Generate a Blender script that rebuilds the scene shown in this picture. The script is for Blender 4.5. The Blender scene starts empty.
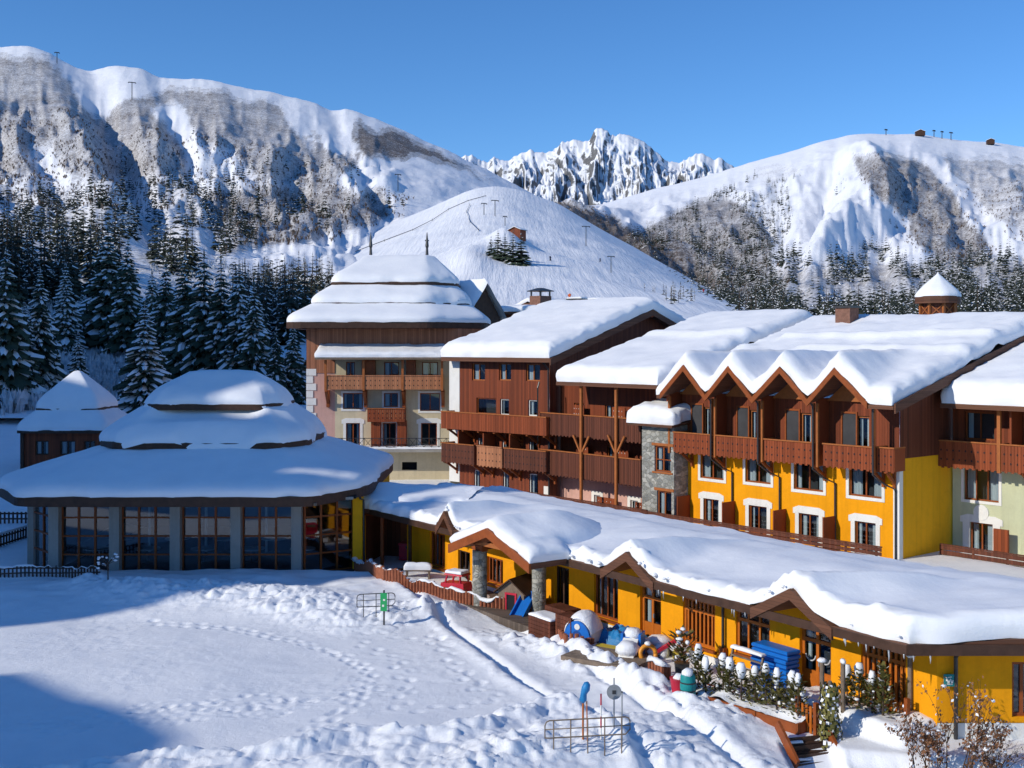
import bpy, math, random
import numpy as np
from mathutils import Vector
random.seed(7)
rng = np.random.default_rng(7)
SC = bpy.context.scene
COL = SC.collection
F_PX, CX, HY, HC = 1150.0, 512.0, 345.0, 11.0      # focal length in pixels, principal column, horizon row, camera height

# ------------------------------------------------------------------ small maths
def ss(a, b, x):
    t = np.clip((x - a) / (b - a), 0, 1)
    return t * t * (3 - 2 * t)

def _h(ix, iy, seed):
    n = (ix.astype(np.int64) * 374761393 + iy.astype(np.int64) * 668265263 + seed * 974634777) & 0xffffffff
    n = ((n ^ (n >> 13)) * 1274126177) & 0xffffffff
    n = (n ^ (n >> 16)) & 0xffff
    return n / 65535.0

def vn(x, y, seed=0):
    x = np.asarray(x, float); y = np.asarray(y, float)
    ix = np.floor(x); iy = np.floor(y)
    fx = x - ix; fy = y - iy
    fx = fx * fx * fx * (fx * (fx * 6 - 15) + 10); fy = fy * fy * fy * (fy * (fy * 6 - 15) + 10)
    a = _h(ix, iy, seed); b = _h(ix + 1, iy, seed); c = _h(ix, iy + 1, seed); d = _h(ix + 1, iy + 1, seed)
    return (a + (b - a) * fx + (c - a) * fy + (a - b - c + d) * fx * fy) * 2 - 1

def fbm(x, y, o=4, seed=0, gain=.5):
    s = 0; a = 1.0; n = 0
    for k in range(o):
        s = s + a * vn(x * 2 ** k + 17.3 * k, y * 2 ** k - 9.1 * k, seed + k); n += a; a *= gain
    return s / n

def ridged(x, y, o=4, seed=0, gain=.5):
    s = 0; a = 1.0; n = 0
    for k in range(o):
        s = s + a * (1 - 2 * np.abs(vn(x * 2 ** k + 7.7 * k, y * 2 ** k + 3.1 * k, seed + k))); n += a; a *= gain
    return s / n

def segdist(X, Y, pts):
    """distance to a polyline and the running length at the nearest point"""
    best = np.full(np.shape(X), 1e9); run = np.zeros(np.shape(X)); side = np.zeros(np.shape(X)); L = 0
    for (x0, y0), (x1, y1) in zip(pts[:-1], pts[1:]):
        dx, dy = x1 - x0, y1 - y0; l2 = dx * dx + dy * dy; l = math.sqrt(l2)
        t = np.clip(((X - x0) * dx + (Y - y0) * dy) / l2, 0, 1)
        d = np.hypot(X - x0 - t * dx, Y - y0 - t * dy)
        m = d < best
        best = np.where(m, d, best); run = np.where(m, L + t * l, run)
        side = np.where(m, ((X - x0) * dy - (Y - y0) * dx) / l, side); L += l
    return best, run, side

def inpoly(x, y, poly):
    x = np.asarray(x); r = np.zeros(x.shape, bool); n = len(poly)
    for i in range(n):
        x0, y0 = poly[i]; x1, y1 = poly[(i + 1) % n]
        if y0 == y1: continue
        r ^= ((y0 > y) != (y1 > y)) & (x < (x1 - x0) * (y - y0) / (y1 - y0) + x0)
    return r

def G(px, py, z=0.0):
    """point at height z seen at pixel"""
    Y = (HC - z) * F_PX / (py - HY)
    return ((px - CX) * Y / F_PX, Y)

def W(px, py, Y):
    return Vector(((px - CX) * Y / F_PX, Y, HC - (py - HY) * Y / F_PX))

class Fr:
    """local frame of a facade: x along it to the right, y into the building, z up"""
    def __init__(s, O, ex):
        s.O = np.array(O if len(O) == 3 else (*O, 0.0), float)
        l = math.hypot(*ex); s.ex = (ex[0] / l, ex[1] / l); s.ey = (-s.ex[1], s.ex[0])
        s.th = math.atan2(s.ex[1], s.ex[0])
    def w(s, P):
        P = np.asarray(P, float)
        return np.stack([s.O[0] + P[..., 0] * s.ex[0] + P[..., 1] * s.ey[0],
                         s.O[1] + P[..., 0] * s.ex[1] + P[..., 1] * s.ey[1], s.O[2] + P[..., 2]], -1)
    def l(s, P):
        P = np.asarray(P, float) - s.O
        return np.stack([P[..., 0] * s.ex[0] + P[..., 1] * s.ex[1], P[..., 0] * s.ey[0] + P[..., 1] * s.ey[1], P[..., 2]], -1)
    def px(s, px, py, y=0.0):
        d = ((px - CX) / F_PX, 1.0)
        t = (y + s.O[0] * s.ey[0] + s.O[1] * s.ey[1]) / (d[0] * s.ey[0] + d[1] * s.ey[1])
        p = s.l((d[0] * t, t, HC - (py - HY) * t / F_PX))
        return float(p[0]), float(p[2])
    def rect(s, x0, y0, x1, y1, y=0.0):
        """a window seen between two pixel columns; rows y0, y1 are read at its middle"""
        a = s.px(x0, y0, y)[0]; b = s.px(x1, y1, y)[0]; xm = (x0 + x1) / 2
        return a, b, s.px(xm, y1, y)[1], s.px(xm, y0, y)[1]
WORLD = Fr((0, 0, 0), (1, 0))
PF = {}

# ------------------------------------------------------------------ objects
def tag(o, label=None, cat=None, group=None, kind=None):
    if label: o['label'] = label
    if cat: o['category'] = cat
    if group: o['group'] = group
    if kind: o['kind'] = kind
    return o

def thing(name, fr, label, cat, group=None):
    o = bpy.data.objects.new(name, None); COL.objects.link(o)
    o.empty_display_size = .2
    o.location = fr.O; o.rotation_euler = (0, 0, fr.th); PF[o] = fr
    return tag(o, label, cat, group)

def at(x, y, z=0.0, deg=0.0):
    a = math.radians(deg); return Fr((x, y, z), (math.cos(a), math.sin(a)))

class MB:
    def __init__(s, fr=WORLD):
        s.fr = fr; s.v = []; s.f = []; s.m = []
    def add(s, vs, fs, m=0):
        k = len(s.v); s.v.extend(tuple(map(float, v)) for v in vs)
        for f in fs: s.f.append(tuple(i + k for i in f)); s.m.append(m)
        return s
    def quad(s, a, b, c, d, m=0): return s.add((a, b, c, d), ((0, 1, 2, 3),), m)
    def tri(s, a, b, c, m=0): return s.add((a, b, c), ((0, 1, 2),), m)
    def box(s, x0, x1, y0, y1, z0, z1, m=0):
        if x0 > x1: x0, x1 = x1, x0
        if y0 > y1: y0, y1 = y1, y0
        if z0 > z1: z0, z1 = z1, z0
        return s.add([(x0, y0, z0), (x1, y0, z0), (x1, y1, z0), (x0, y1, z0), (x0, y0, z1), (x1, y0, z1), (x1, y1, z1), (x0, y1, z1)],
                     [(0, 3, 2, 1), (4, 5, 6, 7), (0, 1, 5, 4), (1, 2, 6, 5), (2, 3, 7, 6), (3, 0, 4, 7)], m)
    def beam(s, p0, p1, w, h, m=0):
        p0 = Vector(p0); p1 = Vector(p1); d = (p1 - p0).normalized()
        a = d.cross(Vector((0, 0, 1)))
        a = Vector((1, 0, 0)) if a.length < 1e-3 else a.normalized()
        b = a.cross(d).normalized(); a = a * w / 2; b = b * h / 2
        vs = [p + i * a + j * b for p in (p0, p1) for i, j in ((-1, -1), (1, -1), (1, 1), (-1, 1))]
        return s.add(vs, [(0, 1, 2, 3), (7, 6, 5, 4), (0, 4, 5, 1), (1, 5, 6, 2), (2, 6, 7, 3), (3, 7, 4, 0)], m)
    def tube(s, pts, r, n=8, m=0, caps=True):
        pts = [Vector(p) for p in pts]; rs = r if isinstance(r, (list, tuple)) else [r] * len(pts)
        rings = []
        for i, p in enumerate(pts):
            d = (pts[min(i + 1, len(pts) - 1)] - pts[max(i - 1, 0)]).normalized()
            a = d.cross(Vector((0, 0, 1)))
            a = Vector((1, 0, 0)) if a.length < 1e-3 else a.normalized()
            b = d.cross(a)
            rings += [p + (a * math.cos(2 * math.pi * k / n) + b * math.sin(2 * math.pi * k / n)) * rs[i] for k in range(n)]
        fs = [(i * n + k, i * n + (k + 1) % n, (i + 1) * n + (k + 1) % n, (i + 1) * n + k) for i in range(len(pts) - 1) for k in range(n)]
        if caps: fs += [tuple(range(n))[::-1], tuple(range((len(pts) - 1) * n, len(pts) * n))]
        return s.add(rings, fs, m)
    def loft(s, rings, m=0, cap0=True, cap1=True):
        n = len(rings[0]); vs = [p for r in rings for p in r]
        fs = [(i * n + k, i * n + (k + 1) % n, (i + 1) * n + (k + 1) % n, (i + 1) * n + k) for i in range(len(rings) - 1) for k in range(n)]
        if cap0: fs.append(tuple(range(n))[::-1])
        if cap1: fs.append(tuple(range((len(rings) - 1) * n, len(rings) * n)))
        return s.add(vs, fs, m)
    def prism(s, poly, y0, y1, m=0):
        """polygon of (x, z) extruded along y"""
        n = len(poly); vs = [(x, y0, z) for x, z in poly] + [(x, y1, z) for x, z in poly]
        return s.add(vs, [tuple(range(n)), tuple(range(n, 2 * n))[::-1]] + [(k, k + n, (k + 1) % n + n, (k + 1) % n) for k in range(n)], m)
    def grid(s, P, m=0, flip=False):
        a, b = P.shape[:2]; idx = np.arange(a * b).reshape(a, b)
        fs = np.stack([idx[:-1, :-1], idx[1:, :-1], idx[1:, 1:], idx[:-1, 1:]], -1).reshape(-1, 4)
        if flip: fs = fs[:, ::-1]
        return s.add(P.reshape(-1, 3), fs.tolist(), m)
    def build(s, name, mats, parent=None, smooth=False, sharp=None):
        v = s.fr.w(np.array(s.v)) if s.v else np.zeros((0, 3))
        if parent is not None: v = PF[parent].l(v)
        me = bpy.data.meshes.new(name); me.from_pydata(v.tolist(), [], s.f)
        for mt in (mats if isinstance(mats, (list, tuple)) else [mats]): me.materials.append(mt)
        me.polygons.foreach_set('material_index', s.m)
        if smooth: me.polygons.foreach_set('use_smooth', [True] * len(s.f))
        if sharp: me.set_sharp_from_angle(angle=math.radians(sharp))
        me.update()
        o = bpy.data.objects.new(name, me); COL.objects.link(o)
        if parent is not None: o.parent = parent; PF[o] = PF[parent]
        return o

def raw_mesh(name, V, Fq, mats, mi=None, smooth=False, kind=None, parent=None, attr=None):
    """fast mesh from numpy arrays (all faces with the same corner count)"""
    me = bpy.data.meshes.new(name); k = Fq.shape[1]
    me.vertices.add(len(V)); me.vertices.foreach_set('co', np.ascontiguousarray(V, np.float32).ravel())
    me.loops.add(Fq.size); me.loops.foreach_set('vertex_index', np.ascontiguousarray(Fq, np.int32).ravel())
    me.polygons.add(len(Fq)); me.polygons.foreach_set('loop_start', np.arange(len(Fq), dtype=np.int32) * k)
    me.polygons.foreach_set('loop_total', np.full(len(Fq), k, np.int32))
    for mt in mats: me.materials.append(mt)
    if mi is not None: me.polygons.foreach_set('material_index', np.asarray(mi, np.int32))
    me.polygons.foreach_set('use_smooth', np.full(len(Fq), smooth, bool))
    for nm, arr in (attr or {}).items():
        a = me.attributes.new(nm, 'FLOAT', 'POINT'); a.data.foreach_set('value', np.ascontiguousarray(arr, np.float32).ravel())
    me.update(calc_edges=True); me.validate()
    o = bpy.data.objects.new(name, me); COL.objects.link(o)
    if kind: o['kind'] = kind
    return o

def gridf(a, b):
    idx = np.arange(a * b).reshape(a, b)
    return np.stack([idx[:-1, :-1], idx[1:, :-1], idx[1:, 1:], idx[:-1, 1:]], -1).reshape(-1, 4)

# ------------------------------------------------------------------ materials
class NT:
    def __init__(s, name):
        s.m = bpy.data.materials.new(name); s.m.use_nodes = True; s.t = s.m.node_tree; s.n = s.t.nodes; s.l = s.t.links
        s.b = s.n['Principled BSDF']; s.co = s.n.new('ShaderNodeTexCoord').outputs['Object']
    def node(s, ty, **kw):
        nd = s.n.new(ty)
        for k, v in kw.items():
            if k.startswith('i_'):
                nd.inputs[k[2:].replace('_', ' ')].default_value = v
            else: setattr(nd, k, v)
        return nd
    def link(s, a, b): s.l.new(a, b)
    def noise(s, scale, detail=4, rough=.55, vec=None, dist=0):
        nd = s.node('ShaderNodeTexNoise', i_Scale=scale, i_Detail=detail, i_Roughness=rough, i_Distortion=dist)
        s.link(vec or s.co, nd.inputs['Vector']); return nd.outputs['Fac']
    def ramp(s, fac, stops):
        nd = s.n.new('ShaderNodeValToRGB'); e = nd.color_ramp.elements
        while len(e) < len(stops): e.new(.5)
        for el, (p, c) in zip(e, stops):
            el.position = p; el.color = (*c, 1) if hasattr(c, '__len__') else (c, c, c, 1)
        s.link(fac, nd.inputs[0]); return nd.outputs[0]
    def math(s, op, a, b=None, c=None, clamp=False):
        nd = s.node('ShaderNodeMath', operation=op, use_clamp=clamp)
        for i, v in enumerate((a, b, c)):
            if v is None: continue
            if isinstance(v, (int, float)): nd.inputs[i].default_value = v
            else: s.link(v, nd.inputs[i])
        return nd.outputs[0]
    def mix(s, fac, a, b, blend='MIX'):
        nd = s.node('ShaderNodeMix', data_type='RGBA', blend_type=blend)
        for i, v in ((0, fac), (6, a), (7, b)):
            if isinstance(v, (int, float)): nd.inputs[i].default_value = v
            elif isinstance(v, tuple): nd.inputs[i].default_value = (*v, 1)
            else: s.link(v, nd.inputs[i])
        return nd.outputs[2]
    def bump(s, h, st=.3, dist=.05, prev=None):
        nd = s.node('ShaderNodeBump', i_Strength=st, i_Distance=dist); s.link(h, nd.inputs['Height'])
        if prev: s.link(prev, nd.inputs['Normal'])
        s.link(nd.outputs[0], s.b.inputs['Normal']); return nd.outputs[0]
    def out(s, col=None, rough=.7, spec=.3):
        if isinstance(col, tuple): s.b.inputs['Base Color'].default_value = (*col, 1)
        elif col is not None: s.link(col, s.b.inputs['Base Color'])
        if isinstance(rough, (int, float)): s.b.inputs['Roughness'].default_value = rough
        else: s.link(rough, s.b.inputs['Roughness'])
        s.b.inputs['Specular IOR Level'].default_value = spec
        return s.m

def sc(c, k): return tuple(min(1, x * k) for x in c)

def m_plain(name, c, rough=.7, var=.2, scale=2.0, bump=.15, spec=.3):
    t = NT(name); f = t.noise(scale, 6, .6)
    col = t.ramp(f, [(.25, sc(c, 1 - var)), (.75, sc(c, 1 + var))])
    if bump: t.bump(t.noise(scale * 12, 3), bump, .02)
    return t.out(col, rough, spec)

def m_plank(name, c, axis='X', width=.15, var=.35, seam=.25, rough=.65, spec=.3):
    t = NT(name); sp = t.node('ShaderNodeSeparateXYZ'); t.link(t.co, sp.inputs[0])
    x = t.math('MULTIPLY', sp.outputs[axis], 1 / width); fl = t.math('FLOOR', x); fr = t.math('FRACT', x)
    wn = t.node('ShaderNodeTexWhiteNoise', noise_dimensions='1D'); t.link(fl, wn.inputs['W'])
    mp = t.node('ShaderNodeMapping'); t.link(t.co, mp.inputs[0])
    mp.inputs['Scale'].default_value = (12, 12, 1) if axis != 'Z' else (1, 1, 12)
    gr = t.noise(1.2, 5, .6, mp.outputs[0])
    v = t.math('ADD', t.math('MULTIPLY', wn.outputs[0], .55), t.math('MULTIPLY', gr, .45))
    col = t.ramp(v, [(.15, sc(c, 1 - var)), (.85, sc(c, 1 + var))])
    e = t.math('ABSOLUTE', t.math('SUBTRACT', fr, .5))
    sm = t.math('GREATER_THAN', e, .46)
    col = t.mix(t.math('MULTIPLY', sm, 1 - seam), col, sc(c, .25))
    t.bump(t.math('SUBTRACT', 1, sm), .6, .02)
    return t.out(col, rough, spec)

def m_plaster(name, c, var=.16):
    t = NT(name); big = t.noise(.5, 6, .65); fine = t.noise(9, 4)
    col = t.ramp(t.math('ADD', t.math('MULTIPLY', big, .75), t.math('MULTIPLY', fine, .25)), [(.3, sc(c, 1 - var)), (.7, sc(c, 1 + var * .6))])
    # rain streaks: thin vertical stains
    mp = t.node('ShaderNodeMapping'); t.link(t.co, mp.inputs[0]); mp.inputs['Scale'].default_value = (3, 3, .18)
    st = t.ramp(t.noise(1.0, 5, .6, mp.outputs[0]), [(.5, 0.0), (.8, .45)])
    col = t.mix(st, col, sc(c, .6))
    pt = t.ramp(t.noise(.9, 4, .55, dist=1.5), [(.56, 0.0), (.6, .22)])
    col = t.mix(pt, col, sc(c, .78))
    t.bump(t.noise(40, 3), .25, .01)
    return t.out(col, .85, .2)

def m_stone(name, scale=2.6, flat='XZ'):
    t = NT(name); mp = t.node('ShaderNodeMapping'); t.link(t.co, mp.inputs[0]); mp.inputs['Scale'].default_value = (1, 1, 1.5)
    d = t.noise(2.5, 2, .5, mp.outputs[0])
    ad = t.node('ShaderNodeVectorMath', operation='MULTIPLY_ADD'); t.link(d, ad.inputs[0]); ad.inputs[1].default_value = (.25, .25, .25); t.link(mp.outputs[0], ad.inputs[2])
    vo = t.node('ShaderNodeTexVoronoi', i_Scale=scale); t.link(ad.outputs[0], vo.inputs['Vector'])
    ve = t.node('ShaderNodeTexVoronoi', feature='DISTANCE_TO_EDGE', i_Scale=scale); t.link(ad.outputs[0], ve.inputs['Vector'])
    hs = t.node('ShaderNodeSeparateColor'); t.link(vo.outputs['Color'], hs.inputs[0])
    col = t.ramp(hs.outputs[0], [(0, (.13, .135, .12)), (.35, (.24, .24, .2)), (.65, (.36, .36, .32)), (1, (.52, .5, .43))])
    col = t.mix(.3, col, t.ramp(t.noise(8, 5, .6), [(.3, .08), (.7, .5)]))
    ed = t.ramp(ve.outputs['Distance'], [(.02, 0.0), (.07, 1.0)])
    col = t.mix(ed, (.3, .29, .25), col)
    t.bump(t.math('ADD', t.math('MULTIPLY', ed, .8), t.math('MULTIPLY', t.noise(12, 4), .3)), .8, .05)
    return t.out(col, .85, .2)

def m_snow(name, bump_s=.25, scale=6.0, crust=False):
    t = NT(name); f = t.noise(.7, 5, .6)
    col = t.ramp(f, [(.3, (.83, .85, .88)), (.7, (.9, .91, .93))])
    a = t.noise(scale, 6, .65)
    h = a
    if crust: h = t.math('ADD', a, t.math('MULTIPLY', t.noise(28, 4, .7), .35))
    mp = t.node('ShaderNodeMapping'); t.link(t.co, mp.inputs[0]); mp.inputs['Scale'].default_value = (.5, .5, 9)
    h2 = t.math('ADD', h, t.math('MULTIPLY', t.noise(1.0, 4, .6, mp.outputs[0]), .5))
    t.bump(h2, bump_s, .06)
    return t.out(col, .65, .25)

def m_glass(name, tint=(.75, .85, .9), fres=1.0, base=.05):
    t = NT(name); t.n.remove(t.b)
    tr = t.node('ShaderNodeBsdfTransparent'); tr.inputs[0].default_value = (*tint, 1)
    gl = t.node('ShaderNodeBsdfGlossy'); gl.inputs['Roughness'].default_value = .03; gl.inputs[0].default_value = (.9, .95, 1, 1)
    lw = t.node('ShaderNodeFresnel'); lw.inputs[0].default_value = 1.52
    mx = t.node('ShaderNodeMixShader'); t.link(t.math('MULTIPLY_ADD', lw.outputs[0], fres, base, clamp=True), mx.inputs[0])
    t.link(tr.outputs[0], mx.inputs[1]); t.link(gl.outputs[0], mx.inputs[2])
    t.link(mx.outputs[0], t.n['Material Output'].inputs[0]); return t.m

M = {}
M['snow'] = m_snow('roof_snow', .3, 3.5)
M['snow_lump'] = m_snow('broken_snow', .7, 5.0, True)
M['ground'] = m_snow('ground_snow', .38, 7.0, True)
M['yellow'] = m_plaster('yellow_render', (.86, .345, .004))
M['yellow_shaded'] = m_plaster('shaded_side_yellow_render', (.86, .42, .012), .12)  # copy of the yellow for shaded walls, warm bounce light put into the colour
M['white'] = m_plaster('white_render', (.78, .77, .73), .06)
M['beige'] = m_plaster('beige_render', (.62, .53, .36))
M['pink'] = m_plaster('pink_render', (.60, .36, .30))
M['green'] = m_plaster('pale_green_render', (.56, .58, .38))
M['grey'] = m_plaster('grey_render', (.42, .41, .38))
M['concrete'] = m_plaster('concrete', (.36, .34, .31))
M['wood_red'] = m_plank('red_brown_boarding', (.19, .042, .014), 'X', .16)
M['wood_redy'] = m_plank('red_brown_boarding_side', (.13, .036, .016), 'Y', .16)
M['wood_pale'] = m_plank('weathered_boarding', (.34, .14, .075), 'X', .16)
M['wood_bal'] = m_plank('balcony_boarding', (.25, .055, .016), 'X', .17, .3)
M['wood_bal_dk'] = m_plank('dark_balcony_boarding', (.12, .036, .018), 'X', .17, .3)
M['wood_bal_pale'] = m_plank('pale_balcony_boarding', (.46, .19, .09), 'X', .17, .25)
M['wood_dark'] = m_plain('dark_beam', (.062, .030, .018), .6, .35, 3, .3)
M['wood_fascia'] = m_plank('fascia_board', (.13, .055, .03), 'Z', .11, .3)
M['wood_frame'] = m_plain('stained_frame', (.26, .065, .014), .5, .25, 4, .2)
M['wood_door'] = m_plain('orange_stained_wood', (.46, .125, .014), .45, .2, 4, .2)
M['wood_post'] = m_plain('stained_post', (.36, .115, .03), .55, .2, 4, .2)
M['wood_grey'] = m_plain('grey_old_wood', (.2, .15, .11), .8, .35, 5, .4)
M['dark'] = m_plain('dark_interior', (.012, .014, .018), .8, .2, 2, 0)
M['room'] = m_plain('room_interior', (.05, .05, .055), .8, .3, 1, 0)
M['glass'] = m_glass('window_glass')
M['curtain'] = m_plank('curtain_cloth', (.62, .62, .62), 'X', .07, .15, .6, .9)
M['metal_dark'] = m_plain('dark_metal', (.03, .03, .032), .4, .2, 6, .1, .5)
M['metal_grey'] = m_plain('galvanised_metal', (.25, .26, .27), .4, .2, 6, .1, .5)
M['stone'] = m_stone('rubble_stone')
M['stone_small'] = m_stone('small_rubble_stone', 4.0)
M['brick'] = m_plain('chimney_stone', (.2, .1, .07), .85, .35, 5, .4)

def cyc():
    c = SC.cycles
    c.max_bounces = 6; c.diffuse_bounces = 3; c.glossy_bounces = 3; c.transmission_bounces = 4; c.transparent_max_bounces = 8
    c.use_adaptive_sampling = True; c.adaptive_threshold = .02; c.use_denoising = True
    c.caustics_reflective = False; c.caustics_refractive = False
SC.render.engine = 'CYCLES'; cyc()

# ------------------------------------------------------------------ camera, sky, sun
cam = bpy.data.cameras.new('camera'); cam.sensor_width = 36; cam.lens = F_PX / 1024 * 36; cam.shift_y = -(384 - HY) / 1024
cam.clip_start = .5; cam.clip_end = 20000
co = bpy.data.objects.new('camera', cam); COL.objects.link(co); co.location = (0, 0, HC); co.rotation_euler = (math.pi / 2, 0, 0); SC.camera = co
EL = math.radians(28); SAZ = (-.885, -.465)
l_ = math.hypot(*SAZ); SD = Vector((SAZ[0] / l_ * math.cos(EL), SAZ[1] / l_ * math.cos(EL), math.sin(EL)))
sun = bpy.data.lights.new('sun', 'SUN'); sun.energy = 3.55; sun.angle = math.radians(.53); sun.color = (1, .925, .79)
so = bpy.data.objects.new('sun', sun); COL.objects.link(so); so.rotation_euler = SD.to_track_quat('Z', 'Y').to_euler(); so.location = (-200, -100, 200)
wd = bpy.data.worlds.new('World'); SC.world = wd; wd.use_nodes = True
sky = wd.node_tree.nodes.new('ShaderNodeTexSky'); sky.sky_type = 'NISHITA'; sky.sun_disc = False
sky.sun_elevation = EL; sky.sun_rotation = math.atan2(SD.x, SD.y) % (2 * math.pi); sky.altitude = 1500; sky.air_density = 1.0; sky.dust_density = 0.0; sky.ozone_density = 4.0
bg = wd.node_tree.nodes['Background']; bg.inputs[1].default_value = .15
hs_ = wd.node_tree.nodes.new('ShaderNodeHueSaturation'); hs_.inputs['Saturation'].default_value = 1.16; hs_.inputs['Value'].default_value = 1.0
tint = wd.node_tree.nodes.new('ShaderNodeMix'); tint.data_type = 'RGBA'; tint.blend_type = 'MULTIPLY'; tint.inputs[0].default_value = 1; tint.inputs[7].default_value = (.80, .91, 1.03, 1)
wd.node_tree.links.new(sky.outputs[0], hs_.inputs['Color']); wd.node_tree.links.new(hs_.outputs[0], tint.inputs[6]); wd.node_tree.links.new(tint.outputs[2], bg.inputs[0])
vs_ = SC.view_settings; vs_.view_transform = 'Standard'; vs_.look = 'None'; vs_.exposure = 0.02; vs_.gamma = 1
# ================================================================== ground of the courtyard
PATH_L = [G(*p) for p in ((405, 592), (440, 618), (480, 648), (520, 678), (566, 704), (610, 732), (650, 768), (690, 830))]
PATH_R = [G(*p) for p in ((470, 600), (520, 628), (575, 660), (630, 694), (680, 722), (730, 752), (770, 785))]
BERM_A = [G(*p) for p in ((90, 592), (150, 601), (210, 600), (262, 606), (320, 613), (352, 622), (400, 619), (450, 612))]
BERM_B = [G(*p) for p in ((-120, 800), (0, 790), (90, 784), (180, 776), (250, 772), (310, 762), (350, 748), (400, 755), (450, 750), (500, 734), (545, 718), (575, 718))]
BERM_C = [G(*p) for p in ((440, 800), (500, 772), (560, 757), (610, 752), (650, 757), (700, 764), (760, 772), (830, 785))]
EDGE_T = [G(*p) for p in ((330, 574), (430, 606), (500, 632), (570, 652), (655, 690), (690, 708), (790, 740), (822, 750), (846, 748), (915, 756), (960, 756), (1100, 778))]
TRAILS = [[(150, 622), (230, 628), (300, 642), (345, 655), (368, 672), (362, 692), (345, 712), (300, 732)],
          [(-10, 728), (60, 722), (140, 714), (220, 708), (300, 700), (360, 692), (390, 690)],
          [(10, 735), (80, 728), (160, 720), (240, 714), (310, 706)], [(30, 722), (120, 712), (200, 704), (290, 697)],
          [(430, 632), (450, 662), (470, 680), (490, 694), (520, 715)], [(440, 640), (458, 668), (480, 690)],
          [(300, 610), (350, 630), (420, 640), (470, 640)], [(360, 642), (400, 662), (410, 690), (395, 712)],
          [(400, 712), (450, 706), (500, 700)], [(552, 690), (570, 715), (580, 726)]]

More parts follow.
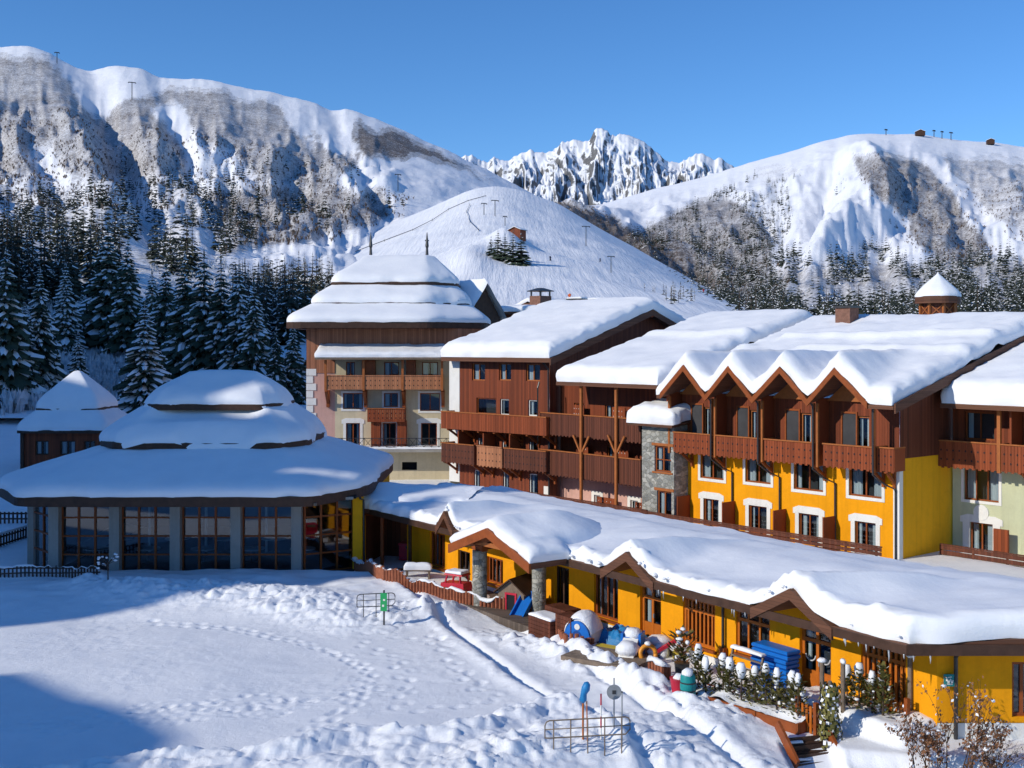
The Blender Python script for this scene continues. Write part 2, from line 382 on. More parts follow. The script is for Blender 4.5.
def near_ground():
    xs = np.concatenate([np.linspace(-160, -31, 40)[:-1], np.linspace(-31, -22, 60)[:-1], np.arange(-22, 17.5, .075), np.linspace(17.6, 26, 50), np.linspace(27, 120, 30)])
    ys = np.concatenate([np.linspace(12, 25, 20)[:-1], np.arange(25, 60, .085), np.linspace(60.2, 90, 90), np.linspace(91, 170, 40)])
    X, Y = np.meshgrid(xs, ys, indexing='ij')
    Z = np.interp(Y, [56, 66, 82, 110, 130, 170], [0, .7, 2.0, 4.2, 4.6, 4.0]) * ss(-21, -28, X)
    Z += .10 * fbm(X / 6, Y / 6, 3, 3) + .012 * fbm(X * 2, Y * 2, 3, 5)
    near = (Y < 57) & (X > -30)
    # fresh drift in front of the pavilion, and a low shelf
    dr = ss(43.5, 48.5, Y + .1 * X) * ss(1, -5, X) * ss(57, 54, Y)
    Z += .42 * dr * (1 + .5 * fbm(X / 2.2, Y / 1.6, 3, 9)) * ss(54.9, 53.2, Y + .06 * X)
    # trampled zones
    tr = ss(-.15, .45, fbm(X / 4, Y / 4, 2, 31)) * ss(2.5, -1, X - 2) * ss(34, 37, Y) * ss(50, 46, Y)
    Z += tr * .016 * (fbm(X * 3.2, Y * 3.2, 3, 33) - np.abs(vn(X * 2.3, Y * 2.3, 37)))
    lump = lambda s, f: 1.5 * (np.abs(vn(X * f + .3 * vn(X * f * 2, Y * f * 2, s + 90), Y * f, s)) * .6 + .3 * np.abs(vn(X * f * 2.1, Y * f * 2.1, s + 70)) + .12 * np.abs(vn(X * f * 4.7, Y * f * 4.7, s + 80)))
    d, run, sd = segdist(X, Y, BERM_A)
    w = 1.5 + .8 * vn(run / 3, run * 0, 41)
    k = np.exp(-(d / w) ** 2); Z += k * (.1 + .24 * lump(42, 1.2) * ss(.2, .7, k + .3 * vn(X, Y, 43)) + .12 * lump(44, 3.1) + .05 * lump(40, 6))
    d, run, sd = segdist(X, Y, BERM_B)
    k = ss(1.9, .2, d) * np.where(sd > 0, 1, ss(1.1, .1, d)); k = np.maximum(k, ss(0, .4, sd) * ss(6, 2, d) * .8)
    Z += k * (.36 + .24 * lump(45, .7) + .12 * lump(46, 1.9) + .07 * lump(47, 4.5))
    d, run, sd = segdist(X, Y, BERM_C)
    k = np.exp(-(d / 1.15) ** 2); Z += k * (.08 + .16 * lump(48, 1.3) + .1 * lump(49, 3.0) + .05 * lump(50, 6))
    # the ploughed strip: two ruts, a crumbly bank beside each
    dl, rl, sl = segdist(X, Y, PATH_L); drr, rr, sr = segdist(X, Y, PATH_R)
    inside = (sl < 0) & (sr > 0)
    Z -= .1 * ss(0, .6, np.minimum(dl, drr)) * inside * (Y < 50)
    for dd, r_, sgn, s_ in ((dl, rl, sl, 51), (drr, rr, sr, 57)):
        jag = .12 * vn(r_ * 1.1, r_ * 0, s_)
        Z -= .26 * np.exp(-((dd + jag * .3) / .22) ** 2) * ss(53, 50, Y)
        Z += .17 * np.exp(-((dd - .5) / .33) ** 2) * np.where(sgn * (1 if s_ == 51 else -1) > 0, 1, .25) * (.4 + .3 * lump(s_ + 1, 1.6) + .25 * lump(s_ + 2, 4.5)) * (1 if s_ == 51 else .7) * ss(53, 50, Y)
    tread = inside * ss(42, 36, Y) + ss(2.2, .5, drr) * .8 * (sr < 0)
    Z += tread * .028 * (fbm(X * 3, Y * 3, 3, 61) - np.abs(vn(X * 2.4, Y * 2.4, 63)))
    # edge of the terrace: towards the right the yard lies lower than the terrace
    de, re, se = segdist(X, Y, EDGE_T)
    low = np.where(se > 0, ss(0, .5, de), 0) * ss(27, 33, re) * (Y < 45) * (X > 2)
    Z -= .8 * low
    bx, by = LOW.l(np.stack([X, Y, X * 0], -1))[..., :2].transpose(2, 0, 1)
    Z += .5 * ss(-4.6, -4.2, bx) * ss(.3, -.2, bx) * ss(-1.75, -1.35, by) * ss(.4, .1, by) * (1 + .3 * fbm(X * 1.5, Y * 1.5, 2, 99))
    Z += .3 * low * lump(65, .9) + .1 * low * lump(66, 2.6)
    bank = np.exp(-(de / 1.0) ** 2) * ss(14, 18, re) * ss(28, 26, re); Z += bank * (.08 + .4 * lump(67, 1.3))
    bank2 = np.exp(-((de - .5) / .7) ** 2) * ss(12, 14, re) * ss(21, 19, re) * np.where(se > 0, 1, .3); Z += .25 * bank2 * lump(68, 1.6)
    st, sb = G(801, 735, .05), G(824, 790, -.75); dS, rS, _ = segdist(X, Y, [st, sb]); Ls = math.hypot(sb[0] - st[0], sb[1] - st[1])
    Z = np.where((dS < .85) & (rS > .05), np.minimum(Z, -.12 - .8 * rS / Ls + .55 * ss(.62, .85, dS)), Z)
    r2 = random.Random(5)
    for ti, tr_ in enumerate(TRAILS):
        churn = ti in (1, 2, 3); path = ti == 0; jit = .42 if churn else .1; k_ = .62 if churn else .8
        P = [G(*p) for p in tr_]; side = 1; carry = 0
        for (x0, y0), (x1, y1) in zip(P[:-1], P[1:]):
            L = math.hypot(x1 - x0, y1 - y0); s = carry
            while s < L:
                t = s / L; ux, uy = (x1 - x0) / L, (y1 - y0) / L
                cx = x0 + t * (x1 - x0) - uy * .17 * side + r2.uniform(-jit, jit); cy = y0 + t * (y1 - y0) + ux * .17 * side + r2.uniform(-jit, jit); side = -side
                i0, i1 = np.searchsorted(xs, (cx - .6, cx + .6)); j0, j1 = np.searchsorted(ys, (cy - .6, cy + .6))
                a = (X[i0:i1, j0:j1] - cx) * ux + (Y[i0:i1, j0:j1] - cy) * uy; b = -(X[i0:i1, j0:j1] - cx) * uy + (Y[i0:i1, j0:j1] - cy) * ux
                q = (a / (.24 * k_)) ** 2 + (b / (.17 * k_)) ** 2; dp = r2.uniform(.03, .07) * (1.3 if path else 1)
                Z[i0:i1, j0:j1] += -dp * r2.uniform(.5, 1.2) * np.exp(-q) + .2 * dp * np.exp(-(np.sqrt(q) - 1.5) ** 2 * 5)
                s += r2.uniform(.1, .2) if churn else r2.uniform(.25, .4) if path else r2.uniform(.5, .68)
            carry = s - L
    # under the buildings the sheet stays low
    for fr, a, b, c, d_ in ((LOW, -31, .2, .25, 9.5), (PAV, -6.5, 6.5, -7.1, 7)):
        P = np.stack([X, Y, X * 0], -1); q = fr.l(P)
        ins = (q[..., 0] > a) & (q[..., 0] < b) & (q[..., 1] > c) & (q[..., 1] < d_)
        Z = np.where(ins, np.minimum(Z, -.05), Z)
    V = np.stack([X, Y, Z], -1).reshape(-1, 3)
    raw_mesh('ground', V, gridf(len(xs), len(ys)), [M['ground']], smooth=True, kind='structure')
    return xs, ys, Z
LOW = Fr((11.9, 32.2), (.565, -.825))
PAV = Fr((-15.7, 62.5), (1, 0))
BLK = Fr((19.8, 58.8), (.64, -.77))
gxs, gys, gZ = near_ground()
def gz(x, y):
    i = min(max(np.searchsorted(gxs, x), 1), len(gxs) - 1); j = min(max(np.searchsorted(gys, y), 1), len(gys) - 1)
    fx = (x - gxs[i - 1]) / (gxs[i] - gxs[i - 1]); fy = (y - gys[j - 1]) / (gys[j] - gys[j - 1])
    return float((gZ[i - 1, j - 1] * (1 - fx) + gZ[i, j - 1] * fx) * (1 - fy) + (gZ[i - 1, j] * (1 - fx) + gZ[i, j] * fx) * fy)
def GP(px, py, dz=0.0):
    """spot on the snow surface seen at a pixel"""
    x, y = G(px, py)
    for _ in range(6):
        z = gz(x, y); x, y = G(px, py, z)
    return Vector((x, y, gz(x, y) + dz))

# ================================================================== mountains
def m_mountain(name, scrub_scale, rock=False, fine=.28):
    t = NT(name)
    at_ = t.node('ShaderNodeAttribute', attribute_name='cover').outputs['Fac']
    ge = t.node('ShaderNodeNewGeometry'); sx = t.node('ShaderNodeSeparateXYZ'); t.link(ge.outputs['Normal'], sx.inputs[0])
    n1 = t.math('ADD', t.math('MULTIPLY', t.noise(scrub_scale, 6, .7), .6), t.math('MULTIPLY', t.noise(scrub_scale * .16, 4, .6), .4)); n2 = t.noise(scrub_scale * 5, 4, .7)
    n = t.math('ADD', t.math('MULTIPLY', n1, .42), t.math('MULTIPLY', n2, .58))
    f = t.math('ADD', n, t.math('MULTIPLY_ADD', at_, .55, -.47))
    f = t.ramp(f, [(.32, 0.0), (.58, 1.0)])
    snow = t.ramp(t.noise(scrub_scale * .5, 5, .6), [(.3, (.82, .84, .88)), (.7, (.89, .9, .93))])
    br = t.ramp(t.noise(scrub_scale * 3, 5, .7), [(.25, (.03, .02, .014)), (.5, (.075, .05, .034)), (.8, (.15, .105, .075))])
    col = t.mix(t.math('MULTIPLY', f, .93), snow, br)
    if rock:
        st = t.math('ADD', sx.outputs[2], t.math('MULTIPLY_ADD', t.noise(scrub_scale * 2, 6, .7), .9, -.45))
        rf = t.ramp(st, [(.56, 1.0), (.68, 0.0)])
        rc = t.ramp(t.noise(scrub_scale * 4, 6, .7), [(.3, (.075, .08, .09)), (.7, (.21, .205, .2))])
        col = t.mix(rf, col, rc)
    t.bump(t.noise(scrub_scale * 1.2, 8, .68), fine, 6.0)
    return t.out(col, .8, .15)

class Sheet:
    def __init__(s, name, pxs, rows, ctrl, noise, mat, cover=None, sub=None, smooth=9):
        """terrain fan: ctrl {column: heights on the rows, as sight lines}"""
        cp = sorted(ctrl); A = np.array([ctrl[c] for c in cp], float)
        rows = np.array(rows, float); sub = sub or 14
        lr = np.log(rows); t = np.concatenate([np.linspace(lr[i], lr[i + 1], sub, endpoint=False) for i in range(len(rows) - 1)] + [[lr[-1]]])
        B = np.stack([np.interp(pxs, cp, A[:, j]) for j in range(A.shape[1])], 1)
        k = np.ones(smooth) / smooth
        pad = np.pad(B, ((smooth // 2, smooth // 2), (0, 0)), 'edge'); B = np.stack([np.convolve(pad[:, j], k, 'valid') for j in range(B.shape[1])], 1)
        Hh = np.stack([np.interp(t, lr, B[i]) for i in range(len(pxs))])
        s.pxs = pxs; s.t = t; PX, T = np.meshgrid(pxs, t, indexing='ij'); Yd = np.exp(T)
        Z = HC - (Hh - HY) * Yd / F_PX
        Z = Z + noise(PX, Yd, (PX - CX) * Yd / F_PX)
        s.Z = Z; s.X = (PX - CX) * Yd / F_PX; s.Y = Yd
        s.py = HY - (Z - HC) * F_PX / Yd; s.PX = PX
        s.vis = s.py <= np.minimum.accumulate(s.py, 1) + .6
        cov = cover(PX, s.py, s.X, Yd, s.vis) if cover is not None else np.zeros_like(Z)
        s.o = raw_mesh(name, np.stack([s.X, Yd, Z], -1).reshape(-1, 3), gridf(*Z.shape), [mat], smooth=True, kind='structure', attr={'cover': cov})
    def hit(s, px, py):
        i = int(round(np.interp(px, s.pxs, np.arange(len(s.pxs))))); c = s.py[i]; j = int(np.argmax(c <= py)); return Vector((s.X[i, j], s.Y[i, j], s.Z[i, j]))
    def pts(s, n, polys, seed, ybias=1.0):
        """random spots on the sheet that show inside any of the pixel polygons"""
        r = np.random.default_rng(seed); a, b = s.Z.shape
        u = r.random(n) * (a - 1.001); v = r.random(n) ** ybias * (b - 1.001); i = u.astype(int); j = v.astype(int); fu = u - i; fv = v - j
        g = lambda A: (A[i, j] * (1 - fu) + A[i + 1, j] * fu) * (1 - fv) + (A[i, j + 1] * (1 - fu) + A[i + 1, j + 1] * fu) * fv
        x, y, z, py, px = g(s.X), g(s.Y), g(s.Z), g(s.py), g(s.PX)
        ok = np.zeros(n, bool)
        wx = px + 7 * vn(px / 16, py / 16, 3); wy = py + 6 * vn(px / 16, py / 16, 8)
        for p in polys: ok |= inpoly(wx, wy, p)
        ok &= s.vis[i, j]
        return np.stack([x, y, z], -1)[ok]

def soft(polys, w=6.0):
    def f(PX, PY, X, Y, vis):
        r = np.zeros_like(PX)
        for dx, dy in ((0, 0), (w, 0), (-w, 0), (0, w), (0, -w)):
            wx = PX + dx + 9 * fbm(PX / 22, PY / 22, 3, 3); wy = PY + dy + 8 * fbm(PX / 22, PY / 22, 3, 8)
            m = np.zeros(PX.shape)
            for p, val in polys: m = np.where(inpoly(wx, wy, p), val, m)
            r += m / 5
        return r
    return f
def rowpos(Y, a, b): return ss(math.log(a), math.log(b), np.log(Y))

SCRUB_L = [([(-300, 40), (55, 52), (92, 100), (125, 160), (130, 205), (-300, 215)], .80),
           ([(85, 118), (128, 96), (168, 82), (196, 84), (240, 92), (300, 108), (330, 118), (352, 140), (362, 170), (330, 188), (240, 205), (170, 205), (100, 205)], .80),
           ([(352, 118), (395, 130), (440, 148), (500, 178), (560, 203), (520, 191), (480, 177), (440, 164), (408, 158), (372, 165), (350, 150)], .95),
           ([(0, 178), (200, 174), (340, 186), (418, 196), (415, 214), (330, 246), (230, 258), (220, 300), (-300, 330), (-300, 178)], .62),
           ([(205, 195), (330, 185), (415, 195), (405, 215), (330, 240), (225, 250)], .85), ([(388, 190), (400, 168), (440, 168), (480, 181), (525, 196), (520, 230), (405, 240)], .08), ([(158, 106), (174, 106), (204, 158), (222, 186), (196, 186), (180, 150)], .12), ([(300, 106), (330, 110), (356, 152), (346, 154), (316, 126)], .05), ([(272, 92), (296, 98), (318, 140), (306, 140)], .2), ([(58, 56), (92, 66), (104, 112), (90, 116), (74, 84)], .05), ([(205, 148), (226, 152), (254, 182), (234, 184)], .15), ([(30, 150), (44, 150), (70, 182), (48, 184)], .15)]
def n_left(PX, Y, X):
    k = rowpos(Y, 380, 1300); c = rowpos(Y, 1150, 1690)
    g = ridged(PX / 62 + .35 * fbm(PX / 80, np.log(Y) * 3, 2, 4), np.log(Y) * 2.6, 3, 11)
    g2 = ridged(PX / 19 + .3 * np.log(Y), np.log(Y) * 8, 3, 17)
    wz = 1 - .9 * ss(375, 410, PX) * ss(1750, 1500, Y)
    z = wz * k * (1 - .86 * c) * (17 * (g - .25) + 8 * (g2 - .25)) + k * 6 * fbm(X / 30, Y / 45, 4, 19) * (1 - .7 * c)
    z += (1 - k) * rowpos(Y, 150, 300) * (5 * fbm(X / 40, Y / 60, 3, 23)) + (1 - k) * 1.0 * fbm(X / 8, Y / 12, 3, 29) * rowpos(Y, 110, 150)
    # the deep gully east of the first peak and the spur beside it
    gl = np.interp(np.log(Y), np.log([700, 1000, 1300, 1600, 1700]), [150, 128, 112, 98, 88])
    z -= k * (1 - .75 * c) * 30 * np.exp(-((PX - gl) / 17) ** 2)
    z += k * (1 - .8 * c) * 18 * np.exp(-((PX - gl + 48) / 24) ** 2)
    gl2 = np.interp(np.log(Y), np.log([800, 1100, 1400, 1700]), [400, 372, 350, 330])
    z -= k * (1 - .6 * c) * 13 * wz * np.exp(-((PX - gl2) / 11) ** 2)
    gl3 = np.interp(np.log(Y), np.log([800, 1100, 1400, 1700]), [215, 188, 170, 160])
    z -= k * (1 - .6 * c) * 14 * np.exp(-((PX - gl3) / 12) ** 2)
    return z
R_L = [104, 130, 180, 260, 400, 650, 1000, 1400, 1700, 2200]
C_L = {-420: [412, 350, 250, 205, 180, 150, 105, 60, 36, 90], -100: [416, 378, 300, 250, 215, 180, 140, 85, 40, 90], 0: [418, 392, 335, 288, 246, 208, 165, 100, 47, 100],
       32: [418, 395, 340, 292, 248, 210, 165, 102, 48, 100], 70: [419, 398, 350, 300, 254, 212, 165, 110, 64, 115], 100: [419, 402, 355, 304, 258, 214, 170, 116, 66, 115], 132: [419, 404, 358, 306, 262, 218, 172, 118, 67, 120], 178: [419, 405, 362, 312, 268, 224, 178, 122, 80, 130],
       205: [419, 404, 364, 315, 270, 226, 180, 124, 79, 130], 260: [419, 404, 370, 328, 284, 238, 190, 134, 91, 140], 330: [419, 404, 376, 344, 300, 250, 200, 147, 107, 150], 350: [419, 404, 377, 346, 304, 254, 204, 150, 110, 150], 400: [418, 402, 377, 352, 312, 262, 214, 164, 130, 170],
       450: [418, 402, 380, 354, 320, 272, 224, 180, 152, 190], 480: [418, 402, 382, 356, 326, 280, 234, 192, 166, 200], 530: [418, 402, 384, 360, 335, 292, 250, 214, 192, 220], 600: [418, 402, 385, 365, 345, 310, 280, 255, 240, 260]}
S_L = Sheet('mountain', np.linspace(-420, 600, 560), R_L, C_L, n_left, m_mountain('scrub_and_snow_slope', .10), soft(SCRUB_L), sub=26)

def n_piste(PX, Y, X):
    z = rowpos(Y, 260, 420) * (3.6 * fbm(X / 60, Y / 90, 3, 71) + .6 * fbm(X / 12, Y / 30, 3, 73)) * (1 - .7 * rowpos(Y, 650, 900))
    z += 7.5 * np.exp(-((PX - 506) / 20) ** 2 - ((np.log(Y) - math.log(500)) / .09) ** 2)
    z += 4 * np.exp(-((PX - 470) / 22) ** 2 - ((np.log(Y) - math.log(430)) / .12) ** 2)
    return z
R_P = [150, 220, 300, 400, 520, 680, 900, 1200]
def pc(c, base=360, mid=(330, 301)):
    # rows from the hotel roofs up to the crest of the piste: an even ramp that steepens a little
    return [base, mid[0], mid[1], mid[1] + (c - mid[1]) * .27, mid[1] + (c - mid[1]) * .52, mid[1] + (c - mid[1]) * .75, c, c + 30]
C_P = {190: [360, 342, 322, 305, 290, 279, 270, 300], 230: [360, 338, 314, 297, 281, 270, 262, 290], 270: pc(255, mid=(334, 308)), 300: pc(249, mid=(332, 305)), 350: pc(237), 400: pc(220), 425: pc(210), 445: pc(201), 458: pc(195), 470: pc(190), 482: pc(187), 500: pc(186), 520: pc(190), 560: pc(204),
       600: [360, 330, 304, 282, 260, 242, 228, 260], 650: [360, 332, 308, 292, 276, 265, 257, 285], 700: [360, 334, 314, 302, 293, 288, 285, 310], 760: [360, 337, 324, 318, 315, 315, 316, 335], 830: [360, 345, 340, 338, 338, 340, 342, 350]}
def m_piste():
    t = NT('groomed_snow'); mp = t.node('ShaderNodeMapping'); t.link(t.co, mp.inputs[0]); mp.inputs['Scale'].default_value = (1, .05, .1); mp.inputs['Rotation'].default_value = (0, 0, .22)
    col = t.ramp(t.noise(.05, 5, .6), [(.3, (.80, .82, .86)), (.7, (.9, .91, .93))])
    t.bump(t.math('ADD', t.noise(.35, 5, .65, mp.outputs[0]), t.math('MULTIPLY', t.noise(.25, 6, .7), .25)), .4, 2.0)
    return t.out(col, .7, .2)
S_P = Sheet('ski_piste', np.linspace(190, 830, 360), R_P, C_P, n_piste, m_piste(), sub=22)

SCRUB_R = [([(520, 190), (600, 205), (640, 225), (700, 262), (770, 300), (800, 335), (560, 335), (520, 240)], 1.0),
           ([(640, 222), (690, 200), (730, 195), (760, 215), (780, 262), (800, 300), (740, 300), (690, 262)], .85),
           ([(850, 150), (905, 152), (930, 165), (960, 200), (1000, 250), (960, 270), (915, 250), (885, 205), (862, 178)], .85),
           ([(925, 150), (1040, 158), (1320, 160), (1320, 300), (1040, 250), (985, 215)], .72),
           ([(745, 165), (790, 160), (812, 172), (790, 190), (760, 200)], .55),
           ([(770, 262), (860, 262), (1320, 250), (1320, 340), (760, 340)], .75)]
def n_right(PX, Y, X):
    k = rowpos(Y, 480, 1300); c = rowpos(Y, 1700, 2290)
    z = k * (1 - .93 * c) * (17 * (ridged(PX / 60 + .8 * np.log(Y), np.log(Y) * 2.6, 3, 81) - .25) + 7 * (ridged(PX / 20, np.log(Y) * 8, 3, 83) - .25)) + k * 6 * fbm(X / 30, Y / 50, 4, 85) * (1 - .85 * c)
    # the lit shoulder and the shaded flank to its right
    sp = np.interp(np.log(Y), np.log([900, 1200, 1500, 1900, 2300]), [800, 850, 868, 862, 850])
    z += k * (1 - .8 * c) * 34 * np.exp(-((PX - sp) / 36) ** 2)
    gu = np.interp(np.log(Y), np.log([900, 1200, 1500, 1900, 2300]), [800, 812, 824, 832, 836])
    z -= k * (1 - .8 * c) * 14 * np.exp(-((PX - gu) / 9) ** 2)
    z += (1 - k) * 3 * fbm(X / 30, Y / 50, 3, 87)
    return z
R_R = [330, 450, 650, 900, 1200, 1500, 1900, 2300, 2900]
C_R = {480: [345, 330, 310, 280, 255, 235, 222, 215, 240], 540: [345, 326, 304, 262, 236, 218, 207, 204, 230], 565: [345, 325, 300, 256, 224, 208, 205, 204, 230], 600: [345, 325, 300, 262, 232, 222, 212, 205, 230], 650: [345, 326, 304, 275, 252, 232, 210, 190, 220], 700: [345, 328, 310, 288, 264, 238, 205, 178, 205],
       750: [345, 330, 312, 290, 262, 228, 190, 162, 190], 800: [345, 330, 312, 286, 250, 212, 174, 149, 180], 830: [345, 330, 311, 282, 244, 204, 166, 141, 175], 870: [345, 329, 308, 276, 236, 196, 160, 136, 170], 915: [345, 328, 304, 270, 232, 194, 160, 134, 170], 960: [345, 327, 302, 266, 232, 200, 168, 140, 175], 990: [345, 326, 300, 264, 230, 200, 170, 142, 178], 1024: [345, 325, 298, 262, 228, 202, 172, 147, 180],
       1320: [345, 318, 285, 245, 215, 195, 175, 158, 190]}
S_R = Sheet('far_mountain', np.linspace(480, 1320, 460), R_R, C_R, n_right, m_mountain('open_snow_and_scrub', .075), soft(SCRUB_R), sub=24)

def n_peak(PX, Y, X):
    c = rowpos(Y, 5600, 6000); l = np.log(Y)
    z = (1 - .75 * c) * (80 * ridged(PX / 19 + 1.1 * fbm(PX / 26, l * 14, 2, 92) + l * 3, l * 12, 4, 91, .55) + 26 * ridged(PX / 6, l * 26, 2, 93, .5)) * rowpos(Y, 4500, 5300) * np.where(Y > 6001, .3, 1)
    return z - 30
R_K = [4200, 4600, 5000, 5400, 5750, 6000, 6600]
def kc(c): return [262, 240 if c < 175 else 238, 215 + (c - 150) * .18, 192 + (c - 150) * .4, 170 + (c - 150) * .72, c, c + 40]
C_K = {p: kc(c + 1.5) for p, c in {400: 165, 440: 158, 462: 151, 472: 149, 482: 155, 488: 157, 494: 151, 500: 155, 508: 157, 514: 152, 524: 148, 530: 142, 536: 146, 546: 147, 556: 141, 564: 136, 576: 133, 584: 136, 590: 134, 595: 124, 602: 123, 608: 127, 614: 130, 624: 128, 630: 131, 640: 135, 648: 139, 655: 146, 662: 151, 670: 156, 680: 157, 688: 153, 696: 149, 702: 146, 708: 149, 714: 152, 720: 150, 728: 156, 738: 163, 760: 170, 820: 185}.items()}
S_K = Sheet('rocky_peaks', np.linspace(400, 820, 420), R_K, C_K, n_peak, m_mountain('rock_and_snow', .010, True, .6), sub=24, smooth=3)

# unseen hill added left of the view, crest shaped to shade yard and pavilion
def shade_ridge():
    n = np.concatenate([np.arange(14, 64, .25), np.arange(64, 300, 2.0)]); s = np.linspace(-170, -22, 60)
    N, S_ = np.meshgrid(n, s, indexing='ij')
    a = math.atan2(-SAZ[1], -SAZ[0]); ca, sa = math.cos(a), math.sin(a)
    crest = np.interp(N, [14, 26.5, 29, 33, 41.8, 42.3, 48.2, 49.6, 52.3, 52.8, 53.4, 53.9, 55, 57.8, 58.4, 59.9, 60.5, 72, 100, 107, 113, 130, 300], [19, 22, 31.6, 32, 30.2, 21, 21, 42, 43.5, 41, 41, 44.5, 46.5, 47, 43, 42.6, 46.5, 46, 38, 36, 62, 72, 90]) * 1.13
    pr = np.interp(S_, [-170, -120, -78, -60, -48, -22], [.55, .8, 1.0, 1.0, .6, 0])
    X = S_ * ca - N * sa; Y = S_ * sa + N * ca
    Z = pr * crest + .6 * fbm(X / 6, Y / 6, 3, 95) * pr - .3
    raw_mesh('shade_hill', np.stack([X, Y, Z], -1).reshape(-1, 3), gridf(len(n), len(s)), [M['ground']], smooth=True, kind='structure')
shade_ridge()

def valley_floor():
    xs = np.linspace(-9000, 9000, 60); ys = np.concatenate([np.linspace(100, 400, 20), np.linspace(500, 14000, 40)]); X, Y = np.meshgrid(xs, ys, indexing='ij')
    Z = np.where(Y < 170, -1.5, 2.0) + 0 * X
    raw_mesh('valley_ground', np.stack([X, Y, Z], -1).reshape(-1, 3), gridf(len(xs), len(ys)), [M['ground']], smooth=True, kind='structure')
valley_floor()
# ================================================================== trees
def m_needle(name, a, b):
    t = NT(name); t.m.use_backface_culling = False
    oi = t.node('ShaderNodeObjectInfo').outputs['Random']
    col = t.ramp(t.math('ADD', t.math('MULTIPLY', t.noise(1.3, 4, .7), .8), t.math('MULTIPLY', oi, .2)), [(.3, a), (.75, b)])
    return t.out(col, .75, .2)
M['needle'] = m_needle('spruce_needles', (.02, .036, .027), (.07, .095, .06))
M['needle_far'] = m_needle('spruce_needles_far', (.016, .024, .018), (.06, .066, .045))  # darker needle tone for the mid and far trees
M['bark'] = m_plain('spruce_bark', (.08, .055, .04), .9, .3, 5, .4)
M['tree_snow'] = m_plain('snow_on_branches', (.85, .87, .9), .7, .05, 2, 0)
M['twig'] = m_plain('bare_twigs', (.13, .092, .068), .9, .4, .15, 0)
M['frost'] = m_plain('frosted_twigs', (.55, .57, .6), .9, .4, .4, 0)

def conifer(seed, h, R, L, nb, snow, droop=.45, fr=None, seg=3):
    """crown of an h metres spruce: whorls of drooping boughs, snow lying on their upper sides"""
    r = random.Random(seed); mb = MB()
    for i in range(L):
        t = (i + r.uniform(-.25, .25)) / L; t = min(max(t, 0), .985)
        z = h * (.06 + .94 * t); rad = R * (1 - t) ** .85 * r.uniform(.82, 1.12) + .12 * R * (1 - t) + .02 * h * .3
        n = max(4, int(nb * (1 - .55 * t))); a0 = r.uniform(0, 6.3)
        for k in range(n):
            if r.random() < .06: continue
            a = a0 + 2 * math.pi * (k + r.uniform(-.3, .3)) / n; l = rad * r.uniform(.7, 1.15); dr = droop * r.uniform(.6, 1.3)
            d = Vector((math.cos(a), math.sin(a), 0)); s = Vector((-math.sin(a), math.cos(a), 0)); wd_ = l * r.uniform(.20, .32) * (1.3 if L < 12 else 1)
            pts = []; P = Vector((0, 0, z)) + d * (l * .04)
            for q in range(seg + 1):
                f = q / seg
                c = Vector((0, 0, z)) + d * (l * f) + Vector((0, 0, l * (.10 * f - dr * f * f + .12 * max(0, f - .75) * 4 * .3)))
                w = wd_ * (.35 + 1.5 * f if f < .5 else 1.1 * (1.15 - f) * 1.7)
                w *= r.uniform(.75, 1.25); sag = w * r.uniform(.5, .9)
                pts.append((c, c + s * w - Vector((0, 0, sag)), c - s * w - Vector((0, 0, sag))))
            for q in range(seg):
                A, B = pts[q], pts[q + 1]
                mb.quad(A[0], B[0], B[1], A[1], 0); mb.quad(A[0], A[2], B[2], B[0], 0)
                if L >= 16:      # hanging tips along both sides
                    for sd in (1, 2):
                        m_ = (A[sd] + B[sd]) / 2; e = B[sd] - A[sd]
                        mb.tri(A[sd], B[sd], m_ + e * .3 + Vector((0, 0, -l * r.uniform(.06, .2))) + d * l * .05, 0)
            if r.random() < snow:
                q0 = (0 if r.random() < .4 else 1) if L >= 16 else seg - 1
                for q in range(q0, seg):
                    A, B = pts[q], pts[q + 1]; up = Vector((0, 0, .025 * l + .03)); k1 = r.uniform(.35, .8) * (1 if L >= 16 else .75); k2 = r.uniform(.35, .8) if q < seg - 1 else .9
                    f = lambda T, sd, kk: T[0] + (T[sd] - T[0]) * kk + up * (1 - .3 * kk)
                    mb.quad(A[0] + up * 1.6, B[0] + up * 1.6, f(B, 1, k2), f(A, 1, k1), 1); mb.quad(A[0] + up * 1.6, f(A, 2, k1), f(B, 2, k2), B[0] + up * 1.6, 1)
    top = Vector((0, 0, h)); mb.tri((.05 * R, 0, h * .95), (-.05 * R, 0, h * .95), top + Vector((0, 0, .02 * h)), 0); mb.tri((0, .05 * R, h * .95), (0, -.05 * R, h * .95), top, 1)
    return mb
def trunk(h, r):
    return MB().tube([(0, 0, -.6), (0, 0, h * .35), (0, 0, h * .97)], [r, r * .75, r * .12], 7)

NEAR = []
for k, (hh, R, L, nb, sn) in enumerate(((17, 3.1, 34, 15, .68), (18, 3.6, 34, 16, .5), (16, 2.9, 30, 14, .92), (19, 3.3, 36, 15, .42))):
    root = thing('conifer', Fr((0, 0, -500), (1, 0)), 'x', 'tree')
    cr = conifer(100 + k, hh, R, L, nb, sn, .5).build('crown', [M['needle'], M['tree_snow']], None)
    tk = trunk(hh, .24).build('trunk', M['bark'], None); cr.parent = root; tk.parent = root
    NEAR.append((hh, root, cr, tk))
MIDV = [conifer(200 + k, 10, R, L, nb, sn, .5, seg=2).build('conifer', [M['needle_far'], M['tree_snow']]) for k, (R, L, nb, sn) in enumerate(((1.7, 13, 9, .32), (1.5, 12, 8, .42), (1.9, 14, 9, .2), (1.4, 12, 8, .65), (1.7, 13, 9, .12)))]
MTRUNK = trunk(10, .16).build('trunk', M['bark'])
for o in MIDV: o.name = 'crown'

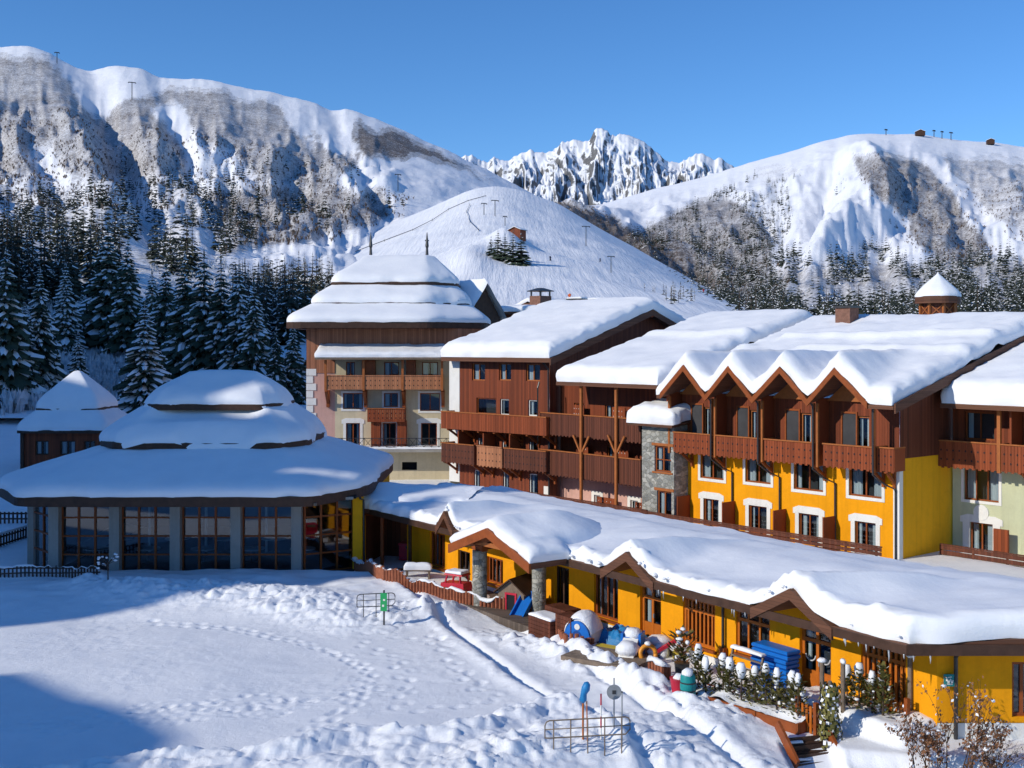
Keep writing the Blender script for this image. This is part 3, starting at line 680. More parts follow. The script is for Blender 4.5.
def near_tree(px, ytop, ybase, Y, v, label, ry=0.0, xs=1.0):
    p = W(px, ybase, Y); top = W(px, ytop, Y); H = top.z - p.z; hh, root, cr, tk = NEAR[v]
    r = root.copy(); COL.objects.link(r); s = H / hh
    r.location = p; r.scale = (s * xs * 1.22, s * xs * 1.22, s); r.rotation_euler = (0, 0, ry)
    tag(r, label, 'tree', 'large conifers on the shaded slope behind the pavilion')
    for c in (cr, tk): d = c.copy(); COL.objects.link(d); d.parent = r
def near_trees():
    T = [(145, 302, 418, 112, 2, 'snow laden spruce with spreading white boughs standing alone between the two pavilion roofs', 1.2),
         (40, 266, 402, 122, 0, 'tall snowy spruce rising just behind the small square kiosk roof', .8),
         (6, 246, 404, 116, 1, 'tall dark spruce cut off by the edge of the picture beside the kiosk', .9),
         (108, 226, 345, 180, 1, 'broad dark spruce, tallest of the pair uphill of the snow laden spruce', 1.1),
         (128, 238, 350, 172, 3, 'slimmer dark spruce touching the broad one uphill of the snow laden spruce', 1.0),
         (166, 262, 378, 150, 1, 'dark spruce at the near end of the dense row behind the pavilion peak', .9),
         (185, 252, 392, 140, 3, 'tall dark spruce, second of the dense row behind the pavilion peak', 1.0),
         (204, 250, 394, 138, 1, 'dark spruce right above the flat top of the pavilion roof', .9),
         (221, 256, 396, 136, 3, 'pointed dark spruce above the sloping snow of the pavilion roof', .9),
         (239, 262, 397, 134, 0, 'snow flecked spruce in the dense row, next but one to the tower', .85),
         (254, 280, 398, 132, 0, 'shorter snow flecked spruce stepping down towards the tower', .85),
         (276, 326, 402, 128, 3, 'small dark spruce beside the pink corner of the tower', .9),
         (293, 322, 402, 130, 1, 'small dark spruce half hidden by the pink corner of the tower', .9),
         (66, 262, 352, 170, 2, 'frosted spruce between the kiosk spruce and the broad dark spruce', .9),
         (-22, 240, 400, 125, 3, 'dark spruce mostly outside the picture edge', 1.0),
         (24, 300, 400, 120, 2, 'low snowy spruce squeezed between the two tall ones by the kiosk', .9),
         (78, 330, 398, 128, 2, 'small frosted spruce directly over the kiosk peak', .9),
         (152, 270, 360, 165, 0, 'snow flecked spruce filling the gap before the dense row', .9),
         (262, 305, 400, 134, 3, 'narrow dark spruce wedged in front of the shorter snow flecked one', .8)]
    for i, (px, yt, yb, Y, v, lb, xs) in enumerate(T): near_tree(px, yt, yb, Y, v, lb, i * 1.3, xs)
    for _, r, c, t in NEAR:
        for o in (c, t, r): bpy.data.objects.remove(o)
near_trees()

FOREST = [(S_L, [[(-260, 170), (0, 188), (60, 196), (150, 182), (215, 186), (262, 182), (305, 196), (335, 214), (330, 238), (245, 244), (205, 262), (170, 290), (60, 310), (-260, 330)]], 8500, 501, 1.0, 'dark'),
          (S_L, [[(330, 186), (412, 192), (408, 208), (345, 212)], [(120, 178), (330, 160), (350, 185), (200, 200)]], 2200, 502, .9, 'dark'), (S_L, [[(100, 128), (180, 118), (350, 150), (405, 190), (100, 190)]], 420, 508, .9, 'dark'),
          (S_P, [[(225, 285), (262, 282), (300, 288), (334, 298), (338, 330), (235, 360)]], 2600, 503, 1.3, 'lit'),
          (S_R, [[(655, 225), (690, 205), (728, 192), (760, 178), (792, 182), (794, 215), (788, 250), (800, 262), (850, 262), (868, 248), (930, 248), (1030, 262), (1320, 255), (1320, 340), (640, 340), (620, 250)]], 9000, 505, 1.0, 'lit'),
          (S_R, [[(590, 215), (640, 228), (700, 270), (760, 310), (640, 310)]], 700, 506, 1.0, 'lit'),
          (S_R, [[(830, 170), (850, 168), (850, 190), (832, 196)], [(818, 165), (800, 180), (780, 180)], [(880, 215), (930, 215), (960, 250), (890, 255)]], 900, 507, 1.0, 'lit')]
def forests():
    P = []
    for sh, polys, n, seed, yb, kind in FOREST:
        q = sh.pts(n * 4, polys, seed, yb)
        if sh is S_L or sh is S_R:
            u = CX + q[:, 0] / q[:, 1] * F_PX; w = HY - (q[:, 2] - HC) / q[:, 1] * F_PX
            q = q[fbm(u / 34, w / 17, 3, 77) < (.10 if sh is S_L else .16)]
        if len(q) > n: q = q[:n]
        r = np.random.default_rng(seed)
        hgt = (5 + 13 * r.random(len(q)) ** 2.0) * (.8 if sh is S_P else 1)
        P.append(np.column_stack([q, hgt, np.full(len(q), 0 if kind == 'dark' else 1)]))
    P = np.concatenate(P)
    size = P[:, 3] / P[:, 1]; order = np.argsort(-size); P = P[order]
    # thin out trees standing too close
    r = np.random.default_rng(1); keep = []; cell = {}
    for i, p in enumerate(P):
        c = (int(p[0] // 2.6), int(p[1] // 2.6))
        if c in cell: continue
        cell[c] = 1; keep.append(i)
    P = P[keep]
    inframe = np.abs(P[:, 0] / P[:, 1]) < 512 / F_PX
    big = P[inframe][:255]; rest = np.concatenate([P[inframe][255:], P[~inframe]])
    rr = random.Random(3)
    for p in big:
        o = bpy.data.objects.new('conifer', None); COL.objects.link(o); s = p[3] / 10
        for q in (MIDV[rr.choice((0, 1, 2, 4, 3))], MTRUNK): c_ = q.copy(); COL.objects.link(c_); c_.parent = o; c_.location = (0, 0, 0)
        o.location = p[:3]; o.location.z -= .3; o.scale = (s * rr.uniform(.85, 1.15), s * rr.uniform(.85, 1.15), s); o.rotation_euler = (rr.uniform(-.04, .04), rr.uniform(-.04, .04), rr.uniform(0, 6.3))
        if p[0] / p[1] < -.16: tag(o, 'conifer in the snow dusted woods climbing the slope behind the pavilion and tower', 'tree', 'conifers in the woods behind pavilion and tower')
        else: tag(o, 'conifer in the woods on the far valley slope beyond the hotel roofs', 'tree', 'conifers on the far valley slope')
    # everything smaller reads as one wood
    var = []
    for k in range(6):
        mb = conifer(300 + k, 10, (1.7, 1.5, 1.9, 1.6, 1.8, 1.4)[k], 7, 6, (.2, .28, .14, .42, .1, .25)[k], .5, seg=2)
        v = np.array(mb.v); f = np.array([q if len(q) == 4 else (*q, q[2]) for q in mb.f]); q4 = np.array([len(q) == 4 for q in mb.f])
        var.append((v, f[q4], np.array(mb.m)[q4]))
    VV = []; FF = []; MM = []; off = 0; r = np.random.default_rng(9)
    for p in rest:
        v, f, m = var[r.integers(6)]; s = p[3] / 10; a = r.uniform(0, 6.28); c, sn = math.cos(a) * s * r.uniform(.85, 1.2), math.sin(a) * s
        w = np.column_stack([v[:, 0] * c - v[:, 1] * sn + p[0], v[:, 0] * sn + v[:, 1] * c + p[1], v[:, 2] * s + p[2] - .3])
        VV.append(w); FF.append(f + off); MM.append(m); off += len(v)
    o = raw_mesh('conifer_forest', np.concatenate(VV), np.concatenate(FF), [M['needle_far'], M['tree_snow']], np.concatenate(MM), kind='stuff')
    tag(o, 'far conifer woods dusted with snow on the mountain sides', 'forest')
    print('trees', len(big), len(rest))
    # bare bushes
def bushes(name, pts, seed, mat, label, hmin, hmax, nb=7):
    r = np.random.default_rng(seed); V = []; Fq = []; k = 0
    for p in pts:
        h = r.uniform(hmin, hmax)
        for b in range(nb):
            a = r.uniform(0, 6.28); l = h * r.uniform(.6, 1); sp = r.uniform(.1, .55); d = np.array([math.cos(a), math.sin(a), 0]); s = np.array([-d[1], d[0], 0]) * h * .07
            base = p + d * h * .08 - (0, 0, .3); mid = p + d * l * sp * .6 + (0, 0, l * .6); tip = p + d * l * sp + (0, 0, l)
            V += [base - s * .4, base + s * .4, mid + s, mid - s, mid + s * 1.6 + d * h * .15, tip, ]; Fq += [(k, k + 1, k + 2, k + 3), (k + 3, k + 2, k + 4, k + 5)]; k += 6
    o = raw_mesh(name, np.array(V), np.array(Fq), [mat], kind='stuff'); tag(o, label, 'bushes')
forests()
for o in MIDV: bpy.data.objects.remove(o)
def scrubs():
    a = S_L.pts(60000, [p for p, v in SCRUB_L[:3]] + [SCRUB_L[4][0]], 601, .8)
    a = a[(a[:, 1] > 500) & (a[:, 1] < 1300)][:5500]
    b = S_R.pts(60000, [p for p, v in SCRUB_R[:4]], 602, .8); b = b[(b[:, 1] > 500) & (b[:, 1] < 1650)][:5500]
    bushes('bare_scrub', np.concatenate([a, b]), 603, M['twig'], 'brown leafless scrub scattered over the snowy mountain flanks', 1.4, 3.6, 5)
    c = S_L.pts(40000, [[(0, 300), (60, 300), (130, 300), (180, 330), (240, 350), (240, 412), (0, 412)], [(150, 268), (230, 250), (230, 300), (150, 320)]], 604, 1.4)
    bushes('frosted_scrub', c[:2600], 605, M['frost'], 'blue white frosted bushes covering the shaded slope between the spruces', .9, 2.4, 9)
scrubs()
# the clump on the piste
def clump():
    rr = random.Random(8)
    V = [conifer(400 + k, 10, R, 14, 10, .22, .5, seg=2).build('crown', [M['needle'], M['tree_snow']]) for k, R in enumerate((2.0, 1.7))]
    for i, (px, yt, yb, lb) in enumerate(((491, 240, 258, 'smallest conifer of the clump on the ski piste'), (498, 234, 260, 'slim conifer beside the smallest one in the piste clump'), (505, 238, 262, 'middle conifer of the clump on the ski piste'), (513, 236, 264, 'tall conifer below the brown piste hut'), (521, 238, 265, 'last conifer of the piste clump, on its sunless side'))):
        o = bpy.data.objects.new('conifer', None); COL.objects.link(o); Y = S_P.hit(px, yb).y
        for q_ in (V[i % 2], MTRUNK): c_ = q_.copy(); COL.objects.link(c_); c_.parent = o
        p = W(px, yb, Y); q = W(px, yt, Y); s = (q.z - p.z) / 10 * 1.2
        o.location = p; o.scale = (s * 1.7, s * 1.7, s); tag(o, lb, 'tree', 'conifers in the clump on the ski piste'); o.rotation_euler.z = i * 1.1
    for o in V: bpy.data.objects.remove(o)
clump()
bpy.data.objects.remove(MTRUNK)
# ================================================================== building helpers
def wall(mb, x0, x1, z0, z1, y, holes=(), depth=.25, m=0, mh=1):
    """wall face towards -y with openings; each opening has reveals and a dark back"""
    hs = [(max(h[0], x0), min(h[1], x1), max(h[2], z0), min(h[3], z1)) for h in holes]
    xs = sorted({x0, x1, *[v for h in hs for v in h[:2]]}); zs = sorted({z0, z1, *[v for h in hs for v in h[2:]]})
    for a, b in zip(xs[:-1], xs[1:]):
        for c, d in zip(zs[:-1], zs[1:]):
            if b - a < 1e-6 or d - c < 1e-6: continue
            mx, mz = (a + b) / 2, (c + d) / 2
            if any(h[0] < mx < h[1] and h[2] < mz < h[3] for h in hs): continue
            mb.quad((a, y, c), (b, y, c), (b, y, d), (a, y, d), m)
    for a, b, c, d in hs:
        Y = y + depth
        mb.quad((a, y, c), (a, Y, c), (a, Y, d), (a, y, d), m); mb.quad((b, Y, c), (b, y, c), (b, y, d), (b, Y, d), m)
        mb.quad((a, y, d), (a, Y, d), (b, Y, d), (b, y, d), m); mb.quad((a, Y, c), (a, y, c), (b, y, c), (b, Y, c), m)
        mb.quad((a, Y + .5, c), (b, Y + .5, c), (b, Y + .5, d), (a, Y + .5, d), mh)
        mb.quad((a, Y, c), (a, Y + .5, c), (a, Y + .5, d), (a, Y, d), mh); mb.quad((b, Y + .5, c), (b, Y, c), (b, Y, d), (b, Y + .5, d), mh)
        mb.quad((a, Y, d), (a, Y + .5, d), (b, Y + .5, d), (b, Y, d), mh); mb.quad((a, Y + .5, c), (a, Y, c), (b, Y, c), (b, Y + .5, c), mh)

WR = random.Random(21)
def window(par, fr, rc, y, nx=2, nz=1, mat='wood_frame', curtain=.5, fw=.08, rec=.1, name='window', transom=None, door=False):
    x0, x1, z0, z1 = rc; mb = MB(fr); a, b = y + rec, y + rec + .07
    mb.box(x0, x0 + fw, a, b, z0, z1); mb.box(x1 - fw, x1, a, b, z0, z1); mb.box(x0 + fw, x1 - fw, a, b, z1 - fw, z1); mb.box(x0 + fw, x1 - fw, a, b, z0, z0 + fw)
    zt = z1 - fw if transom is None else z0 + (z1 - z0) * transom
    if transom is not None: mb.box(x0 + fw, x1 - fw, a - .012, b, zt - fw / 2, zt + fw / 2)
    for k in range(1, nx):
        xm = x0 + (x1 - x0) * k / nx; w = fw * (.75 if nx > 2 else 1.0); mb.box(xm - w / 2, xm + w / 2, a - .006, b, z0 + fw, z1 - fw)
    for k in range(1, nz):
        zm = z0 + (zt - z0) * k / nz; mb.box(x0 + fw, x1 - fw, a + .004, b - .004, zm - fw * .3, zm + fw * .3)
    if door:
        zp = z0 + (z1 - z0) * .33; mb.box(x0 + fw, x1 - fw, a + .01, b, z0 + fw, zp)
    o = mb.build(name, M[mat], par)
    ym = (a + b) / 2 + .012
    p = MB(fr).quad((x0 + fw * .5, ym, z0 + fw * .5), (x1 - fw * .5, ym, z0 + fw * .5), (x1 - fw * .5, ym, z1 - fw * .5), (x0 + fw * .5, ym, z1 - fw * .5)).build('pane', M['glass'], o)
    if curtain and WR.random() < curtain + .3:
        c = MB(fr); w = x1 - x0
        sides = [(x0 + fw, x0 + fw + w * WR.uniform(.1, .3)), (x1 - fw - w * WR.uniform(.1, .3), x1 - fw)]
        if WR.random() < .3: sides = sides[:1]
        for s0, s1 in sides:
            n = 14; P = np.array([[(s0 + (s1 - s0) * i / n, b + .1 + .03 * math.sin(i * 1.9), z) for z in (z0 + .03, z1 - .03)] for i in range(n + 1)]); c.grid(P)
        c.build('curtain', M['curtain'], o, smooth=True)
    return o

def surround(par, fr, rc, y, w=.14, arch=False, mat='white', t=.035):
    x0, x1, z0, z1 = rc; mb = MB(fr)
    mb.box(x0 - w, x0, y - t, y + .02, z0 - (0 if arch else w), z1); mb.box(x1, x1 + w, y - t, y + .02, z0 - (0 if arch else w), z1)
    if not arch: mb.box(x0, x1, y - t, y + .02, z0 - w, z0)
    if arch:
        xm = (x0 + x1) / 2; W2 = (x1 - x0) / 2 + w
        mb.prism([(xm - W2 - .14, z1 - .05), (xm - W2 - .14, z1 + .26), (xm - W2 * .75, z1 + .40), (xm + W2 * .75, z1 + .40), (xm + W2 + .14, z1 + .26), (xm + W2 + .14, z1 - .05), (xm + W2, z1 - .05), (xm + W2, z1), (xm - W2, z1), (xm - W2, z1 - .05)][::-1], y - t - .004, y + .02)
    else: mb.box(x0 - w, x1 + w, y - t, y + .02, z1, z1 + w)
    return mb.build('window_surround', M[mat], par)

def balcony(par, fr, x0, x1, y, z0, z1, back=0.0, mat='wood_bal', name='balcony', sides=(True, True), holes=True, brackets=(), floor=True, scallop=True):
    """boarded front with dark diamonds in place of cut-outs and a scalloped lower edge, rail, floor and sides"""
    mb = MB(fr); n = max(2, int((x1 - x0) / .17)); w = (x1 - x0) / n; t = .03
    for i in range(n):
        a = x0 + i * w + .006; b = a + w - .012; yy = y + (.004 if i % 2 else 0)
        zb = z0 - (.07 if scallop and i % 2 else 0)
        mb.box(a, b, yy, yy + t, zb, z1)
        if holes and i % 2 == 0:  # flat dark diamonds: the shade inside cut-outs put in as colour
            xm = (a + b) / 2 + w / 2
            for zz in (z0 + (z1 - z0) * .3, z0 + (z1 - z0) * .66):
                mb.add([(xm - .05, y - .006, zz), (xm, y - .006, zz - .075), (xm + .05, y - .006, zz), (xm, y - .006, zz + .075)], [(0, 1, 2, 3)], 1)
    mb.box(x0 - .03, x1 + .03, y - .05, y + .08, z1, z1 + .07, 2)
    mb.box(x0 - .01, x1 + .01, y + t + .005, y + .07, z0 + .08, z0 + .2, 2)
    for k, xx in ((0, x0), (1, x1)):
        if sides[k]:
            mb.box(xx - .02, xx + .02, y + t + .006, back, z0, z1, 0); mb.box(xx - .05, xx + .05, y + .085, back, z1, z1 + .06, 2)
    if floor: mb.box(x0 + .02, x1 - .02, y + .075, back, z0 + .02, z0 + .16, 2)
    o = mb.build(name, [M[mat], M['dark'], M['wood_post'] if mat != 'wood_bal_pale' else M['wood_bal_pale']], par)
    for xb in brackets:
        k = MB(fr); d = back - y
        k.beam((xb, back - .02, z0 - .75), (xb, y + .25, z0 - .06), .13, .14); k.box(xb - .08, xb + .08, y + .1, back, z0 - .12, z0 - .002); k.box(xb - .07, xb + .07, back - .14, back, z0 - .95, z0 - .13)
        k.build('bracket', M['wood_frame'], o)
    return o

EDGE = np.array([0, .02, .055, .11, .19, .3, .44, .62, .85])
def span(a, b, step=.35, extra=()):
    L = b - a; e = EDGE[EDGE < L / 2]
    mid = np.arange(a + .85 + step * .5, b - .85, step)
    return np.array(sorted({*np.round(a + e, 4), *np.round(b - e, 4), *np.round(mid, 4), *[round(v, 4) for v in extra]}))

def snow_sheet(par, fr, P, d, T, r=.75, rag=.10, seed=0, name='roof_snow', mat='snow', lump=.05, und=.10, p=2.6, over=.10):
    """thick snow on a roof: P roof surface grid (local), d distance to the free edges"""
    q = np.clip(d / r, 0, 1); th = T * (1 - (1 - q) ** p) ** (1 / p)
    X, Y = P[..., 0], P[..., 1]
    th = th * (1 + und * fbm(X / 3.1, Y / 2.3, 3, seed)) + lump * fbm(X * 1.6, Y * 1.6, 3, seed + 5) * np.clip(q * 3, 0, 1)
    th = th + np.exp(-(d / .5) ** 2) * ss(0, .1, d) * float(np.max(T)) * (.22 * np.abs(vn(X * 2.1, Y * 2.1, seed + 21)) + .14 * np.abs(vn(X * 5.1, Y * 5.1, seed + 22)) - .1)
    th = th + .035 * ridged(X * .9 + .4 * Y, Y * .35, 2, seed + 23) * np.clip(q * 2 - 1, 0, 1)
    Z = P[..., 2] + th
    gx = np.gradient(d, axis=0) / (np.gradient(X, axis=0) ** 2 + np.gradient(Y, axis=0) ** 2 + 1e-9) ** .5
    out = (1 - q) ** 2; bul = over * np.clip(th / max(float(np.max(T)), .01), 0, 1) * out
    n1 = rag * fbm(X * 1.3 + Z, Y * 1.3, 3, seed + 9) * out; n2 = rag * fbm(X * 1.3, Y * 1.3 + Z, 3, seed + 14) * out
    cx, cy = X.mean(), Y.mean()
    Q = np.stack([X + n1, Y + n2, Z], -1)
    # push the lip outwards, away from where d grows
    ga = np.gradient(d, axis=0); gb = np.gradient(d, axis=1)
    ta = np.gradient(P[..., :2], axis=0); tb = np.gradient(P[..., :2], axis=1)
    la = (ta ** 2).sum(-1) + 1e-9; lb = (tb ** 2).sum(-1) + 1e-9
    g = ta * (ga / la)[..., None] + tb * (gb / lb)[..., None]; gn = np.linalg.norm(g, axis=-1, keepdims=True) + 1e-6
    Q[..., :2] -= g / gn * bul[..., None]
    mb = MB(fr); mb.grid(Q); return mb.build(name, M[mat], par, smooth=True)

def roof_slab(par, fr, P, th=.24, name='roof', mats=('wood_fascia',), drop=.012):
    a, b = P.shape[:2]; T = P.copy(); T[..., 2] -= drop; B = P.copy(); B[..., 2] -= drop + th
    mb = MB(fr); mb.grid(T); mb.grid(B, flip=True)
    for e in (lambda A: A[:, 0], lambda A: A[::-1, -1], lambda A: A[0, ::-1], lambda A: A[-1, :]):
        t, bb = e(T), e(B); n = len(t); mb.add(np.concatenate([t, bb]), [(i, i + n, i + n + 1, i + 1) for i in range(n - 1)])
    return mb.build(name, [M[m] for m in mats], par)

def rect_roof(x0, x1, y0, y1, fn, xe=(), ye=(), step=.35, free='xXyY'):
    xs = span(x0, x1, step, xe); ys = span(y0, y1, step, ye); X, Y = np.meshgrid(xs, ys, indexing='ij')
    P = np.stack([X, Y, fn(X, Y)], -1); d = np.full(X.shape, 9.0)
    if 'x' in free: d = np.minimum(d, X - x0)
    if 'X' in free: d = np.minimum(d, x1 - X)
    if 'y' in free: d = np.minimum(d, Y - y0)
    if 'Y' in free: d = np.minimum(d, y1 - Y)
    return P, d

def coarse(P, n=4):
    i = sorted({*range(0, P.shape[0], n), P.shape[0] - 1}); j = sorted({*range(0, P.shape[1], n), P.shape[1] - 1})
    return P[np.ix_(i, j)]

def poly_ring(poly, n_edge=14, round_=.0):
    out = []
    for i in range(len(poly)):
        a = np.array(poly[i], float); b = np.array(poly[(i + 1) % len(poly)], float)
        for k in range(n_edge): out.append(a + (b - a) * k / n_edge)
    R = np.array(out)
    for _ in range(int(round_)):
        R = (np.roll(R, 1, 0) + R + np.roll(R, -1, 0)) / 3
    return R

def tier_roof(par, fr, eave, top, tiers, T=.5, seed=0, slab=.3, n_edge=16, rounds=3, apex=False, cap=True, rag=.1, lip_mat='wood_fascia', snow_over=.12, slab0=None, sides=None):
    """stepped hipped roof. eave and top: plan polygons with the same number of corners; tiers (k0, z0, k1, z1) from the outer to the inner edge"""
    E, K = poly_ring(eave, n_edge, rounds), poly_ring(top, n_edge, rounds); n = len(E)
    ring = lambda k: E + (K - E) * k
    size = np.linalg.norm(E - K, axis=1).mean()
    for ti, (k0, z0, k1, z1) in enumerate(tiers):
        last = ti == len(tiers) - 1
        sl_ = slab0 if (slab0 and ti == 0) else slab
        rb = [np.column_stack([ring(k0), np.full(n, z0)]), np.column_stack([ring(k1), np.full(n, z1)])]
        ro = [np.column_stack([ring(k0), np.full(n, z0 - sl_)]), np.column_stack([ring(k0), np.full(n, z0 - .01)]), np.column_stack([ring(k1), np.full(n, z1 - .01)])]
        base_in = np.column_stack([ring(min(1, k0 + (.9 if ti == 0 else .5) / size)), np.full(n, z0 - sl_ + .02)])
        MB(fr).loft([r.tolist() for r in [base_in] + ro], cap0=False, cap1=last).build('roof', M[lip_mat], par)
        L = size * (k1 - k0); us = np.concatenate([EDGE[EDGE < L * .5], np.linspace(min(.95, L * .6), L, max(4, int(L / .5)))]) / L
        rings = []
        for u in us:
            k = k0 + (k1 - k0) * u; d = u * L
            q = min(1, d / .8); th = T * (1 - (1 - q) ** 2.6) ** (1 / 2.6)
            xy = ring(k); zb = z0 + (z1 - z0) * u
            w = (1 - q) ** 2; ang = np.arange(n)
            no = fbm(xy[:, 0] * .9, xy[:, 1] * .9, 3, seed + 7 * ti)
            thv = th * (1 + .14 * fbm(xy[:, 0] / 2.5, xy[:, 1] / 2.5, 3, seed + 3)) + .05 * q * fbm(xy[:, 0] * 1.5, xy[:, 1] * 1.5, 3, seed + 11)
            dirn = E - K; dirn = dirn / (np.linalg.norm(dirn, axis=1, keepdims=True) + 1e-6)
            xy = xy + dirn * (w * (snow_over * min(1, th / T) + rag * no))[:, None]
            if sides is not None and ti == sides - 1: thv = thv - .42 * ss(.6, .72, k) * ss(.62, .42, np.abs(E[:, 0]) / np.hypot(E[:, 0], E[:, 1]))
            # here and there the snow slides over the lip
            cov = (ss(.4, .62, np.abs(E[:, 0]) / np.hypot(E[:, 0], E[:, 1])) if sides == ti else ss(.05, .45, vn(E[:, 0] * .33 + 5 * ti, E[:, 1] * .33, seed + 31)) * (ti > 0)) + .25 * np.clip(fbm(E[:, 0] * 1.4, E[:, 1] * 1.4, 2, seed + 37), 0, 1)
            rings.append(np.column_stack([xy, zb + thv - slab * 1.35 * np.minimum(cov, 1.1) * (1 - q) ** 1.5]))
        mb = MB(fr); mb.loft([r.tolist() for r in rings], cap0=False, cap1=False)
        if last:
            base = len(rings) - 1; k = len(mb.v); c = np.mean(rings[-1], 0); c[2] += T * (.06 if not apex else .5)
            mid = [(r * .5 + c * .5 + np.array([0, 0, T * .15])) for r in rings[-1]]
            mb.v.extend(tuple(map(float, m_)) for m_ in mid); mb.v.append(tuple(map(float, c)))
            for i in range(n):
                j = (i + 1) % n; mb.f.append((base * n + i, base * n + j, k + j, k + i)); mb.m.append(0); mb.f.append((k + i, k + j, k + n)); mb.m.append(0)
        mb.build('roof_snow', M['snow'], par, smooth=True)

def fascia_edge(par, fr, pts, h=.26, t=.06, y=0, name='barge_board', mat='wood_fascia', dz=.0):
    mb = MB(fr)
    for (x0, z0), (x1, z1) in zip(pts[:-1], pts[1:]):
        mb.add([(x0, y, z0 - h + dz), (x1, y, z1 - h + dz), (x1, y, z1 + dz), (x0, y, z0 + dz), (x0, y + t, z0 - h + dz), (x1, y + t, z1 - h + dz), (x1, y + t, z1 + dz), (x0, y + t, z0 + dz)],
               [(0, 1, 2, 3), (5, 4, 7, 6), (3, 2, 6, 7), (1, 0, 4, 5), (0, 3, 7, 4), (2, 1, 5, 6)])
    return mb.build(name, M[mat], par)

def pipe(par, fr, pts, r=.05, name='downpipe', mat='metal_dark'):
    return MB(fr).tube(pts, r, 8).build(name, M[mat], par, smooth=True, sharp=40)
# ================================================================== glazed pavilion
def pavilion():
    fr = PAV; P = thing('pavilion', fr, 'wide glazed pavilion with a three tiered snow covered roof and grey columns', 'building')
    eave = [(-6.9, -10), (6.5, -10), (8.7, -5.8), (8.7, 6), (6.5, 10), (-6.9, 10), (-9.7, 6), (-9.7, -5.8)]
    top = [(-1.5, -.5), (1.5, -.5), (1.8, -.3), (1.8, .3), (1.5, .5), (-1.5, .5), (-1.8, .3), (-1.8, -.3)]
    tier_roof(P, fr, eave, top, [(0, 4.06, .62, 5.6), (.51, 6.1, .97, 8.55), (.74, 7.92, 1.0, 9.1)], T=.48, seed=5, slab=.3, slab0=.46, rounds=2, lip_mat='wood_dark', rag=.2, sides=2)
    xs = [fr.px(p, 500, -7.5)[0] for p in (55, 115.5, 176, 236.5, 297)]
    xl = fr.px(33, 500, -5.2)[0]; xr = 7.95
    for x in xs: MB(fr).box(x - .24, x + .24, -7.72, -7.24, -.1, 3.62).build('column', M['concrete'], P)
    MB(fr).box(xl - .2, xl + .2, -5.4, -5.0, -.1, 3.62).build('column', M['concrete'], P)
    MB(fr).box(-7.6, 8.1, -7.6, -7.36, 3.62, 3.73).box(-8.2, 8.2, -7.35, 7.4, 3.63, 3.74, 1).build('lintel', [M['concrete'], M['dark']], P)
    # dog-tooth rafters' ends along the eave
    mb = MB(fr)
    for x in np.arange(-6.6, 6.7, .34): mb.box(x - .06, x + .06, -9.75, -7.75, 3.62, 3.73)
    mb.build('rafter_ends', M['wood_grey'], P)
    def bay(f2, x0, x1, y, nx, nz, name='glazing'):
        g = MB(f2); z0, z1 = .05, 3.6
        for k in range(nx + 1):
            x = x0 + (x1 - x0) * k / nx; g.box(x - .05, x + .05, y - .05, y + .05, z0, z1)
        for k in range(nz + 1):
            z = z0 + (z1 - z0) * k / nz; g.box(x0, x1, y - .04, y + .04, z - .04, z + .04)
        o = g.build('window', M['wood_frame'], P)
        MB(f2).quad((x0, y + .01, z0), (x1, y + .01, z0), (x1, y + .01, z1), (x0, y + .01, z1)).build('pane', M['glass_pav'], o)
    for a, b in zip(xs[:-1], xs[1:]): bay(fr, a + .26, b - .26, -7.25, 3, 4)
    # slanted end bays
    d = Fr(tuple(fr.w((xs[-1] + .1, -7.4, 0))), (xr - xs[-1] - .1, 1.5)); L = math.hypot(xr - xs[-1] - .1, 1.5); bay(d, .25, L - .1, 0, 3, 4)
    e = Fr(tuple(fr.w((xl, -5.2, 0))), (xs[0] - xl, -2.2)); L2 = math.hypot(xs[0] - xl, 2.2); bay(e, .2, L2 - .25, 0, 2, 4)
    MB(fr).box(xr - .05, xr + .42, -6.2, -5.7, -.1, 3.62).build('corner_pier', M['yellow_shaded'], P)
    # rest of the walls, floor, things inside that show through the glass
    w = MB(fr); w.box(-8, 8, 7.0, 7.3, -.1, 3.62, 0); w.box(-8.1, -7.9, -5, 7, -.1, 3.6, 0); w.box(8.0, 8.3, -5.7, 7, -.1, 3.62, 1); w.box(-8, 8, -7.2, 7, -.2, .02, 2)
    w.build('wall', [M['room'], M['yellow_shaded'], M['room']], P)
    r = random.Random(4)
    for k in range(9):
        x = -5 + 10.5 * (k % 5) / 4 + r.uniform(-.4, .4); y = -4.5 + 3 * (k // 5); t = thing('dining_table', Fr(tuple(fr.w((x, y, .02))), (1, 0)), 'round white table with folded cloth inside the glazed pavilion', 'table', 'tables inside the pavilion')
        MB(PF[t]).tube([(0, 0, .7), (0, 0, .74)], .65, 20).build('tabletop', M['white'], t)
        MB(PF[t]).tube([(0, 0, 0), (0, 0, .03), (0, 0, .06), (0, 0, .7)], [.3, .3, .05, .05], 12).build('stem', M['metal_dark'], t)
    for k, x in enumerate((-3.6, -.6, 2.6)):
        MB(fr).box(x, x + .12, -1.5, -1.38, 0, 3.6).build('inner_post', M['white'], P)
    pipe(P, fr, [(8.25, -6.45, 3.75), (8.3, -6.4, 3.5), (8.42, -6.1, 3.4), (8.44, -6.05, .1)])
M['glass_pav'] = m_glass('pavilion_glass', (.62, .74, .82), 1.2, .07)
pavilion()

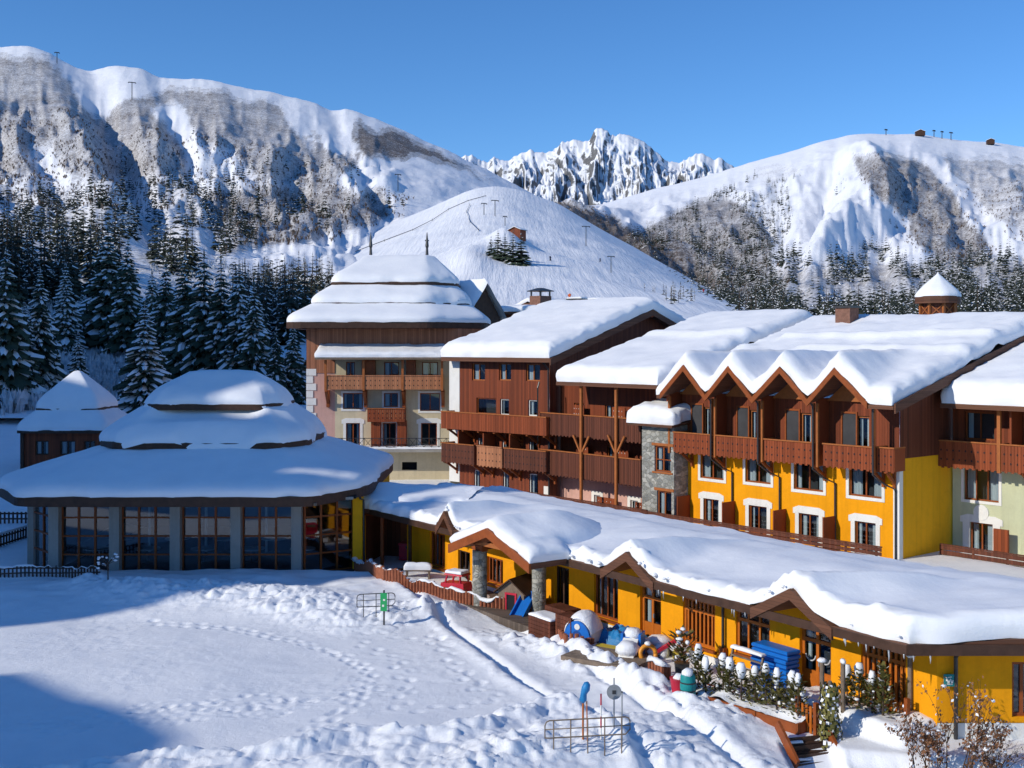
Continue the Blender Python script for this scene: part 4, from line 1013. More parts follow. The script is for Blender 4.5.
def kiosk():
    fr = Fr((W(70, 437, 83).x, 84.5, 2.45), (1, 0))
    K = thing('kiosk', fr, 'small square timber kiosk with a pointed two tiered snow roof beside the pavilion', 'building')
    s = 3.3; ev = [(-s, -s), (s, -s), (s, s), (-s, s)]; tp = [(-.45, -.45), (.45, -.45), (.45, .45), (-.45, .45)]
    tier_roof(K, fr, ev, tp, [(0, 2.5, .45, 3.6), (.35, 4.0, 1, 5.95)], T=.5, seed=33, slab=.2, lip_mat='wood_dark', rounds=2, apex=True)
    h = 2.85; mb = MB(fr); ho = [(-1.95, -1.0, .75, 1.75), (-.2, .9, .75, 1.75), (1.5, 2.3, .75, 1.75)]
    wall(mb, -h, h, -1, 2.3, -h, ho); mb.quad((h, -h, -1), (h, h, -1), (h, h, 2.3), (h, -h, 2.3)); mb.quad((-h, h, -1), (-h, -h, -1), (-h, -h, 2.3), (-h, h, 2.3)); mb.quad((h, h, -1), (-h, h, -1), (-h, h, 2.3), (h, h, 2.3))
    mb.build('wall', [M['wood_red'], M['room']], K)
    for r_ in ho: window(K, fr, r_, -h, 2, 1, 'wood_dark', .2)
    for x in (-h, h): MB(fr).box(x - .12, x + .12, -h - .12, -h + .12, -1, 2.3).build('post', M['wood_dark'], K)
kiosk()

# ================================================================== tower block
def tower():
    fr = Fr((-16.75, 94, -.3), (1, 0)); T = thing('hotel_tower', fr, 'tall beige and pink hotel block with a broad stepped snow roof and timber top floor', 'building')
    wl = lambda X, Y: (X + 16.75, Y - 94)
    eave = [wl(-18.4, 92), wl(-6.6, 92), wl(-2.0, 96), wl(-2.0, 108), wl(-6.6, 112), wl(-18.4, 112)]
    top = [wl(-12.9, 101), wl(-7.6, 100.6), wl(-6.9, 101.6), wl(-6.9, 103), wl(-7.6, 103.6), wl(-12.9, 103.6)]
    tier_roof(T, fr, eave, top, [(0, 13.15, .38, 14.5), (.30, 14.8, .62, 16.2), (.54, 16.6, 1, 18.6)], T=.52, seed=61, slab=.22, slab0=.5, rounds=2, lip_mat='wood_dark', rag=.2)
    for x in (4.2, 9.2): MB(fr).tube([(x, 8.2, 19.3), (x, 8.2, 19.9), (x, 8.2, 20.1), (x, 8.2, 21.3)], [.14, .1, .16, .03], 8).build('finial', M['metal_dark'], T)
    R = fr.rect
    rows3 = [R(346, 362, 355, 376.5), R(384, 362, 399, 376.5), R(422, 362, 438, 376.5)]
    rows2 = [R(343, 393, 363, 409), R(384, 393, 398, 407), R(420, 393, 440, 411)]
    rows1 = [R(346, 423, 360, 446), R(383, 423, 396, 446), R(421, 423, 437, 446)]
    vent = R(402, 462, 417, 470)
    xr = fr.px(458, 400)[0]; zt = fr.px(390, 352)[1]
    zc = fr.px(380, 452)[1]; xp = fr.px(335, 400)[0]
    mb = MB(fr); hs = rows3 + rows2 + rows1
    z9 = fr.px(380, 376)[1]
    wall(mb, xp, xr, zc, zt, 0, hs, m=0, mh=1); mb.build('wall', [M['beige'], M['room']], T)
    mb = MB(fr); wall(mb, 0, xp, -.5, fr.px(330, 373)[1], 0, (), m=0); mb.quad((0, 11, -.5), (0, 0, -.5), (0, 0, 9), (0, 11, 9)); mb.build('pink_wall', M['pink'], T)
    mb = MB(fr); wall(mb, xp, xr, -.5, zc, -.04, [vent], m=0, mh=1); mb.build('basement_wall', [M['beige'], M['dark']], T)
    mb = MB(fr); wall(mb, -.05, xr, zt, 12.65, -.05, (), m=0); wall(mb, -.05, xp, fr.px(330, 373)[1], zt, -.05, (), m=0); mb.quad((-.05, 11, 8.5), (-.05, -.05, 8.5), (-.05, -.05, 12.65), (-.05, 11, 12.65)); mb.quad((xr, -.05, 9), (xr + 4, 4, 9), (xr + 4, 4, 12.65), (xr, -.05, 12.65))
    mb.quad((xr, 0, -.5), (xr + 4, 4, -.5), (xr + 4, 4, 9), (xr, 0, 9)); mb.build('boarded_wall', M['wood_pale'], T)
    mb = MB(fr); z = fr.px(310, 420)[1] - .4
    k = 0; zz = -.2
    while zz < fr.px(310, 375)[1]:
        w = .75 if k % 2 else .5; mb.box(-.06, w, -.055, .0, zz, zz + .55); zz += .6; k += 1
    mb.build('quoins', M['white'], T)
    for r_ in rows3: window(T, fr, r_, 0, 2, 1, 'wood_frame', .3)
    for r_ in rows2: window(T, fr, r_, 0, 2, 1, 'wood_frame', .5); surround(T, fr, r_, 0, .16)
    for r_ in rows1: window(T, fr, r_, 0, 2, 1, 'wood_frame', .4); surround(T, fr, r_, 0, .22, True)
    # recess partitions between the top floor bays
    for p0, p1 in ((356, 372), (400, 412)):
        a, b, c, d = R(p0 + 7, 360, p1 + 4, 377); MB(fr).box(a, b, -.9, -.04, c, d).build('divider', M['wood_frame'], T)
    yb = -1.5
    xs = [fr.px(p, 380, yb)[0] for p in (325.5, 363.5, 402.5, 442)]
    z0 = fr.px(380, 389.5, yb)[1]; z1 = fr.px(380, 376, yb)[1]
    for a, b in zip(xs[:-1], xs[1:]): balcony(T, fr, a + .04, b - .04, yb, z0, z1, 0, 'wood_bal_pale', sides=(a == xs[0], b == xs[-1]), scallop=False)
    ze = fr.px(380, 360, yb)[1]
    for x in xs:
        MB(fr).box(x - .09, x + .09, yb - .06, yb + .12, z0 - .1, ze).build('post', M['wood_post'], T)
        k = MB(fr); k.beam((x, -.02, z0 - 1.3), (x, yb + .25, z0 - .1), .22, .24); k.box(x - .13, x + .13, -.3, -.005, z0 - 1.5, z0 - .1); k.build('bracket', M['wood_frame'], T)
    Pp, d = rect_roof(xs[0] - .75, xs[-1] + .35, yb - .7, .1, lambda X, Y: ze + .22 + .32 * (Y - yb + .7), free='xXy')
    roof_slab(T, fr, coarse(Pp, 3), .16, 'canopy_roof', ('wood_grey',)); snow_sheet(T, fr, Pp, d, .38, .4, seed=71, name='canopy_snow', mat='snow_lump')
    a, b, c, d_ = R(367.5, 408, 404.5, 420, -1.2)
    balcony(T, fr, a, b, -1.2, fr.px(385, 422, -1.2)[1], fr.px(385, 409, -1.2)[1], 0, 'wood_bal', brackets=(a + .4, b - .4), scallop=False)
    for p in (371, 397):
        a2, b2, c2, d2 = R(p, 421, p + 9, 447, -.9); MB(fr).box(a2, b2, -.9, -.03, c2, d2).build('divider', M['wood_bal'], T)
    # iron rail on the ledge
    xa = fr.px(327, 440, -1.4)[0]; za = fr.px(380, 449, -1.4)[1]; zb = fr.px(380, 438, -1.4)[1]
    mb = MB(fr); mb.box(xa, xr, -1.43, -1.37, zb - .05, zb); mb.box(xa, xr, -1.42, -1.38, za + .1, za + .14)
    x = xa
    while x < xr:
        mb.box(x - .02, x + .02, -1.42, -1.38, za, zb)
        mb.beam((x, -1.4, za + .12), (x + .6, -1.4, zb - .03), .03, .03); mb.beam((x + .6, -1.4, za + .12), (x, -1.4, zb - .03), .03, .03); x += .6
    mb.build('railing', M['metal_dark'], T)
    MB(fr).box(xa - .1, xr, -1.5, -.045, za - .25, za).build('ledge', M['concrete'], T)
    Pp, d = rect_roof(xa - .1, xr, -1.5, -.05, lambda X, Y: za + 0 * X, free='xy'); snow_sheet(T, fr, Pp, d, .16, .25, seed=73, name='ledge_snow')
    # dormer on the hidden flank, seen beside the ridge
    df = Fr(tuple(fr.w((14.3, 7.5, 0))), (.75, .66))
    D = MB(df); D.prism([(-2.2, 13.2), (2.2, 13.2), (0, 16.4)], 0, 3.2); D.build('dormer', M['wood_dark'], T)
    for sg in (-1, 1):
        Xa = np.linspace(0, 2.7, 9); Ya = np.linspace(-.5, 3.4, 10); XX, YY = np.meshgrid(Xa, Ya, indexing='ij')
        PP = np.stack([sg * XX, YY, 16.75 - XX * 1.35], -1); dd = np.minimum(2.7 - XX, YY + .5)
        s_ = snow_sheet(T, df, PP, dd, .4, .4, seed=75, name='dormer_snow')
tower()
# ================================================================== yellow block with four gables
def yellow():
    fr = Fr((19.8, 58.8, -.6), (.64, -.77)); B = thing('yellow_hotel_block', fr, 'bright yellow hotel block with four gabled timber loggias under deep roof snow', 'building')
    R = fr.rect; px = fr.px; yo = -1.35
    val = [px(p, 395, yo)[0] for p in (667, 712, 759, 814, 874)]; apx = [px(p, 365, yo)[0] for p in (690, 735, 786.5, 841)]
    zv = 8.75; za = 10.45; sl = .27
    def gab(X):
        z = np.full(np.shape(X), -9.0)
        for k, xa in enumerate(apx):
            a, b = val[k], val[k + 1]
            t = np.where(X < xa, (X - a) / (xa - a), (b - X) / (b - xa)); t = np.where((X >= a) & (X <= b), np.clip(t, 0, 1), -9)
            z = np.maximum(z, np.where(t >= 0, zv + (za - zv) * t, -9))
        return z
    def fn(X, Y, yr=13.5):
        m = np.where(Y < yr, zv + sl * (Y - yo), zv + sl * (yr - yo) - .3 * (Y - yr))
        return np.maximum(m, gab(X))
    x0, x1 = val[0] - .35, .85
    kx = [v for p in zip(apx, val[:-1]) for v in p] + [val[-1]]
    P, d = rect_roof(x0, x1, yo - .55, 20, fn, kx, step=.28, free='xXy')
    def smooth_fn(P):
        Z = P[..., 2].copy()
        return Z
    roof_slab(B, fr, P[::1, ::3] if False else P[:, sorted({0, 3, 6, *range(8, P.shape[1], 5), P.shape[1] - 1})], .2, 'roof')
    # snow rounds the gables over
    Ps = P.copy(); Zs = Ps[..., 2]
    for _ in range(3): Zs[1:-1] = (Zs[:-2] + 2 * Zs[1:-1] + Zs[2:]) / 4
    drift = .27 * np.exp(-((P[..., 1] - 8.2 - .5 * vn(P[..., 0] / 3, P[..., 0] * 0, 7)) / .45) ** 2) * (P[..., 0] > x0 + 2) + .2 * np.exp(-((P[..., 1] - 5.5) / .5) ** 2) * (vn(P[..., 0] / 4, P[..., 0] * 0, 9) > 0)
    Ps[..., 2] = np.maximum(Zs, P[..., 2]) + drift
    snow_sheet(B, fr, Ps, d, .85, .8, rag=.14, seed=81, lump=.06)
    # barge boards
    for k, xa in enumerate(apx):
        fascia_edge(B, fr, [(val[k], zv - .02), (xa, za - .02), (val[k + 1], zv - .02)], .36, .09, yo - .64, mat='wood_frame')
        k2 = MB(fr); k2.beam((val[k] + .5, yo + .1, zv + .1), (val[k + 1] - .5, yo + .1, zv + .1), .12, .16) if False else None
        cw = MB(fr); cw.prism([(val[k] + .03, zv - .14), (val[k + 1] - .03, zv - .14), (xa, za - .45)], -.25, -.2); cw.build('gable_boarding', M['wood_post'], B)
    xr0 = 1.1
    # long rake board at the end wall
    mb = MB(fr); pts = [(yo - .5, zv - .05), (13.5, zv + sl * (13.5 - yo) - .05), (20, zv + sl * (13.5 - yo) - 2.0)]
    for (ya, z_a), (yb, z_b) in zip(pts[:-1], pts[1:]):
        mb.add([(x, y, z + h) for x in (.86, .94) for y, z in ((ya, z_a), (yb, z_b)) for h in (-.5, 0)], [(0, 2, 3, 1), (4, 5, 7, 6), (1, 3, 7, 5), (0, 4, 6, 2), (0, 1, 5, 4), (2, 6, 7, 3)])
    mb.build('barge_board', M['wood_fascia'], B)
    xl = px(667, 500)[0]; zw = px(899, 459)[1]
    up = [R(700.5, 452.5, 724, 479), R(745.5, 457.5, 771, 483), R(794, 462, 823.5, 490.5), R(849, 467, 882, 497)]
    lo = [R(703.7, 499, 719, 526), R(749, 506, 767, 534), R(799, 514, 819, 545), R(855, 522, 876, 556)]
    th = [R(703.5, 407, 713.5, 437), R(750, 410, 760, 441), R(801, 413, 812, 446), R(856, 416, 870, 450)]
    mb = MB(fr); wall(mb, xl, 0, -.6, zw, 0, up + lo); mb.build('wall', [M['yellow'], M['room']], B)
    mb = MB(fr); mb.quad((.001, 0, -.6), (.001, 16, -.6), (.001, 16, zw), (.001, 0, zw)); mb.build('end_wall', M['yellow_shaded'], B)
    mb = MB(fr); mb.box(-.32, .03, -.04, .0, -.6, zw - .02); mb.box(.002, .03, .0, .3, -.6, zw - .02); mb.build('corner_strip', M['white'], B)
    mb = MB(fr); wall(mb, xl, .05, zw, 8.7, -.05, th); zt = lambda y: zv + sl * (y - yo) - .22
    mb.build('boarded_wall', [M['wood_red'], M['room']], B)
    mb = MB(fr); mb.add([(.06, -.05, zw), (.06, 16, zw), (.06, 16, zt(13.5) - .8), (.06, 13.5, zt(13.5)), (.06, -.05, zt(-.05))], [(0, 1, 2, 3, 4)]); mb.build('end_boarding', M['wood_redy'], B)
    for q, k in enumerate(up): window(B, fr, k, 0, 2, 1, 'wood_frame', .9); surround(B, fr, k, 0, .17)
    for k in lo: window(B, fr, k, 0, 2, 1, 'wood_frame', .9); surround(B, fr, k, 0, .24, True)
    for k in th: window(B, fr, k, -.05, 1, 1, 'wood_post', .9, name='window', fw=.1)
    # slanted cheek walls and open doors of the loggias
    for k in range(4):
        a, b = val[k], val[k + 1]; w = b - a
        MB(fr).box(a - .05, a + .05, -1.1, -.06, zw + .2, zv).build('divider', M['wood_red'], B)
        da, db = a + .25 * w, a + .48 * w; z0 = th[k][2] - .5
        dw = MB(fr); dw.box(da - .08, da, -.12, -.055, z0, th[k][3] + .1, 0); dw.box(db, db + .08, -.12, -.055, z0, th[k][3] + .1, 0); dw.box(da - .08, db + .08, -.12, -.055, th[k][3] + .1, th[k][3] + .2, 0); dw.quad((da, -.06, z0), (db, -.06, z0), (db, -.06, th[k][3] + .1), (da, -.06, th[k][3] + .1), 1)
        dw.build('door', [M['wood_frame'], M['room']], B)
    bal = [(677, 712), (716, 759.5), (764, 813), (823, 872)]
    for k, (p0, p1) in enumerate(bal):
        a = px(p0, 440, yo)[0]; b = px(p1, 440, yo)[0]; pm = (p0 + p1) / 2
        zb = 5.22; zt_ = 6.36
        balcony(B, fr, a if k else a - .3, b, yo, zb, zt_, -.06, 'wood_bal', brackets=(b - .12,) if k else (a + .1, b - .12), sides=(k == 0, True))
    a = px(876, 440, yo + .3)[0]; balcony(B, fr, a, .35, yo + .3, 5.2, 6.36, -.06, 'wood_bal', brackets=(-.2,), sides=(True, True))
    for k, v in enumerate(val):
        ztop = zv - .25
        for off in ((-.13, .13) if 0 < k < 4 else (.1,) if k == 0 else (-.1,)):
            MB(fr).box(v + off - .07, v + off + .07, yo + .045, yo + .19, 5.1, ztop).build('post', M['wood_post'] if k != 2 else M['wood_post'], B)
        if k:
            xo = v + .0
            pipe(B, fr, [(xo, yo - .45, zv - .1), (xo, yo - .12, zv - .4), (xo, yo - .1, 5.0), (xo + .3, yo + .5, 4.5), (xo + .45, -.1, 4.2), (xo + .45, -.1, -.5)], .055)
    for p0, p1, ya, yb in ((674, 690, 497, 520), (718, 735, 503, 530), (768, 786, 511, 540), (819, 836, 518, 552)):
        x = px(p1, 520, 0)[0]; z1 = px(p1, ya, -.7)[1]
        MB(fr).box(x - .03, x + .03, -1.15, -.03, -.5, z1).build('divider', M['wood_bal'], B)
    # terrace rail
    railing(B, fr, px(642, 515, -1.7)[0], .05, -1.7, .55, 1.42)
    # chimney on the ridge
    cx, cy = px(847, 318, 12)[0], 12
    ch = MB(fr); ch.box(cx - .55, cx + .55, cy - .5, cy + .5, 12, 14.0); o = ch.build('chimney', M['brick'], B); MB(fr).box(cx - .65, cx + .65, cy - .6, cy + .6, 14.003, 14.15).build('chimney_cap', M['metal_dark'], o)
    return B
def railing(par, fr, x0, x1, y, z0, z1, mat='wood_bal_dk', snow=True, n=4):
    """boarded terrace rail of horizontal planks"""
    mb = MB(fr); h = (z1 - z0) / n
    for k in range(n): mb.box(x0, x1, y, y + .035, z0 + k * h + .02, z0 + (k + 1) * h - .02)
    mb.box(x0, x1, y - .04, y + .09, z1, z1 + .06)
    for x in np.arange(x0, x1 + .01, 1.8): mb.box(x - .05, x + .05, y + .036, y + .12, z0 - .3, z1 - .001)
    return mb.build('railing', M[mat], par)
M['wood_rail'] = m_plank('rail_boarding', (.2, .058, .03), 'Z', .2, .3)
YB = yellow()

# ================================================================== recessed timber block
def recess():
    ref = Fr((19.8, 58.8, -.6), (.64, -.77)); px = ref.px
    xa = -27.0; xb = px(667, 450)[0] - .02
    fr = Fr(tuple(ref.w((xb, 0, 0))), (.64, -.77)); B = thing('timber_hotel_block', fr, 'recessed brown timber hotel block with long stacked balconies on tall forked posts', 'building')
    px = fr.px; R = fr.rect; L = xb - xa
    yo = -.9
    zev = px(600, 383, yo - .5)[1]; sl = .27
    fn = lambda X, Y: np.where(Y < 13.5, zev + sl * (Y - yo + .5), zev + sl * (14 - yo) - .3 * (Y - 13.5))
    P, d = rect_roof(px(556, 382, yo - .5)[0], .6, yo - .5, 19.5, fn, free='xXy')
    roof_slab(B, fr, coarse(P, 4), .24)
    Ps = P.copy(); Ps[..., 2] += .3 * np.exp(-((P[..., 1] - 7 - .7 * vn(P[..., 0] / 3, P[..., 0] * 0, 4)) / .5) ** 2)
    snow_sheet(B, fr, Ps, d, .95, .8, rag=.14, seed=91)
    yw = 1.1    # wall behind the balconies
    xl = px(553.5, 420, yw)[0] - .3; xr = .0
    b1 = px(600, 439, yo)[1]; t1 = px(600, 417, yo)[1]; b2 = px(600, 481, yo)[1]; t2 = px(600, 456, yo)[1]
    doors = [R(534, 391, 541, 405, yw), R(575, 397, 587, 417, yw), R(609.5, 399, 620, 418, yw)]
    low = [R(577, 477, 588, 501, yw), R(611, 482, 617, 506, yw)]
    mid = [R(577, 443, 588, 459, yw), R(611, 445, 621, 460, yw)]
    doors = [(-L + 1.4, -L + 2.4, b1 + .1, b1 + 2.1), (-6.6, -5.6, b1 + .1, b1 + 2.1), (-3.3, -2.3, b1 + .1, b1 + 2.1)]
    mid = [(-6.4, -5.4, b2 + .1, b2 + 2.1), (-3.2, -2.2, b2 + .1, b2 + 2.1)]
    low = [(-7.6, -7.0, -.4, 1.5), (-4.2, -3.5, -.4, 1.5)]
    mb = MB(fr); wall(mb, -L, 0, b2 - .3, zev + .5, yw, doors + mid); mb.build('boarded_wall', [M['wood_red'], M['room']], B)
    mb = MB(fr); wall(mb, -L, 0, -.6, b2 - .3, yw, low); mb.build('wall', [M['pink'], M['room']], B)
    for k in doors + mid: window(B, fr, k, yw, 2, 1, 'wood_frame', .6)
    for k in low: window(B, fr, k, yw, 1, 1, 'white', .5); surround(B, fr, k, yw, .25, False)
    for (a, b, z0) in ((-9.2, -8.1, b1), (-5.4, -4.2, b1), (-2.0, -.9, b1), (-5.2, -3.9, b2), (-2.0, -.7, b2), (-8.6, -7.7, b2), (-6.8, -5.1, -.5), (-3.3, -1.8, -.5)):
        mb = MB(fr); mb.box(a, b, yw - .5, yw - .45, z0 + .1, z0 + 2.0, 0)
        for i in range(4):
            for j in range(5): mb.add([(a + .15 + i * (b - a - .2) / 4 + u, yw - .505, z0 + .35 + j * .35 + v) for u, v in ((-.03, 0), (0, -.05), (.03, 0), (0, .05))], [(0, 1, 2, 3)], 1)
        mb.build('divider', [M['wood_bal'], M['curtain']], B)
    for z0, z1 in ((b1, t1), (b2, t2)):
        balcony(B, fr, -L + .1, px(640.5, 440, yo)[0], yo, z0, z1, yw - .03, 'wood_bal_dk', sides=(False, True), holes=False)
    for p in (581.5, 616.5):
        x = px(p, 440, yo - .1)[0]; ztop = zev - .05
        MB(fr).box(x - .09, x + .09, yo - .2, yo - .055, -.6, ztop).build('post', M['wood_post'], B)
        zf = px(p, 438, yo - .1)[1]
        for sg in (-1, 1): MB(fr).beam((x + sg * .1, yo - .13, zf - .9), (x + sg * .75, yo - .13, zf + .15), .11, .12).build('brace', M['wood_post'], B)
    railing(B, fr, -L - .3, -.02, -1.75, .6, 1.5)
    pipe(B, fr, [(-L + .1, -.95, zev - .1), (-L + .1, -1.1, zev - .5), (-L + .1, -1.1, -.5)], .06)
    # stone stair tower in front, tucked beside the yellow block
    sf = Fr(tuple(fr.w((0, 0, 0))), (.64, -.77))
recess()

def stone_tower():
    ref = Fr((19.8, 58.8, -.6), (.64, -.77)); y = -1.25
    xa = ref.px(642, 450, y)[0]; xb = ref.px(674, 450, y)[0]
    fr = Fr(tuple(ref.w((xa, y, 0))), (.64, -.77)); w = xb - xa; S = thing('stone_stair_tower', fr, 'narrow rubble stone tower with its own small snow capped roof before the timber block', 'building')
    R = fr.rect; h1 = R(654.5, 446, 671, 472); h2 = R(657, 491, 671.5, 516)
    zt = fr.px(655, 424)[1]
    mb = MB(fr); wall(mb, 0, w, -.6, zt, 0, [h1, h2], m=0, mh=1); mb.quad((0, 2.2, -.6), (0, 0, -.6), (0, 0, zt), (0, 2.2, zt)); mb.quad((w, 0, -.6), (w, 1.25, -.6), (w, 1.25, zt), (w, 0, zt)); mb.build('wall', [M['stone'], M['room']], S)
    for k, nz in ((h1, 2), (h2, 1)):
        window(S, fr, k, 0, 2, nz, 'wood_frame', .8, fw=.1); MB(fr).box(k[0] - .2, k[1] + .2, -.05, .02, k[3], k[3] + .16).build('lintel', M['wood_post'], S)
    MB(fr).box(h1[0] - .15, h1[1] + .15, -.07, .02, h1[2] - .1, h1[2]).build('sill', M['wood_post'], S)
    fn = lambda X, Y: zt + .05 + .15 * (Y + .3)
    P, d = rect_roof(-.75, w + .3, -.5, 2.4, fn, free='xXy', step=.2); roof_slab(S, fr, coarse(P, 4), .14)
    Ps = P.copy(); snow_sheet(S, fr, Ps, d, 1.0, .7, rag=.22, seed=95, lump=.12, over=.2)
stone_tower()

# ================================================================== pale green block
def green():
    fr = Fr((19.8, 58.8, -.6), (.64, -.77)); f0 = fr
    yw = 5.0; fr = Fr(tuple(f0.w((.12, yw, 0))), (.64, -.77)); B = thing('pale_green_hotel_block', fr, 'pale green hotel block with carved balcony set back behind the yellow end wall', 'building')
    px, R = fr.px, fr.rect; yo = -1.3
    zev = px(985, 405, yo - .6)[1]; sl = .27
    fn = lambda X, Y: zev + sl * (Y - yo + .6)
    P, d = rect_roof(.35, 16, yo - .6, 11, fn, free='xy', step=.3); roof_slab(B, fr, coarse(P, 4), .24)
    snow_sheet(B, fr, P, d, 1.1, 1.0, rag=.16, seed=101, over=.2)
    zw = px(985, 449)[1]
    w1 = [R(964, 468, 999, 501)]; w2 = [R(970, 523, 993, 556)]
    th = [R(965, 412, 995, 440)]
    mb = MB(fr); wall(mb, 0, 16, -.6, zw, 0, w1 + w2); mb.build('wall', [M['green'], M['room']], B)
    mb = MB(fr); wall(mb, 0, 16, zw, zev + .6, 0, th); mb.build('boarded_wall', [M['wood_red'], M['room']], B)
    for k in w1: window(B, fr, k, 0, 3, 1, 'wood_frame', .9); surround(B, fr, k, 0, .15)
    for k in w2: window(B, fr, k, 0, 2, 1, 'wood_frame', .3); surround(B, fr, k, 0, .4, True)
    k = w2[0]; MB(fr).tube([((k[0] + k[1]) / 2, -.06, k[3] + .55), ((k[0] + k[1]) / 2, .01, k[3] + .55)], .42, 20).build('rosette', M['white'], B)
    for k in th: window(B, fr, k, 0, 2, 1, 'wood_frame', .8)
    z0 = px(985, 470, yo)[1]; z1 = px(985, 444, yo)[1]
    xa = px(938, 455, yo)[0]; xm = px(999, 455, yo)[0]
    balcony(B, fr, max(xa, -.1), xm - .1, yo, z0, z1, 0, brackets=(), sides=(True, False)); balcony(B, fr, xm + .1, xm + 7, yo, z0, z1, 0, brackets=(xm + 1.1,), sides=(True, True))
    MB(fr).box(xm - .09, xm + .09, yo - .06, yo + .1, z0 - .1, zev - .1).build('post', M['wood_post'], B)
    MB(fr).box(xm + .5, xm + .6, -1.2, -.03, z0 + .2, zev - .2).build('divider', M['wood_bal'], B)
    a, b, c, d_ = R(1000, 528, 1015, 555); MB(fr).box(a, b, -.7, -.6, c, d_).build('divider', M['wood_bal'], B)
    ya = px(940, 545, -2.1)[0]; railing(B, fr, ya, 12, -2.1, px(937, 558, -2.1)[1] - .3, px(937, 545, -2.1)[1] + .05)
green()

# ================================================================== red brown block
def red():
    fr = Fr((2.6, 79.6, -.4), (.724, -.69)); B = thing('red_timber_hotel_block', fr, 'red brown timber hotel block with a plain gable and two tiers of bracketed balconies', 'building')
    px, R = fr.px, fr.rect
    xl = px(460, 400)[0]; yo = -1.0
    zev = px(545, 358, yo)[1]; sl = .31; yr = 10.6
    fn = lambda X, Y: np.where(Y < yr, zev + sl * (Y - yo), zev + sl * (yr - yo) - .33 * (Y - yr))
    xo = px(441, 355, yo)[0]
    P, d = rect_roof(xo, .9, yo, 16, fn, (), (yr,), free='xXyY'); roof_slab(B, fr, coarse(P, 4), .3)
    snow_sheet(B, fr, P, d, .95, .9, rag=.16, seed=111, over=.18)
    r1 = [R(472, 363.5, 485, 380.5), R(499, 363.5, 511, 380.5), R(526, 364, 540, 381)]
    r2 = [R(500, 399, 509, 415), R(528, 400, 537, 416), R(476.5, 398, 496, 414)]
    r3 = [R(478, 435, 484, 452), R(502, 438, 509, 455), R(529, 438, 538, 456)]
    r4 = [R(474, 470, 480, 492), R(503, 472, 509, 492), R(529, 474, 538, 494)]
    z3 = px(505, 440)[1]
    mb = MB(fr); wall(mb, xl, 0, z3, zev + .1, 0, r1 + r2); wall(mb, xl, 0, -.6, z3, 0, r3 + r4, m=2)
    mb.build('wall', [M['wood_red'], M['room'], M['wood_red']], B)
    mb = MB(fr); zt = lambda y: zev + sl * (y - yo) - .3
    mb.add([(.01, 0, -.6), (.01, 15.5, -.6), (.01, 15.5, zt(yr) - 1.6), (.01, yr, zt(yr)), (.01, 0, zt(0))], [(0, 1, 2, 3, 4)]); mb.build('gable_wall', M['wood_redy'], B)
    mb = MB(fr); mb.box(xl - 1.1, xl, -.06, .05, z3 - 3.4, zev - .1); mb.build('white_pier', M['white'], B); mb = MB(fr); mb.box(-.5, -.06, -.05, 0, -.6, 1.6); mb.build('white_pier', M['white'], B)
    mb = MB(fr); mb.quad((xl - 1.1, .05, -.6), (xl - 1.1, 9, -.6), (xl - 1.1, 9, zev), (xl - 1.1, .05, zev)); mb.build('side_wall', M['beige'], B)
    for k in r1: window(B, fr, k, 0, 2, 1, 'wood_post', .7)
    for k in r2[:2] + r3 + r4: window(B, fr, k, 0, 1, 1, 'white', .9)
    window(B, fr, r2[2], 0, 1, 1, 'wood_frame', .0)
    yb = -1.4; mid = 505
    za, zb = px(mid, 433, yb)[1], px(mid, 415.5, yb)[1]
    x0, x1 = px(441, 420, yb)[0], px(546, 420, yb)[0]
    n = 6; bx = [x0 + .6 + (x1 - x0 - .9) * i / n for i in range(n + 1)]
    balcony(B, fr, x0, x1, yb, za, zb, 0, 'wood_bal', holes=False, brackets=bx, scallop=False)
    za, zb = px(mid, 468, yb)[1], px(mid, 448.5, yb)[1]
    for (p0, p1, mt) in ((441, 474, 'wood_bal_dk'), (476.5, 502, 'wood_bal_pale'), (503.5, 546, 'wood_bal_dk')):
        a, b = px(p0, 455, yb)[0], px(p1, 455, yb)[0]; balcony(B, fr, a + .03, b - .03, yb, za, zb, 0, mt, brackets=(a + .35, b - .35))
    for k in (0, 1, 2): MB(fr).box(xl + 1.0 + 2.6 * k, xl + 1.1 + 2.6 * k, -1.2, -.02, za + .2, za + 2.3).build('divider', M['wood_bal'], B)
    pipe(B, fr, [(.05, yo + .1, zev - .2), (.05, -.2, zev - .8), (.05, -.12, 2), (.05, -.12, -.5)], .06)
    mb = MB(fr)
    pts = [(yo, zev - .04), (yr, zev + sl * (yr - yo) - .04), (16, zev + sl * (yr - yo) - .33 * (16 - yr) - .04)]
    for (ya, z_a), (yb2, z_b) in zip(pts[:-1], pts[1:]):
        mb.add([(x, y, z + h) for x in (.91, .99) for y, z in ((ya, z_a), (yb2, z_b)) for h in (-.45, 0)], [(0, 2, 3, 1), (4, 5, 7, 6), (1, 3, 7, 5), (0, 4, 6, 2), (0, 1, 5, 4), (2, 6, 7, 3)])
    mb.build('barge_board', M['wood_fascia'], B)
    for y, z in ((4.4, zt(4.4) - .1), (yr, zt(yr) - .15)): MB(fr).box(.02, .9, y - .12, y + .12, z - .16, z + .12).build('purlin_end', M['wood_frame'], B)
red()
